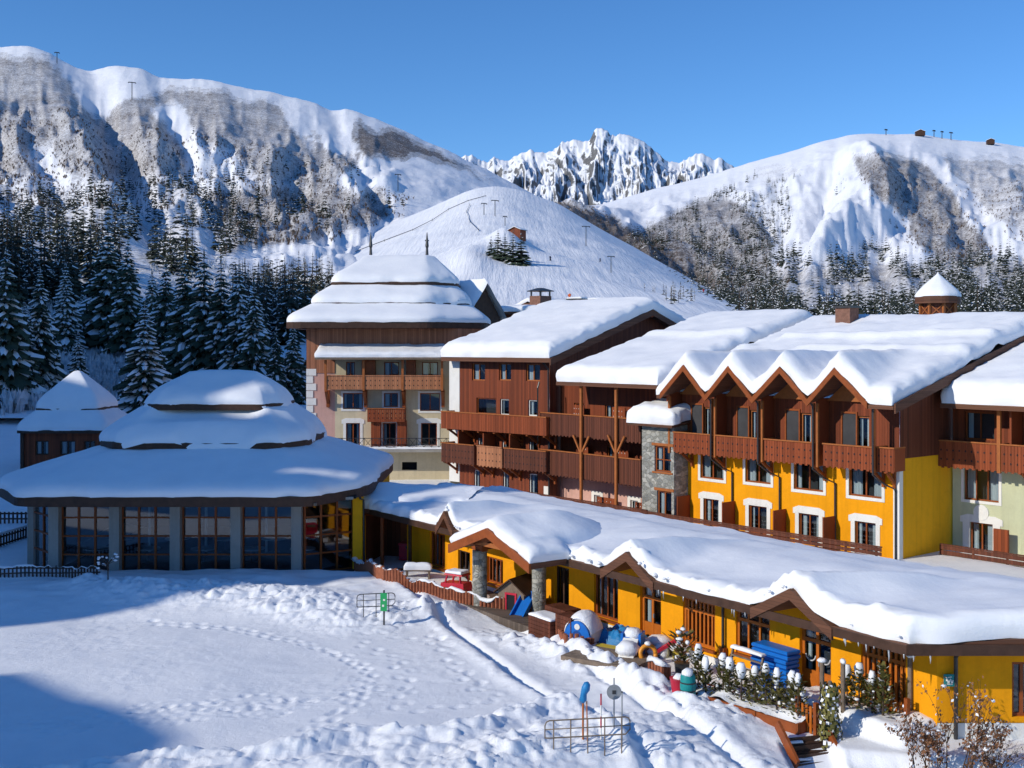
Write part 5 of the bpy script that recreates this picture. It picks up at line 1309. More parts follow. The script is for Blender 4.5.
# ================================================================== low yellow restaurant wing
def low():
    fr = LOW; B = thing('restaurant_wing', fr, 'long low yellow wing with orange stained windows and a wavy snow covered roof', 'building')
    px, R = fr.px, fr.rect; ye = -1.5; ze = 2.86
    # --- roof: patch from the eave line to the terrace behind; the end turns to face the camera
    XL = -33.0
    ends = fr.l(np.array([[10.75, 31.2, 0], [24, 31.2, 0]]))           # corner of the eaves, end eave
    K = ends[0][:2]; Rr = ends[1][:2]; xk = K[0]
    ye = K[1]
    gabs = [(px(445.6, 511, ye)[0], .75, 3.62), (px(628, 552, ye)[0], 1.45, 3.66), (px(791.6, 589, ye)[0], 1.6, 3.68)]
    ex = [g[0] + k * g[1] for g in gabs for k in (-1, 0, 1)]
    us = span(XL, xk, .17, ex); vs = np.concatenate([EDGE, np.arange(1.2, 9.6, .42)])
    U, V = np.meshgrid(us, vs, indexing='ij')
    LD = 10.4
    # the rear edge: straight back on the long part, sheared round at the corner end
    wgt = ss(-9.0, xk, U)[..., None]
    D = np.stack([U * 0, V], -1) * (1 - wgt) + ((Rr - K) / np.linalg.norm(Rr - K))[None, None] * V[..., None] * 1.35 * wgt
    XY = np.stack([U, U * 0 + ye], -1) + D
    X, Y = XY[..., 0], XY[..., 1]
    main = ze + .075 * np.minimum(V, 4.0) - .10 * np.clip(V - 4.5, 0, 9)
    g = np.full(X.shape, -9.0)
    for gx, hw, gzv in gabs:
        t = 1 - np.abs(U - gx) / hw; g = np.maximum(g, np.where(t > 0, ze - .05 + (gzv - ze + .05) * t - .0 * V, -9) - .16 * np.clip(V - 2.2, 0, 9))
    Z = np.maximum(main, g)
    P = np.stack([X, Y, Z], -1); d = np.minimum(np.minimum(V, (xk - U) * 1.2), U - XL)
    keep = sorted({0, 2, 4, 6, *range(8, len(vs), 3), len(vs) - 1})
    roof_slab(B, fr, P[:, keep], .24)
    Ps = P.copy(); Zs = Ps[..., 2]
    for _ in range(5): Zs[1:-1] = (Zs[:-2] + 2 * Zs[1:-1] + Zs[2:]) / 4
    # wind drifts
    Ps[..., 2] = np.maximum(Zs, P[..., 2]) + .12 * fbm(X / 5, Y / 2.4, 3, 121) * ss(.4, 2.5, V) + .14 * np.exp(-((V - 5.6 - .8 * vn(U / 5, U * 0, 3)) / .8) ** 2)
    Ps[..., 2] += np.exp(-(d / .55) ** 2) * ss(0, .12, d) * (.16 * np.abs(vn(X * 2.3, Y * 2.3, 7)) + .09 * np.abs(vn(X * 5.5, Y * 5.5, 8)))
    snow_sheet(B, fr, Ps, d, .34 + .36 * ss(-7, xk, U), .5, rag=.2, seed=123, lump=.05, over=.2)
    # broken clods along the lip
    r = random.Random(12); mb = MB(fr)
    for i in range(110):
        t = r.random()
        if i < 70: u = xk - 26 * r.random(); q = (u, ye + r.uniform(-.2, .25)); zb = ze + .18 + max(0, *[(gz_ - ze) * (1 - abs(u - gx) / hw) for gx, hw, gz_ in gabs])
        else: s = r.random() * 12; q = K + (Rr - K) / np.linalg.norm(Rr - K) * s + np.array((fr.ex[1], fr.ey[1])) * 0 ; n_ = fr.l(np.array([fr.w((q[0], q[1], 0)) + np.array((0, r.uniform(-.12, .5), 0))]))[0]; q = n_[:2]; zb = ze + r.uniform(.15, .5)
        blob(mb, (q[0], q[1], zb), r.uniform(.03, .1), r, 7, .8)
    tag(mb.build('snow_clods', M['snow_lump'], B, smooth=True), kind='stuff')
    # barge boards on the gablets
    for gx, hw, gzv in gabs:
        fascia_edge(B, fr, [(gx - hw, ze - .06), (gx, gzv), (gx + hw, ze - .06)], .34, .09, ye - .11, mat='wood_fascia')
    fascia_edge(B, fr, [(XL, ze), (xk, ze)], .26, .05, ye - .07, name='gutter', mat='wood_dark', dz=-.02)
    ef = Fr(tuple(fr.w((K[0], K[1], 0))), (1, 0))
    fascia_edge(B, ef, [(-.05, ze + .02), (14, ze + .02)], .3, .06, -.06, name='gutter', mat='wood_dark')
    z_ = ze - .28; icicles(B, fr, [(xk, ye - .09, z_), (gabs[2][0] + 1.7, ye - .09, z_)], 9, .06, .3, 1); icicles(B, fr, [(gabs[2][0] - 1.7, ye - .09, z_), (gabs[1][0] + 1.5, ye - .09, z_)], 8, .06, .3, 2); icicles(B, ef, [(0, -.08, ze - .3), (9, -.08, ze - .3)], 7, .06, .25, 3)
    # --- walls
    W1 = [('d', R(640, 583, 661, 643)), ('w', R(683, 600, 715, 646)), ('w', R(736, 611, 770, 657)), ('d', R(799.5, 623, 831, 698)), ('w', R(861, 643, 906, 704)), ('k', R(594, 574, 618, 619)), ('g', R(555, 567, 569, 611)), ('k', R(487, 558, 503, 584)), ('g', R(458, 551, 470, 578)), ('k', R(430, 533, 445, 567))]
    for i, (k, r_) in enumerate(W1):
        if k == 'd' or k == 'g': r_ = (r_[0], r_[1], .05, r_[3]); W1[i] = (k, r_)
    xL = px(407, 545)[0]
    mb = MB(fr); wall(mb, xL, 0, .28, 2.78, 0, [w[1] for w in W1], depth=.3); o = mb.build('wall', [M['yellow'], M['room']], B)
    mb = MB(fr); wall(mb, xL, 0, -1.2, .28, -.02, [w[1] for w in W1 if w[0] in 'dg'], depth=.3); mb.build('plinth', [M['white'], M['room']], B)
    for gx, hw, gzv in gabs:
        MB(fr).prism([(gx - hw + .15, 2.78), (gx + hw - .15, 2.78), (gx, gzv - .3)], .0, .05).build('gable_wall', M['yellow'], B)
    for k, r_ in W1:
        if k == 'd':
            o = window(B, fr, r_, 0, 2, 1, 'wood_door', .2, fw=.11, rec=.12, name='door', transom=.74, door=True)
            w = (r_[1] - r_[0]); zz = r_[2] + .55 * (r_[3] - r_[2])
            if r_[0] > -10:
                for c in (.27, .73):
                    xm = r_[0] + w * c; MB(fr).tube([(xm + .2 * math.cos(a), .14, zz + .22 * math.sin(a)) for a in np.linspace(math.pi * 1.05, math.pi * 1.95, 9)], .022, 6).build('garland', M['frost'], o)
            MB(fr).box(r_[0] + w / 2 + .08, r_[0] + w / 2 + .12, .05, .12, 1.0, 1.15).build('handle', M['metal_grey'], o)
        elif k == 'w':
            o = window(B, fr, r_, 0, 3 if -8 < r_[0] < -4 else 8, 1, 'wood_door', 0, fw=.1, rec=.07, transom=.74)
            # slatted blind behind the bars
            a, b, c, d_ = r_; n = 9; mbs = MB(fr)
            for i in range(n):
                if WR.random() < .15: continue
                xx = a + .1 + (b - a - .2) * (i + .5) / n; mbs.box(xx - .055, xx + .055, .19, .215, c + .08, d_ - .1)
            if r_[0] > -4 or r_[0] < -8: mbs.build('shutter_slats', M['wood_door'], o)
            MB(fr).box(a - .1, b + .1, -.1, .02, c - .09, c).build('sill', M['wood_frame'], B)
        elif k == 'k': window(B, fr, r_, 0, 4, 1, 'wood_frame', .3, fw=.09, rec=.1); MB(fr).box(r_[0] - .1, r_[1] + .1, -.08, .02, r_[2] - .08, r_[2]).build('sill', M['wood_frame'], B)
        else: window(B, fr, r_, 0, 2, 1, 'wood_dark', .2, fw=.08)
    for p in (724, 722.5):
        pass
    x = px(725.5, 630)[0]; pipe(B, fr, [(x, ye + .15, 2.6), (x, -.5, 2.35), (x, -.12, 2.2), (x, -.12, .75)], .05); MB(fr).box(x - .12, x + .12, -.2, -.025, .0, .75).build('pipe_box', M['wood_frame'], B)
    # pilaster beside the second window
    # pier left of the long window near the porch
    # --- end wall facing the camera
    e2 = Fr(tuple(fr.w((0, 0, 0))), (1, 0)); r_ = e2.rect(1012, 662, 1034, 717)
    mb = MB(e2); wall(mb, 0, 12, .42, 2.8, 0, [r_]); mb.build('end_wall', [M['yellow'], M['room']], B)
    mb = MB(e2); wall(mb, 0, 12, -1.2, .42, -.03, []); mb.build('plinth', M['white'], B); window(B, e2, r_, 0, 2, 1, 'wood_frame', .3, fw=.09)
    pipe(B, e2, [(.48, -.85, 2.75), (.48, -.4, 2.5), (.48, -.12, 2.3), (.48, -.12, -.1)], .06)
    # --- porch with two stone columns
    pf = Fr(tuple(fr.w((px(500, 560, -2.2)[0], 0, 0))), (.565, -.825)); 
    yp = -3.25; xa = pf.px(488, 528, yp)[0]; a = pf.px(450, 543, yp)[0]; b = pf.px(531, 564, yp)[0]; za = pf.px(488, 528, yp)[1]; zl = pf.px(450, 544, yp)[1]; zr = pf.px(531, 564, yp)[1]
    fn = lambda X, Y: np.where(X < xa, zl + (za - zl) * (X - a) / (xa - a), za + (zr - za) * (X - xa) / (b - xa)) + .02 * (Y - yp)
    P, d = rect_roof(a, b, yp, 2.4, fn, (xa,), (), step=.22, free='xXy'); js = [j for j in range(P.shape[1]) if P[0, j, 1] < -.3]; roof_slab(B, pf, P[:, sorted({0, 4, 8, js[-1]})], .2); d = np.minimum(np.minimum(P[..., 0] - a, b - P[..., 0]) + 4 * np.clip(P[..., 1] + 1.3, 0, 2), P[..., 1] - yp)
    Ps = P.copy(); Zs = Ps[..., 2]
    for _ in range(5): Zs[1:-1] = (Zs[:-2] + 2 * Zs[1:-1] + Zs[2:]) / 4
    Ps[..., 2] = np.maximum(Zs, P[..., 2]) - .16 * np.clip(P[..., 1] + .6, 0, 9) ** 1.5 - .75 * ss(1.3, 0, np.minimum(P[..., 0] - a, b - P[..., 0])) * ss(-1.7, -.7, P[..., 1]); snow_sheet(B, pf, Ps, d, .44, .5, rag=.14, seed=131, over=.18)
    fascia_edge(B, pf, [(a, zl), (xa, za), (b, zr)], .36, .1, yp - .1, mat='wood_frame')
    for (p0, p1, yb) in ((472, 487, 609), (532, 546.5, 618)):
        g0, g1 = G(p0, yb, -.0), G(p1, yb, -.0); c = fr.l(np.array([[(g0[0] + g1[0]) / 2, g0[1] + .3, 0]]))[0]; rad = (g1[0] - g0[0]) / 2
        xx = c[0]; MB(fr).tube([(xx, c[1], -.3), (xx, c[1], 1.2), (xx, c[1], 2.4)], rad, 22).build('stone_column', M['stone_small'], B, smooth=True, sharp=40)
        MB(fr).box(xx - rad - .1, xx + rad + .1, c[1] - .14, c[1] + .14, 2.4, 2.62).build('beam', M['wood_frame'], B); MB(fr).box(xx - .14, xx + .14, c[1] + .15, -.01, 2.42, 2.66).build('beam', M['wood_frame'], B)
    mb = MB(pf); mb.beam((a + .3, yp + .35, zl + .0), (xa, yp + .35, za - .42), .14, .2); mb.build('rafter', M['wood_frame'], B); mb = MB(pf); mb.beam((xa, yp + .35, za - .42), (b - .3, yp + .35, zr + .0), .14, .2); mb.build('rafter', M['wood_frame'], B)
    MB(pf).beam((a + .6, yp + .35, zl + .25), (b - .5, yp + .35, zr + .25), .14, .18).build('tie_beam', M['wood_post'], B)
    # --- dark entrance between the wing and the pavilion
    q = Fr((-7.45, 58.2, 0), (1, -.22)); L = 5.0
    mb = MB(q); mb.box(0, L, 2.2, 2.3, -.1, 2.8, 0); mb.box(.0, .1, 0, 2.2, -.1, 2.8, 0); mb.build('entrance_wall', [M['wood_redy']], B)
    d1 = MB(q); d1.box(1.2, 2.3, 2.12, 2.19, 0, 2.1); d1.build('door', M['wood_frame'], B)
    MB(q).box(3.0, 4.6, 2.08, 2.19, -.05, 2.3).build('shutter', M['wood_grey'], B)
    MB(q).box(.1, L + .4, -.5, -.35, 2.45, 2.66).build('beam', M['wood_frame'], B); MB(q).box(1.0, 1.15, -.5, -.36, 0, 2.45).build('post', M['wood_frame'], B)
    Pq, d = rect_roof(-1.2, L + .6, -1.0, 2.6, lambda X, Y: 2.86 + .1 * np.minimum(Y + 1, 3), step=.3, free='y'); roof_slab(B, q, coarse(Pq, 4), .2); snow_sheet(B, q, Pq, d, .55, .6, rag=.12, seed=135)
    x = px(419, 545)[0]; pipe(B, fr, [(x, ye + .2, 2.6), (x, -.5, 2.3), (x, -.5, .1)], .09, name='post', mat='wood_dark')
def icicles(par, fr, pts, n, lmin, lmax, seed, y=0.0):
    rr = random.Random(seed); mb = MB(fr); seg = list(zip(pts[:-1], pts[1:])); Ls = [math.hypot(b[0] - a[0], b[1] - a[1]) for a, b in seg]
    for _ in range(n):
        a, b = rr.choices(seg, Ls)[0]; t = rr.random(); c = [a[i] + (b[i] - a[i]) * t for i in range(3)]; l = rr.uniform(lmin, lmax) * rr.random() ** .6 + .04
        mb.tube([(c[0], c[1], c[2] + .03), (c[0], c[1], c[2] - l * .5), (c[0] + rr.uniform(-.01, .01), c[1], c[2] - l)], [.022 + .03 * l, .015 + .015 * l, .003], 5)
    tag(mb.build('icicles', M['ice'], par, smooth=True), kind='stuff')
t_ = NT('icicle_ice'); M['ice'] = t_.out((.75, .82, .88), .15, .5); t_.b.inputs['Transmission Weight'].default_value = .5
def blob(mb, c, r, rnd, n=6, flat=.8):
    sx, sy, sz = r * rnd.uniform(.7, 1.3), r * rnd.uniform(.7, 1.3), r * rnd.uniform(.6, 1.0) * flat; rings = []
    for i in range(1, 5):
        a = math.pi * i / 5; rings.append([(c[0] + sx * math.sin(a) * math.cos(2 * math.pi * k / n) * rnd.uniform(.8, 1.2), c[1] + sy * math.sin(a) * math.sin(2 * math.pi * k / n) * rnd.uniform(.8, 1.2), c[2] - sz * math.cos(a)) for k in range(n)])
    mb.loft(rings)
low()

# ================================================================== houses and lift gear beyond the roofs
def small_house(px, ytop, Y, w, dp, label, wallm='wood_red', h=3.0, name='chalet', deg=-45, roofw=.5, snowT=.5):
    p = W(px, ytop, Y); fr = at(p.x, p.y, p.z - h - w * .22 - snowT, deg); H = thing(name, fr, label, 'building')
    sl = .42; hw = w / 2
    mb = MB(fr); mb.prism([(-hw, -3), (hw, -3), (hw, h), (0, h + sl * hw), (-hw, h)], 0, dp); mb.build('wall', M[wallm], H)
    fn = lambda X, Y: h + sl * hw + .02 - np.abs(X) * sl
    P, d = rect_roof(-hw - roofw, hw + roofw, -roofw, dp + roofw, fn, (0,), step=.4); roof_slab(H, fr, coarse(P, 3), .18); Ps = P.copy(); snow_sheet(H, fr, Ps, d, snowT, .6, seed=int(px))
    for x in (-hw * .45, hw * .45): window(H, fr, (x - .5, x + .5, 1.0, 2.1), -.12, 2, 1, 'wood_frame', .5)
    return H, fr
def backdrop_things():
    # roofs between the tower and the red block
    fr = at(*W(470, 312, 108)[:2], 0, -8); z = W(500, 308, 108).z
    H = thing('annex', fr, 'low brown timber annex with snow on its flat roof behind the red block', 'building')
    MB(fr).box(-.4, 6.2, 0, 6, 5, z - .4).build('wall', M['wood_red'], H); P, d = rect_roof(-.8, 6.6, -.5, 6.5, lambda X, Y: z - .35 + .03 * Y); roof_slab(H, fr, coarse(P, 4), .25); snow_sheet(H, fr, P, d, .6, .6, seed=7)
    window(H, fr, (1.2, 2.8, z - 1.8, z - .9), -.12, 2, 1, 'wood_frame', .5)
    small_house(530, 296, 120, 9, 8, 'low snow roofed chalet just left of the hooded chimney', 'wood_pale', 2.5, deg=-35)
    small_house(801, 312, 135, 7, 6, 'white roofed chalet peeping over the ridge of the yellow block', 'wood_grey', 2.5, deg=-5)
    for i, (px, yt, yb, Y, wd_, lb) in enumerate(((540.5, 288, 306, 112, 1.5, 'hooded brick chimney standing over the ridge of the red block'), (745, 310, 322, 90, 1.25, 'small hooded chimney behind the timber block roof'))):
        p = W(px, yb, Y); t = W(px, yt, Y); h = t.z - p.z; fr = at(p.x, p.y, p.z, -48); C = thing('chimney', fr, lb, 'chimney'); w = wd_ / 2
        MB(fr).box(-w, w, -w, w, -3, h * .55).build('stack', M['brick'], C); m = MB(fr); [m.box(sx * w * .85 - .06, sx * w * .85 + .06, sy * w * .85 - .06, sy * w * .85 + .06, h * .55, h * .8) for sx in (-1, 1) for sy in (-1, 1)]; m.build('hood_posts', M['metal_dark'], C)
        MB(fr).loft([[(sx * w * 1.25 * k, sy * w * 1.25 * k, z) for sx, sy in ((-1, -1), (1, -1), (1, 1), (-1, 1))] for k, z in ((1, h * .8), (1, h * .84), (.25, h))]).build('hood', M['metal_dark'], C)
    for i, (px, yt, Y, w) in enumerate(((577, 297, 125, 1.6), (595, 298, 128, 3.4), (733, 318, 92, 1.6))):
        p = W(px, yt, Y); fr = at(p.x, p.y, p.z - 2.2, -30); C = thing('roof_vent', fr, ('slim dark roof vent nearer the hooded brick chimney', 'wide dark roof vent behind the ridge of the red block', 'low dark roof vent beside the small hooded chimney')[i], 'vent')
        MB(fr).box(-w / 2, w / 2, -.6, .6, -1, 1.8).build('vent_box', M['wood_dark'], C); MB(fr).box(-w / 2 - .15, w / 2 + .15, -.75, .75, 1.8, 2.0).build('cap', M['metal_dark'], C)
        P, d = rect_roof(-w / 2 - .1, w / 2 + .1, -.7, .7, lambda X, Y: 2.01 + 0 * X, step=.2); snow_sheet(C, fr, P, d, .2, .3, seed=i, name='vent_snow')
    # lantern turret
    Y = 80; c = W(938, 312, Y); fr = at(c.x, c.y, c.z - 1.5, 20); L = thing('roof_turret', fr, 'little octagonal timber turret with a pointed snow cap above the hotel ridge', 'turret')
    oc = lambda r: [(r * math.cos(math.pi / 8 + k * math.pi / 4), r * math.sin(math.pi / 8 + k * math.pi / 4)) for k in range(8)]
    zt = W(938, 303, Y).z - fr.O[2]; m = MB(fr); m.loft([[(x, y, z) for x, y in oc(1.15)] for z in (-3, zt)]); m.build('wall', M['wood_redy'], L)
    for k in range(8):
        x, y = oc(1.2)[k]; MB(fr).box(x - .08, x + .08, y - .08, y + .08, 0, zt).build('post', M['wood_post'], L)
        (x2, y2) = oc(1.18)[(k + 1) % 8]; m = MB(fr); m.beam((x, y, 1.2), (x2, y2, zt - .1), .06, .06); m.beam((x2, y2, 1.2), (x, y, zt - .1), .06, .06); m.build('brace', M['wood_post'], L)
    tier_roof(L, fr, oc(1.62), oc(.05), [(0, zt + .45, 1, zt + 1.75)], T=.28, seed=3, slab=.5, n_edge=5, rounds=1, apex=True, rag=.03, snow_over=.05)
    # piste hut
    small_house(514.5, 226, S_P.hit(514, 236).y, 5.5, 5, 'tiny brown hut at the top of the conifer clump on the piste', 'wood_red', 1.8, 'hut', -30, snowT=.25)
    # lift station on the far crest
    for i, (px, yt, Y, w, lb) in enumerate(((920.5, 129, 2260, 18, 'lift station hut on the crest of the far mountain'), (991, 138, 2250, 14, 'smaller low hut further along the far mountain crest'))): small_house(px, yt, Y, w, 10, lb, 'wood_dark', 5, 'lift_station', -10, .8, .6)
    m0 = None
    def pylon(px, yt, yb, Y, lb, arms=True, name='lift_pylon'):
        sh = S_P if Y < 720 else None
        if sh: Y = sh.hit(px, yb).y
        p = W(px, yb, Y); h = W(px, yt, Y).z - p.z; fr = at(p.x, p.y, p.z, 25); T = thing(name, fr, lb, 'pylon'); r = max(.12, Y * .00032)
        MB(fr).tube([(0, 0, -3), (0, 0, h)], [r * 1.2, r], 8).build('mast', M['metal_dark'], T)
        if arms: MB(fr).box(-h * .22, h * .22, -r, r, h - r * 2.2, h - r * .2).build('cross_arm', M['metal_dark'], T); [MB(fr).box(s * h * .22 - r * 1.2, s * h * .22 + r * 1.2, -r * 2, r * 2, h - r * 3.4, h - r * 2.25).build('pulley_bar', M['metal_dark'], T) for s in (-1, 1)]
        else: MB(fr).box(-.9, .9, -.2, .2, h - .5, h).build('lamp', M['metal_dark'], T)
    for a in ((495, 200, 217, 640, 'tall T shaped lift pylon above the piste knoll'), (484, 203, 216, 700, 'lift pylon just uphill of the tall T shaped one'), (586, 226, 246, 560, 'dark pole standing midway down the piste edge by the scrub'), (611, 256, 274, 420, 'thin pole in the middle of the open piste'), (505, 216, 226, 560, 'short pylon below the tall T shaped one'), (934, 130, 137, 2290, 'lift pylon next to the crest lift station'), (942, 131, 138, 2285, 'middle lift pylon on the far crest'), (951, 132, 141, 2280, 'last lift pylon on the far crest, beyond the station'), (886, 129, 136, 2280, 'lone mast left of the crest lift station'), (398, 174, 188, 1050, 'lift pylon among the scrub above the upper conifers'), (132, 82, 98, 1500, 'lift pylon on the snow saddle of the big mountain'), (57, 52, 62, 1650, 'lift pylon near the first summit of the big mountain')): pylon(*a)
    pylon(707.6, 271, 296, 330, 'floodlight mast at the foot of the piste', False, 'floodlight_mast')
    pylon(427, 240, 256, 300, 'floodlight mast beyond the tower finial', False, 'floodlight_mast')
backdrop_things()
# ================================================================== things in the yard and on the terrace
M['blue_plastic'] = m_plain('blue_plastic', (.008, .15, .55), .45, .15, 3, .1, .4)
M['blue_dark'] = m_plain('dark_blue_cloth', (.012, .07, .28), .6, .2, 3, .2)
M['blue_tarp'] = m_plain('blue_tarpaulin', (.015, .19, .44), .45, .3, 2.5, .5, .4)
M['red_plastic'] = m_plain('red_plastic', (.52, .02, .05), .4, .2, 3, .1, .4)
M['pink_plastic'] = m_plain('faded_pink_plastic', (.55, .2, .22), .5, .2, 3, .1)
M['orange_plastic'] = m_plain('orange_plastic', (.75, .3, .03), .4, .15, 3, .1, .4)
M['green_paint'] = m_plain('green_paint', (.02, .33, .10), .45, .15, 4, .1, .4)
M['teal_paint'] = m_plain('teal_paint', (.01, .24, .24), .5, .15, 4, .1)
M['yellow_plastic'] = m_plain('yellow_plastic', (.6, .46, .05), .5, .2, 3, .1)
M['brick_paver'] = m_plain('brown_timber_edge', (.30, .10, .05), .8, .35, 6, .4)
M['shrub_green'] = m_needle('clipped_conifer_leaves', (.05, .055, .016), (.24, .21, .06))
M['leaf_brown'] = m_plain('withered_beech_leaves', (.23, .105, .05), .8, .5, 3, 0)
M['twig_dark'] = m_plain('dark_twigs', (.07, .045, .032), .9, .4, 4, 0)
PR = random.Random(77)

def snow_cap(par, fr, x0, x1, y0, y1, z, T=.18, seed=1, name='snow_cap', r=.2, fn=None, step=.12):
    xs = np.unique(np.concatenate([x0 + np.array([0, .02, .05, .09, .14]) * min(1, (x1 - x0) / .4), x1 - np.array([0, .02, .05, .09, .14]) * min(1, (x1 - x0) / .4), np.arange(x0 + .18, x1 - .17, step)])); ys = np.unique(np.concatenate([y0 + np.array([0, .02, .05, .09, .14]) * min(1, (y1 - y0) / .4), y1 - np.array([0, .02, .05, .09, .14]) * min(1, (y1 - y0) / .4), np.arange(y0 + .18, y1 - .17, step)]))
    X, Y = np.meshgrid(xs, ys, indexing='ij'); Z = np.full(X.shape, z) if fn is None else fn(X, Y)
    d = np.minimum(np.minimum(X - x0, x1 - X), np.minimum(Y - y0, y1 - Y))
    return snow_sheet(par, fr, np.stack([X, Y, Z], -1), d, T, r, rag=.05, seed=seed, name=name, lump=.03, over=.04)

def snow_ball(par, fr, c, r, name='snow_cap', seed=0):
    mb = MB(fr); blob(mb, c, r, random.Random(seed), 9, .9); return mb.build(name, M['snow_lump'], par, smooth=True)

def palisade(pix, label, h=.55, mat='brick_paver', snow=True, name='palisade', spacing=.17, r=.075, thin=False):
    P = [GP(*p) for p in pix]; o = P[0]; fr = at(o.x, o.y, o.z); F = thing(name, fr, label, 'fence'); mb = MB(); sn = []
    rr = random.Random(int(pix[0][0]))
    for A, B in zip(P[:-1], P[1:]):
        L = (B - A).length; n = max(1, int(L / spacing))
        for i in range(n):
            q = A + (B - A) * (i / n); z = gz(q.x, q.y); hh = h * rr.uniform(.85, 1.1)
            if thin: mb.box(q.x - .035, q.x + .035, q.y - .012, q.y + .012, z - .2, z + hh)
            else: mb.tube([(q.x, q.y, z - .3), (q.x, q.y, z + hh)], r * rr.uniform(.9, 1.1), 7)
            sn.append((q.x, q.y, z + hh))
        if thin:
            for k in (.35, .8): mb.beam((A.x, A.y + .02, gz(A.x, A.y) + h * k), (B.x, B.y + .02, gz(B.x, B.y) + h * k), .03, .06)
    mb.build('pickets', M[mat], F)
    if snow:
        s = MB(); W_ = .13 if not thin else .06
        a = np.array(sn); n1 = fbm(np.arange(len(a)) * .22, np.zeros(len(a)), 3, 5)
        rings = []
        for i, (x, y, z) in enumerate(a):
            k = max(.02, .5 + 1.1 * n1[i]); w = W_ * min(1.1, k + .3); h_ = .17 * k * (1 if not thin else .7)
            d = a[min(i + 1, len(a) - 1)] - a[max(i - 1, 0)]; d = d / (np.linalg.norm(d) + 1e-6); nx, ny = -d[1], d[0]
            rings.append([(x + nx * w * c, y + ny * w * c, z + h_ * s_ - .02) for c, s_ in ((-1, 0), (-.9, .55), (-.5, .95), (0, 1.05), (.5, .95), (.9, .55), (1, 0))])
        s.loft(rings); s.build('snow_cap', M['snow_lump'], F, smooth=True)
    return F
palisade([(352, 568), (384, 580), (430, 594), (470, 606), (508, 612)], 'low log palisade with snow on top running from the entrance to the stone columns')
palisade([(556, 634), (566, 640), (582, 644), (596, 645)], 'short log edging in front of the blue and white play dome', .22, snow=False, name='log_edging')
palisade([(650, 672), (662, 678), (672, 678)], 'few snow flecked logs standing up beside the orange swim ring', .4, name='log_edging')
palisade([(-12, 577), (25, 577), (60, 577), (100, 577)], 'low dark picket fence under snow along the front of the pavilion', .5, 'wood_dark', True, 'picket_fence', .16, .03, True)
def far_fence(pts, label, h):
    P = [W(px, py, Y) for px, py, Y in pts]; o = P[0]; F = thing('picket_fence', at(o.x, o.y, o.z), label, 'fence'); mb = MB()
    for A, B in zip(P[:-1], P[1:]):
        n = int((B - A).length / .24)
        for i in range(n + 1): q = A + (B - A) * (i / n); mb.box(q.x - .05, q.x + .05, q.y - .015, q.y + .015, q.z - .3, q.z + h)
        for k in (.3, .8): mb.beam(A + Vector((0, .03, h * k)), B + Vector((0, .03, h * k)), .03, .09)
        mb.beam(A + Vector((0, 0, h + .04)), B + Vector((0, 0, h + .04)), .12, .1, 1)
    mb.build('pickets', [M['wood_dark'], M['snow_lump']], F)
far_fence([(-8, 522, 66), (30, 522, 66)], 'upper snowy picket fence left of the pavilion', .6)
far_fence([(-8, 552, 60), (26, 541, 63)], 'lower sloping picket fence left of the pavilion above the snow step', .8)

def little_shrub(x, y, z, h, r, label, seed, group, cap=True, mat='shrub_green'):
    rr = random.Random(seed); fr = at(x, y, z); T = thing('shrub', fr, label, 'shrub', group); mb = MB(fr); sn = MB(fr)
    n = int(150 * h * r / .35)
    for i in range(n):
        t = rr.random() ** .8; zz = h * (.03 + .95 * t); a = rr.uniform(0, 6.28); q = r * (1 - t) ** .6 * rr.uniform(.55, 1.08) + .02
        c = Vector((q * math.cos(a), q * math.sin(a), zz)); d = Vector((math.cos(a) * .7, math.sin(a) * .7, rr.uniform(.1, .9))).normalized(); s = d.cross(Vector((0, 0, 1))).normalized(); l = rr.uniform(.1, .2); w = rr.uniform(.04, .075)
        mb.quad(c - s * w, c + s * w, c + d * l + s * w * .4, c + d * l - s * w * .4)
        if rr.random() < .13: up = Vector((0, 0, .02)); sn.quad(c - s * w + up, c + s * w + up, c + d * l * .8 + s * w * .5 + up, c + d * l * .8 - s * w * .5 + up)
    for i in range(2):
        t = rr.uniform(.1, .85); a = rr.uniform(0, 6.28); q = r * (1 - t) ** .6 * .9; blob(sn, (q * math.cos(a), q * math.sin(a), h * t), rr.uniform(.04, .08), rr, 7)
    mb.build('foliage', M[mat], T)
    if cap:
        z0 = h * .86
        blob(sn, (0, 0, z0 + .12), .13, rr, 9, 2.4)
    tag(sn.build('snow_cap', M['tree_snow'], T, smooth=True), kind='stuff')
    MB(fr).tube([(0, 0, -.2), (0, 0, h * .8)], [.035, .015], 6).build('stem', M['bark'], T)

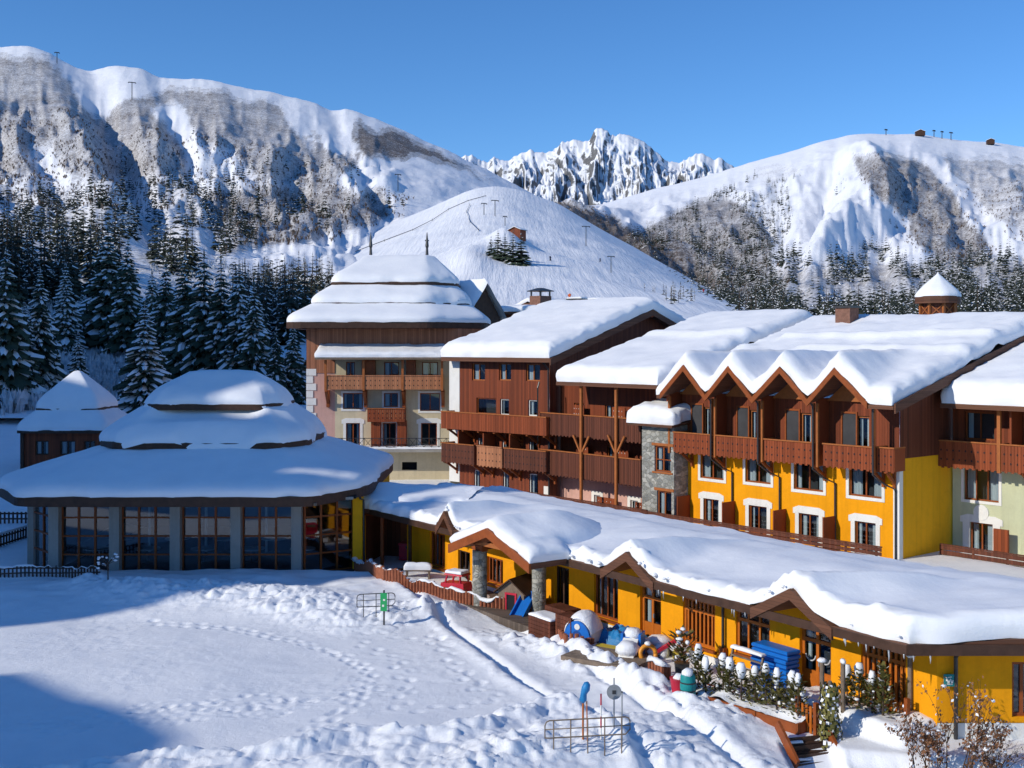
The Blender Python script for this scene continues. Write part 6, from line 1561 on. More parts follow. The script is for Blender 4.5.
def planters():
    A = GP(676, 695); B = GP(797, 732)
    A, B = Vector(LOW.w(np.array([LOW.px(678, 688, -2.0)[0], -3.1, 0]))), None
    # planter along the terrace edge
    a = Vector((*G(681, 697), 0)); b = Vector((*G(797, 734), 0)); d = (b - a); L = d.length; fr = Fr((a.x, a.y, -.15), (d.x, d.y))
    T = thing('planter', fr, 'long orange brown timber planter filled with snow and small shrubs', 'planter'); h = .42
    mb = MB(fr)
    for k in range(3):
        x0, x1 = L * k / 3 + .015, L * (k + 1) / 3 - .015; mb.box(x0, x1, 0, .06, -.3, h); mb.box(x0, x1, 1.0, 1.06, -.3, h)
    mb.box(-.03, .03, .0, 1.06, -.3, h + .02); mb.box(L - .03, L + .03, .0, 1.06, -.3, h + .02); mb.build('boards', M['wood_frame'], T)
    X, Y = np.meshgrid(np.linspace(.0, L, 70), np.linspace(.02, 1.1, 16), indexing='ij'); Z = h - .04 + .16 * fbm(X * 1.3, Y * 1.3, 3, 8) + .12 * np.exp(-((Y - .5) / .3) ** 2)
    m = MB(fr); m.grid(np.stack([X, Y, Z], -1)); m.build('snow_cap', M['snow_lump'], T, smooth=True)
    spots = [(.06, .5, 1.15), (.16, .35, .95), (.27, .6, 1.2), (.36, .45, 1.0), (.47, .4, 1.15), (.56, .55, 1.05), (.66, .5, 1.25), (.76, .45, 1.1), (.86, .6, 1.3), (.94, .4, 1.2)]
    where = ['first small shrub at the barrel end of the long planter', 'second small shrub from the barrel in the long planter', 'third shrub from the barrel in the long planter', 'fourth shrub from the barrel in the long planter', 'fifth shrub from the barrel, in the middle of the long planter', 'shrub just past the middle of the long planter', 'tall capped shrub in the long planter below the blue mats', 'fourth shrub from the gate end of the long planter', 'tallest snow capped shrub near the gate end of the long planter', 'last shrub at the gate end of the long planter']
    for i, (t, y, hh) in enumerate(spots):
        p = fr.w(np.array([L * t, y, h])); little_shrub(p[0], p[1], p[2] - .05, hh * PR.uniform(.85, 1.15), .25, where[i] + ', with a snow cap', 900 + i, 'shrubs in the long timber planter')
    for i, (px, py, hh, wh) in enumerate(((846, 705, 1.05, 'small snowy shrub right beside the climber on the bank'), (858, 707, 1.2, 'second small shrub along the snowy bank under the last window'), (871, 708, 1.1, 'third small shrub along the snowy bank under the last window'), (882, 706, 1.5, 'tallest pointed shrub on the snowy bank under the last window'))):
        q = LOW.w(np.array([LOW.px(px, 700, -.9)[0], -.85, 0])); x, y = q[0], q[1]; little_shrub(x, y, gz(x, y) - .05, hh, .27, wh, 950 + i, 'shrubs on the snowy bank', cap=i != 3)
    # climber on a post beside the steps
    x, y = G(830, 748, -.3); z = -.42
    rr = random.Random(4); f2 = at(x, y, z - .1); C = thing('climber', f2, 'tall leafy green climber on a post beside the wooden steps', 'shrub'); mb = MB(f2); sn = MB(f2)
    for i in range(900):
        zz = rr.uniform(.1, 2.0); a = rr.uniform(0, 6.28); q = .36 * rr.uniform(.3, 1.1) * (1 - .25 * zz / 2); c = Vector((q * math.cos(a), q * math.sin(a), zz)); n = Vector((math.cos(a), math.sin(a), rr.uniform(-.4, .6))).normalized(); s = n.orthogonal().normalized(); t = n.cross(s); w = rr.uniform(.04, .075)
        (sn if rr.random() < .17 else mb).quad(c - s * w, c + t * w, c + s * w, c - t * w)
    mb.build('foliage', M['shrub_green'], C); tag(sn.build('snow_cap', M['tree_snow'], C), kind='stuff'); MB(f2).tube([(0, 0, -.2), (0, 0, 2.1)], .05, 8).build('post', M['wood_grey'], C)
    for i, (px, hh, lb) in enumerate(((822, 2.0, 'snow capped round post next to the climber'), (843, 1.7, 'second snow capped post behind the climber'), (910, 1.9, 'weathered post with a snow cap near the corner of the wing'))):
        x, y = G(px, 722 + 4 * i, 0); f3 = at(x, y, gz(x, y)); S = thing('post', f3, lb, 'post'); MB(f3).tube([(0, 0, -.2), (0, 0, hh * .8)], .07, 8).build('shaft', M['wood_grey'], S); snow_ball(S, f3, (0, 0, hh * .83), .11, seed=i)
planters()

def bare_bush(px, py, h, R, label, seed, leaves=900):
    p = GP(px, py); fr = at(p.x, p.y, p.z); T = thing('bush', fr, label, 'bush'); rr = random.Random(seed); tw = MB(fr); lf = MB(fr); sn = MB(fr); tips = []
    def grow(P, d, l, r, lev):
        Q = P + d * l; tw.tube([P, P + d * l * .5 + Vector((rr.uniform(-.03, .03), rr.uniform(-.03, .03), 0)), Q], [r, r * .8, r * .55], 5, caps=False); tips.append((P, Q))
        if lev:
            for _ in range(rr.choice((2, 3, 3))):
                e = (d + Vector((rr.uniform(-.6, .6), rr.uniform(-.6, .6), rr.uniform(-.1, .5)))).normalized(); grow(Q, e, l * rr.uniform(.55, .85), r * .55, lev - 1)
    for k in range(7):
        a = rr.uniform(0, 6.28); s = rr.uniform(.1, .55); d = Vector((math.cos(a) * s, math.sin(a) * s, 1)).normalized(); grow(Vector((rr.uniform(-.2, .2) * R, rr.uniform(-.2, .2) * R, -.1)), d, h * rr.uniform(.28, .42), .022, 3)
    tw.build('twigs', M['twig_dark'], T)
    for i in range(leaves):
        P, Q = rr.choice(tips); c = P.lerp(Q, rr.random()) + Vector((rr.gauss(0, .06), rr.gauss(0, .06), rr.gauss(0, .05)))
        if c.z > h * .62 and rr.random() < .75: continue
        n = Vector((rr.gauss(0, 1), rr.gauss(0, 1), rr.gauss(0, 1))).normalized(); s = n.orthogonal().normalized(); t = n.cross(s); w = rr.uniform(.03, .062); (sn if rr.random() < .1 else lf).quad(c - s * w, c + t * w * .6, c + s * w, c - t * w * .6)
    for i in range(12):
        P, Q = rr.choice(tips); c = P.lerp(Q, .6); blob(sn, tuple(c + Vector((0, 0, .03))), rr.uniform(.03, .085), rr, 6)
    lf.build('leaves', M['leaf_brown'], T); tag(sn.build('snow_cap', M['tree_snow'], T, smooth=True), kind='stuff')
bare_bush(925, 764, 2.0, 1.5, 'brown leaved bush with snow clumps, nearest the weathered post at the corner of the wing', 5, 2300)
bare_bush(960, 766, 2.7, 1.5, 'taller twiggy brown bush in front of the yellow end wall', 6, 1900)
bare_bush(992, 768, 1.3, .7, 'small thin brown bush past the tall twiggy one', 7, 350)

def mats():
    o = LOW.px(770, 650, -1.1); x = LOW.px(752, 660, -.8)[0]; p = LOW.w(np.array([x, -.85, 0])); fr = Fr((p[0], p[1], .02), LOW.ex); T = thing('mat_stack', fr, 'tall stack of bright blue foam mats against the yellow wall', 'mats')
    r = random.Random(3); n = 7; z = .42; w = 1.5; d = .6
    MB(fr).box(.05, w - .05, .05, d - .05, 0, .41).build('dark_mats', M['blue_dark'], T)
    for k in range(n):
        ox, oy = r.uniform(-.04, .04), r.uniform(-.04, .04); th = .15; b = MB(fr); e = .04
        b.loft([[(ox + x_ * w + (1 - 2 * x_) * i, oy + y_ * d + (1 - 2 * y_) * i, z + zz) for x_, y_ in ((0, 0), (1, 0), (1, 1), (0, 1))] for i, zz in ((e, 0), (0, e), (0, th - e), (e, th - .012))]); b.build('mat', M['blue_plastic'], T); z += th
mats()

def steps_and_gates():
    # wooden steps down to the yard
    t = Vector((*G(801, 735, .05), .05)); b = Vector((*G(818, 770, -.6), -.6)); d = Vector((b.x - t.x, b.y - t.y, 0)); L = d.length; fr = Fr((t.x, t.y, .06), (-d.y, d.x)); 
    # local y points uphill, so the treads run to -y
    T = thing('steps', fr, 'short flight of dark snow dusted wooden steps with side boards', 'steps'); n = 4; w = .62
    for k in range(n):
        y1 = -L * k / n; y0 = -L * (k + 1) / n; z = -.68 * (k + 1) / (n + .3); m = MB(fr); m.box(-w, w, y0 - .03, y1 - .1, z - .06, z); m.box(-w, w, y1 - .12, y1 - .1, z - .05, z + .14); m.build('tread', M['wood_dark'], T)
        if k % 2 == 0: snow_cap(T, fr, -w, -w * .1, y0 + .02, y1 - .12, z + .002, .06, k, step=.1, r=.12)
    for s in (-1, 1): MB(fr).beam((s * (w + .06), .1, .32), (s * (w + .06), -L - .1, -.42), .08, .3).build('side_board', M['wood_frame'], T)
    def gate(px0, px1, py0, py1, label, h, seed, lat=True):
        a = Vector((*G(px0, py0), 0)); b = Vector((*G(px1, py1), 0)); d = b - a; L = d.length; f = Fr((a.x, a.y, -.05), (d.x, d.y)); Gt = thing('lattice_fence', f, label, 'fence')
        m = MB(f)
        for x in np.arange(.06, L, .17): m.box(x - .045, x + .045, 0, .03, .03, h - .05)
        m.build('pickets', M['wood_door'], Gt); m = MB(f)
        for z in (.2, h - .2): m.box(0, L, .032, .075, z, z + .1)
        m.beam((.05, .09, .2), (L - .05, .09, h - .15), .04, .09); m.build('rails', M['wood_frame'], Gt)
        for x in (0, L): MB(f).box(x - .06, x + .06, -.02, .1, -.3, h + .1).build('post', M['wood_frame'], Gt)
    gate(797, 815, 727, 735, 'slatted orange wooden gate panel at the top of the steps', .85, 1)
    gate(889, 906, 728, 734, 'slatted wooden panel between the snowy bank and the corner post', .95, 2)
    # pallets beside the door
    p = Vector((*G(800, 708), 0)); f = Fr((p.x, p.y, .0), LOW.ex); P = thing('pallet_pile', f, 'grey weathered boards piled by the orange door', 'boards')
    for k in range(3):
        m = MB(f)
        for i in range(5): m.box(-.8, .8, -.5 + i * .21, -.36 + i * .21, .06 + k * .13, .09 + k * .13)
        for x in (-.7, 0, .7): m.box(x - .05, x + .05, -.5, .48, k * .13, .058 + k * .13)
        m.build('boards', M['wood_grey'], P)
steps_and_gates()

def play_things():
    # half dome with a porthole, blue front
    p = GP(577, 641); fr = at(p.x, p.y, p.z - .05, -30); T = thing('play_dome', fr, 'snow covered white play dome with a bright blue arched front', 'play house')
    m = MB(fr); R = .56; prof = [(R * math.cos(a), .72 * math.sin(a) + .15) for a in np.linspace(0, math.pi, 15)]; prof = [(R, 0)] + prof + [(-R, 0)]
    m.prism(prof, .08, 1.0); m.build('shell', M['white'], T)
    f = MB(fr); f.prism([(x * .93, z * .9) for x, z in prof], -.02, .075); f.build('front', M['blue_plastic'], T); MB(fr).tube([(0.02, -.045, .58), (.02, -.025, .58)], .11, 16).build('porthole', M['white'], T)
    MB(fr).prism([(x * .42, z * .5) for x, z in prof], -.04, -.024).build('opening', M['blue_dark'], T)
    s = MB(fr); rings = []
    for y, k in ((.02, .98), (.1, 1.08), (.4, 1.14), (.7, 1.15), (.98, 1.1), (1.06, .98)):
        rings.append([(x * k * (1 + .04 * math.sin(5 * x + 3 * y)), y, z * (1 + (k - 1) * 1.3) + .02) for x, z in prof[2:-2]])
    n = len(rings[0]); vs = [q for r in rings for q in r]; s.add(vs, [(i * n + k, i * n + k + 1, (i + 1) * n + k + 1, (i + 1) * n + k) for i in range(len(rings) - 1) for k in range(n - 1)]); s.build('snow_cap', M['snow_lump'], T, smooth=True)
    # crumpled blue tarpaulin
    p = GP(619, 642); fr = at(p.x, p.y, p.z, -35); T = thing('tarpaulin', fr, 'crumpled blue tarpaulin heaped by the yellow wall', 'tarpaulin')
    X, Y = np.meshgrid(np.linspace(-1.1, 1.1, 46), np.linspace(-.75, .75, 32), indexing='ij'); q = np.clip(1 - (X / 1.1) ** 2, 0, 1) ** .5 * np.clip(1 - (Y / .75) ** 2, 0, 1) ** .5
    Z = q * (.5 + .22 * ridged(X * 1.6, Y * 1.6, 3, 5) + .12 * fbm(X * 5, Y * 5, 2, 6)) - .03; MB(fr).grid(np.stack([X, Y, Z], -1)).build('sheet', M['blue_tarp'], T)
    # blue box with a white snowy slide, orange ring
    p = GP(631, 658); fr = at(p.x, p.y, p.z, -20); T = thing('toy_slide', fr, 'little blue play slide buried in snow next to the swim ring', 'slide')
    m = MB(fr); m.box(-.3, .3, -.02, .55, 0, .72); m.box(-.36, -.28, -.06, .6, 0, .85); m.box(.28, .36, -.06, .6, 0, .85); m.build('tower', M['blue_plastic'], T)
    s = MB(fr); s.add([(-.27, -.03, .7), (.27, -.03, .7), (.27, -1.0, .06), (-.27, -1.0, .06), (-.27, -.03, .58), (.27, -.03, .58), (.27, -1.0, 0), (-.27, -1.0, 0)], [(0, 3, 2, 1), (4, 5, 6, 7), (0, 1, 5, 4), (2, 3, 7, 6), (1, 2, 6, 5), (3, 0, 4, 7)]); s.build('chute', M['white'], T); snow_ball(T, fr, (0, -.45, .42), .38, seed=5); snow_ball(T, fr, (0, .25, .8), .3, seed=6)
    p = GP(648, 664); fr = at(p.x, p.y, p.z + .02, 10); T = thing('swim_ring', fr, 'orange ring toy standing upright in the snow', 'ring'); m = MB(fr); n = 24
    m.tube([(.27 * math.cos(a), .05 * math.sin(a), .33 + .27 * math.sin(a)) for a in np.linspace(0, 2 * math.pi, n)], .075, 9); m.build('ring', M['orange_plastic'], T, smooth=True); snow_ball(T, fr, (0, .02, .68), .13, seed=8)
    p = GP(663, 655); fr = at(p.x, p.y, p.z); T = thing('toy_pile', fr, 'snow covered heap of garden toys behind the orange ring', 'toys'); m = MB(fr); r = random.Random(9)
    for k in range(8): blob(m, (r.uniform(-.7, .7), r.uniform(-.4, .4), r.uniform(.1, .45)), r.uniform(.2, .42), r, 8)
    tag(m.build('snow_cap', M['snow_lump'], T, smooth=True), kind='stuff'); MB(fr).beam((-.5, -.4, .1), (.6, -.3, .7), .16, .1).build('red_toy', M['red_plastic'], T); MB(fr).box(.3, .6, -.55, -.3, 0, .4).build('yellow_toy', M['yellow_plastic'], T)
    p = GP(604, 655); fr = at(p.x, p.y, p.z, -35); T = thing('timber_deck', fr, 'snow free dark timber decking beside the play dome', 'decking'); m = MB(fr)
    for k in range(9): m.box(-1.2, 1.6, -.9 + k * .2, -.72 + k * .2, -.12, .03 + .004 * (k % 2))
    m.build('boards', M['wood_grey'], T)
    p = GP(606, 648); fr = at(p.x, p.y, p.z + .035, -35); T = thing('doormat', fr, 'yellow green mat lying on the dark decking', 'mat'); MB(fr).loft([[(a * .45 * k, b * .28 * k, z) for a, b in ((-1, -1), (1, -1), (1, 1), (-1, 1))] for k, z in ((1, 0), (1, .025), (.95, .03))]).build('pile', M['yellow_plastic'], T)
    # barrel and red tub
    p = GP(688, 696); fr = at(p.x, p.y, p.z - .05); T = thing('barrel', fr, 'blue grey plastic barrel with snow on its lid', 'barrel'); MB(fr).tube([(0, 0, 0), (0, 0, .08), (0, 0, .36), (0, 0, .64), (0, 0, .72)], [.2, .23, .25, .23, .2], 18).build('drum', M['teal_paint'], T, smooth=True, sharp=40); MB(fr).tube([(0, 0, .22), (0, 0, .26)], .25, 18).tube([(0, 0, .46), (0, 0, .5)], .25, 18).build('hoop', M['metal_dark'], T); snow_ball(T, fr, (0, 0, .76), .22, seed=3)
    p = GP(679, 691); fr = at(p.x, p.y, p.z - .03); T = thing('tub', fr, 'small dark red tub half under snow beside the barrel', 'tub'); MB(fr).tube([(0, 0, 0), (0, 0, .4), (0, 0, .44), (0, 0, .42), (0, 0, .3)], [.22, .28, .3, .26, .22], 16).build('bowl', M['red_plastic'], T, smooth=True, sharp=40); snow_ball(T, fr, (0, 0, .42), .25, seed=4)
    # dark evergreen with big leaves under snow
    p = GP(682, 676); fr = at(p.x, p.y, p.z); T = thing('potted_plant', fr, 'dark leafy potted evergreen hung with snow above the barrel', 'plant'); rr = random.Random(2); m = MB(fr); s = MB(fr)
    for i in range(120):
        a = rr.uniform(0, 6.28); t = rr.uniform(.15, 1); c = Vector((.5 * t * math.cos(a) * rr.uniform(.3, 1), .35 * t * math.sin(a), .5 + rr.uniform(-.1, .9))); d = Vector((math.cos(a), math.sin(a), rr.uniform(.1, 1.2))).normalized(); sd = d.cross(Vector((0, 0, 1))).normalized(); l = rr.uniform(.2, .4); w = .07
        m.add([c, c + d * l * .5 + sd * w, c + d * l, c + d * l * .5 - sd * w], [(0, 1, 2, 3)], rr.random() < .35)
        if rr.random() < .12: blob(s, tuple(c + d * l * .5 + Vector((0, 0, .05))), .1, rr, 7)
    m.build('leaves', [M['shrub_green'], M['leaf_brown']], T); tag(s.build('snow_cap', M['snow_lump'], T, smooth=True), kind='stuff'); MB(fr).tube([(0, 0, -.1), (0, 0, .45)], [.2, .26], 14).build('pot', M['metal_dark'], T)
    # leaning frame chair
    p = LOW.w(np.array([LOW.px(726, 668, -1.6)[0], -1.7, .02])); fr = Fr(tuple(p), LOW.ex); T = thing('folded_lounger', fr, 'grey folded lounger frame leaning under the middle window', 'lounger'); m = MB(fr)
    for z in (.15, .45, .75, 1.05): m.beam((0, .1 + z * .25, z), (1.3, .1 + z * .25, z), .05, .05)
    for x in (0, 1.3): m.beam((x, .1, 0), (x, .42, 1.25), .06, .06)
    m.build('frame', M['wood_grey'], T); snow_cap(T, fr, -.02, 1.32, .3, .52, 1.27, .1, 4)
    # crate bench around the second stone column
    p = Vector(LOW.w(np.array([LOW.px(553, 622, -2.3)[0], -2.5, 0]))); fr = Fr((p.x, p.y, .0), LOW.ex); T = thing('timber_planter', fr, 'stepped brown timber box beside the second stone column', 'planter')
    for (x0, x1, y0, y1, h) in ((-.9, .5, -.3, .5, .75), (.55, 1.5, -.1, .6, 1.05), (-1.0, .3, .55, 1.3, 1.0)):
        m = MB(fr); n = int(h / .15); [m.box(x0, x1, y0, y1, k * h / n + .006, (k + 1) * h / n - .006) for k in range(n)]; m.build('box', M['wood_bal_dk'], T)
    snow_cap(T, fr, -.9, .5, -.3, .5, .755, .08, 5)
    # blue board by the column
    p = GP(523, 618); fr = at(p.x, p.y, p.z, -30); T = thing('blue_slide', fr, 'blue plastic slide leaning between the wooden play house and the second column', 'slide'); m = MB(fr); m.beam((0, -.5, .05), (0, .7, .95), .55, .05); m.beam((-.29, -.5, .13), (-.29, .7, 1.03), .05, .2); m.beam((.29, -.5, .13), (.29, .7, 1.03), .05, .2); m.build('chute', M['blue_plastic'], T); m = MB(fr); [m.box(s * .25 - .03, s * .25 + .03, .62, .68, 0, .9) for s in (-1, 1)]; m.build('legs_frame', M['metal_grey'], T)
    # wooden play house
    p = GP(511, 613); fr = at(p.x, p.y, p.z - .05, -32); T = thing('wooden_play_house', fr, 'small grey wooden play house with a brown roof and red door frame', 'play house'); w, d, h = .62, 1.5, .95
    m = MB(fr); m.prism([(-w, 0), (w, 0), (w, h), (0, h + .45), (-w, h)], 0, d); m.build('wall', M['wood_grey'], T); m = MB(fr)
    for s in (-1, 1): m.add([(0, -.15, h + .52), (0, d + .15, h + .52), (s * (w + .16), d + .15, h - .06), (s * (w + .16), -.15, h - .06), (0, -.15, h + .46), (0, d + .15, h + .46), (s * (w + .16), d + .15, h - .12), (s * (w + .16), -.15, h - .12)], [(0, 1, 2, 3), (7, 6, 5, 4), (0, 3, 7, 4), (1, 5, 6, 2), (3, 2, 6, 7)])
    m.build('roof', M['wood_dark'], T); m = MB(fr); m.box(-.28, -.2, -.04, -.003, 0, .8); m.box(.2, .28, -.04, -.003, 0, .8); m.box(-.28, .28, -.04, -.003, .8, .88); m.build('door_frame', M['red_plastic'], T); MB(fr).quad((-.2, -.004, 0), (.2, -.004, 0), (.2, -.004, .8), (-.2, -.004, .8)).build('door', M['dark'], T)
    # red hooded toy car
    p = GP(457, 596); fr = at(p.x, p.y, p.z + .0, -32); T = thing('toy_car', fr, 'red plastic ride on toy with a faded pink hood behind the palisade', 'toy'); m = MB(fr)
    m.loft([[(-.8, -.4, .2), (.7, -.4, .2), (.7, .4, .2), (-.8, .4, .2)], [(-.85, -.45, .35), (.75, -.45, .35), (.75, .45, .35), (-.85, .45, .35)], [(-.8, -.42, .62), (.7, -.42, .7), (.7, .42, .7), (-.8, .42, .62)]]); m.build('body', M['red_plastic'], T); m = MB(fr)
    for s in (-1, 1): m.beam((-.55, s * .38, .6), (-.4, s * .36, 1.1), .08, .08); m.beam((.5, s * .38, .68), (.45, s * .36, 1.1), .08, .08)
    m.loft([[(-.6, -.45, 1.08), (.65, -.45, 1.08), (.65, .45, 1.08), (-.6, .45, 1.08)], [(-.5, -.36, 1.22), (.55, -.36, 1.22), (.55, .36, 1.22), (-.5, .36, 1.22)]]); m.build('hood', M['red_plastic'], T)
    for sx in (-.5, .45):
        for s in (-1, 1): MB(fr).tube([(sx, s * .42, .18), (sx, s * .52, .18)], .18, 14).build('wheel', M['metal_dark'], T)
    snow_cap(T, fr, -.5, .6, -.45, .45, 1.2, .16, 6); T.scale = (.78, .78, .78) 
    # snow lump on the walk, red chest in the entrance
    p = GP(418, 577); fr = at(p.x, p.y, p.z); T = thing('bench', fr, 'small low bench hidden under a block of snow before the first window', 'bench'); m = MB(fr); m.box(-.6, .6, -.2, .2, .3, .36); [m.box(s * .5 - .04, s * .5 + .04, -.18, .18, -.1, .299) for s in (-1, 1)]; m.build('frame', M['wood_grey'], T); snow_cap(T, fr, -.62, .62, -.22, .22, .362, .25, 9)
    p = Vector(Fr((-7.45, 58.2, 0), (1, -.22)).w(np.array([2.0, 1.3, 0]))); fr = at(p.x, p.y, 0, -12); T = thing('chest', fr, 'red plastic chest standing in the dark entrance beside the pavilion', 'chest'); m = MB(fr); m.box(-.5, .5, -.35, .35, 0, .75); m.box(-.53, .53, -.38, .38, .76, .86); m.build('box', M['red_plastic'], T); MB(fr).box(-.12, .12, -.42, -.385, .62, .74).build('latch', M['metal_dark'], T)
play_things()

def signs():
    # teal square sign on the end wall
    f = Fr((LOW.O[0], LOW.O[1], 0), (1, 0)); x0, x1, z0, z1 = f.rect(943.5, 674, 954.5, 686, -.1); fr = Fr(tuple(f.w(np.array([x0, -.14, z0]))), (1, 0)); T = thing('notice_sign', fr, 'small teal square sign with white marks on the yellow corner', 'sign'); w, h = x1 - x0, z1 - z0
    MB(fr).box(0, w, 0, .03, 0, h).build('board', M['teal_paint'], T); m = MB(fr); r = random.Random(5)
    m.tube([(w * (.2 + .6 * i / 10), -.006, h * (.45 + .2 * math.sin(i * 1.3))) for i in range(11)], .018, 5); m.tube([(w * .35, -.006, h * .75), (w * .7, -.006, h * .8)], .015, 5); m.tube([(w * .25, -.006, h * .2), (w * .75, -.006, h * .18)], .015, 5); m.build('marking', M['white'], T)
    m = MB(fr); m.box(w * .3, w * .36, .031, .135, h * .4, h * .5); m.box(w * .64, w * .7, .031, .135, h * .4, h * .5); m.build('bracket', M['metal_grey'], T)
    # green post with hoop barrier
    def barrier(pix, label, h, legs, mat='metal_dark'):
        P = [GP(*p) for p in pix]; d = P[1] - P[0]; L = d.length; fr = Fr((P[0].x, P[0].y, P[0].z), (d.x, d.y)); T = thing('barrier', fr, label, 'barrier'); m = MB(fr); c = .12
        m.tube([(0, 0, .35), (0, 0, h - c), (c * .3, 0, h - c * .3), (c, 0, h), (L - c, 0, h), (L - c * .3, 0, h - c * .3), (L, 0, h - c), (L, 0, .35 + c), (L - c, 0, .35), (c, 0, .35), (0, 0, .36)], .019, 7); m.tube([(0, 0, (h + .35) / 2), (L, 0, (h + .35) / 2)], .015, 7)
        m.build('hoop', M[mat], T, smooth=True)
        for k in range(legs): x = L * (k + .5) / legs; MB(fr).tube([(x, 0, -.4), (x, 0, h)], .017, 7).build('leg', M[mat], T, smooth=True)
    barrier([(357, 621), (395, 622)], 'dark hooped metal barrier half sunk in snow by the green post', .85, 3)
    p = GP(384, 625); fr = at(p.x, p.y, p.z, -8); T = thing('piste_marker', fr, 'green marker post with a small green board before the barrier', 'marker'); MB(fr).tube([(0, 0, -.4), (0, 0, 1.35)], .035, 8).build('post', M['metal_dark'], T); m = MB(fr); m.box(-.13, .13, -.06, -.04, .55, 1.25); m.build('board', M['green_paint'], T); m = MB(fr); m.box(-.06, .02, -.067, -.062, .72, .8); m.box(-.02, .06, -.067, -.062, .95, 1.02); m.build('marking', M['white'], T)
    barrier([(545, 752), (630, 748)], 'bare rusty metal barrier rail beside the blue wrapped post', .8, 5, 'wood_grey')
    p = GP(583, 748); fr = at(p.x, p.y, p.z); T = thing('wrapped_post', fr, 'pale wooden post with its head wrapped in blue cloth', 'post'); MB(fr).tube([(0, 0, -.4), (0, 0, 1.3)], .026, 8).tube([(.12, 0, -.4), (.1, 0, 1.0)], .016, 7).build('shaft', M['wood_door'], T); m = MB(fr); m.tube([(0, 0, .95), (.0, 0, 1.03), (.02, .02, 1.2), (.07, 0, 1.33), (.11, .01, 1.46), (.13, 0, 1.5)], [.03, .1, .085, .115, .09, .03], 9); m.build('wrap', M['blue_tarp'], T, smooth=True)
    p = GP(601, 747); fr = at(p.x, p.y, p.z); T = thing('snow_stake', fr, 'thin red and white snow stake beside the wrapped post', 'stake'); m = MB(fr); [m.tube([(0, 0, .3 * k - .3), (0, 0, .3 * k)], .022, 7, k % 2) for k in range(5)]; m.build('pole', [M['red_plastic'], M['white']], T)
    p = GP(614, 745); fr = at(p.x, p.y, p.z); T = thing('disc_sign', fr, 'round grey sign disc on a thin pole, seen from behind', 'sign'); MB(fr).tube([(0, 0, -.4), (0, 0, 1.35)], .02, 7).build('pole', M['metal_grey'], T); MB(fr).tube([(0, -.045, .98), (0, -.025, .98)], .2, 22).build('disc', M['metal_grey'], T); MB(fr).box(-.05, .05, -.055, -.046, .93, 1.03).build('clip', M['metal_dark'], T)
    p = GP(622, 746); fr = at(p.x, p.y, p.z); T = thing('pole', fr, 'bare thin pole next to the grey disc sign', 'pole'); MB(fr).tube([(0, 0, -.4), (0, 0, 1.4)], .018, 7).build('shaft', M['metal_grey'], T); MB(fr).tube([(0, 0, 1.401), (0, 0, 1.43)], .026, 7).build('cap', M['metal_dark'], T)
    p = GP(108, 582); fr = at(p.x, p.y, p.z); T = thing('sapling', fr, 'tiny snow flecked sapling at the end of the pavilion picket fence', 'sapling'); rr = random.Random(1); m = MB(fr); s = MB(fr); m.tube([(0, 0, -.2), (0, 0, .7)], [.03, .02], 6)
    for k in range(16): a = rr.uniform(0, 6.28); z = rr.uniform(.4, .8); e = Vector((math.cos(a) * .4, math.sin(a) * .4, z + rr.uniform(.1, .4))); m.tube([(0, 0, z), e], [.014, .006], 5); blob(s, tuple(e), .07, rr, 6)
    m.build('twigs', M['twig_dark'], T); tag(s.build('snow_cap', M['tree_snow'], T, smooth=True), kind='stuff')
signs()

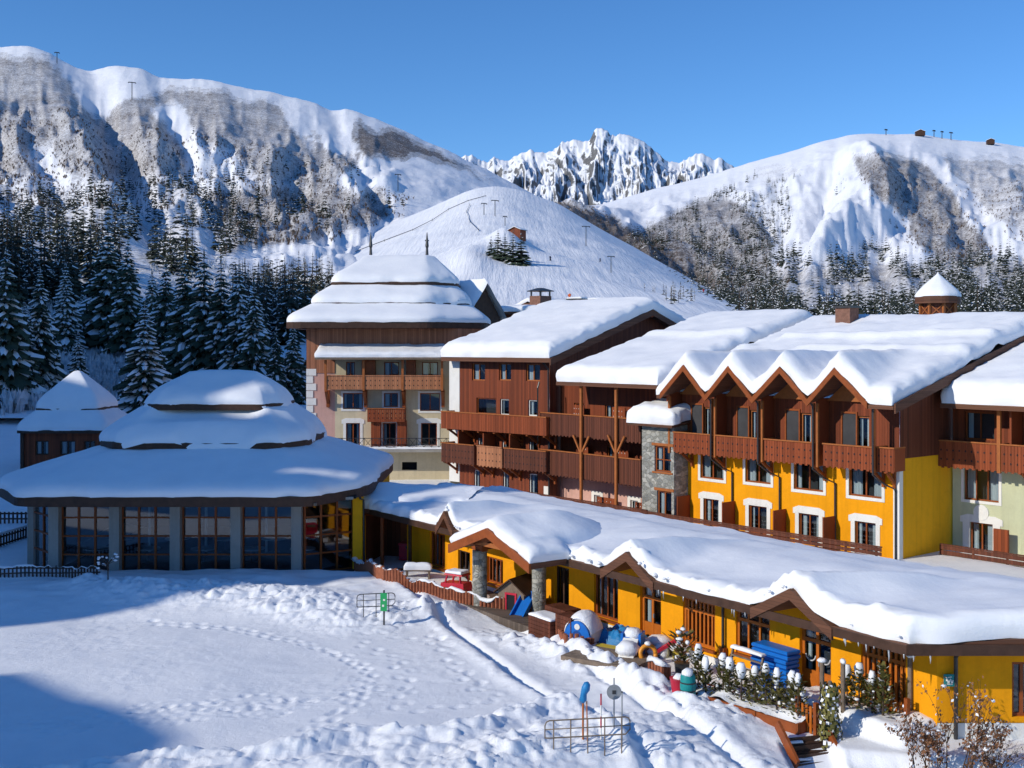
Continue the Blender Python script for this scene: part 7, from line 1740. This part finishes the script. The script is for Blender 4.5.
def skiers():
    """small figures on the piste: one skinned body each, skis and poles"""
    M['jacket_a'] = m_plain('orange_ski_jacket', (.6, .12, .03), .7, .1, 3, 0); M['jacket_b'] = m_plain('red_ski_jacket', (.5, .03, .03), .7, .1, 3, 0); M['jacket_c'] = m_plain('dark_ski_suit', (.03, .04, .08), .7, .1, 3, 0)
    for i, (px, py, lb, mt) in enumerate(((569, 300, 'person in an orange jacket skiing low on the open piste', 'jacket_a'), (703, 293, 'person in a red jacket skiing near the piste edge by the floodlight mast', 'jacket_b'), (551, 262, 'person in a dark suit skiing below the conifer clump', 'jacket_c'), (600, 262, 'person in a dark suit skiing near the thin pole in the piste', 'jacket_c'))):
        p = S_P.hit(px, py); fr = at(p.x, p.y, p.z + .03, 40 * i - 30); T = thing('person', fr, lb, 'person')
        J = [(0, 0, .95), (0, .05, 1.2), (0, .0, 1.45), (0, -.02, 1.55), (0, -.04, 1.7), (-.2, 0, 1.42), (-.3, -.1, 1.2), (-.28, -.32, 1.1), (.2, 0, 1.42), (.3, -.1, 1.2), (.28, -.32, 1.1), (-.13, -.12, .52), (-.14, .02, .08), (.13, -.12, .52), (.14, .02, .08), (-.14, -.12, .05), (.14, -.12, .05)]
        E = [(0, 1), (1, 2), (2, 3), (3, 4), (2, 5), (5, 6), (6, 7), (2, 8), (8, 9), (9, 10), (0, 11), (11, 12), (0, 13), (13, 14), (12, 15), (14, 16)]; R = [.15, .15, .16, .07, .12, .08, .06, .045, .08, .06, .045, .09, .06, .09, .06, .05, .05]
        me = bpy.data.meshes.new('body'); me.from_pydata(J, E, []); me.materials.append(M[mt]); o = bpy.data.objects.new('body', me); COL.objects.link(o); o.parent = T
        sk = o.modifiers.new('skin', 'SKIN'); lay = me.skin_vertices[0] if me.skin_vertices else None
        if lay is None:
            import bmesh
            bm = bmesh.new(); bm.from_mesh(me); L = bm.verts.layers.skin.verify(); bm.verts.ensure_lookup_table()
            for v, r in zip(bm.verts, R): v[L].radius = (r, r)
            bm.verts[0][L].use_root = True; bm.to_mesh(me); bm.free()
        o.modifiers.new('sub', 'SUBSURF').levels = 1
        for s in (-.14, .14): MB(fr).box(s - .045, s + .045, -.95, .75, -.02, .015).build('ski', M['metal_dark'], T)
        for s in (-.3, .3): MB(fr).beam((s, -.34, 1.12), (s * 1.2, -.1, .02), .025, .025).build('ski_pole', M['metal_grey'], T)
skiers()

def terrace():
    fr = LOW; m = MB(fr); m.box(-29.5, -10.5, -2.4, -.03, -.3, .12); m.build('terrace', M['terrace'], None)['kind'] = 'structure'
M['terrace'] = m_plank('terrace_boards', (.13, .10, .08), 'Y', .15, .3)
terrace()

def nets():
    for pix, lb in ((((322, 263), (352, 254), (385, 242), (412, 231), (432, 221), (448, 211), (468, 202), (486, 197)), 'dark safety net line climbing the piste towards the tall lift pylon'), (((470, 206), (467, 214), (470, 224), (478, 232)), 'short safety net curving round the snowy knoll')):
        P = [S_P.hit(*p) for p in pix]; fr = at(P[0].x, P[0].y, P[0].z); F = thing('safety_net', fr, lb, 'net'); m = MB()
        for a, b in zip(P[:-1], P[1:]): m.beam(a + Vector((0, 0, .75)), b + Vector((0, 0, .75)), .06, .4)
        m.build('net', M['metal_dark'], F)
        m = MB(); [m.box(p.x - .1, p.x + .1, p.y - .1, p.y + .1, p.z - .5, p.z + 1.5) for p in P]; m.build('stakes', M['metal_dark'], F)
nets()
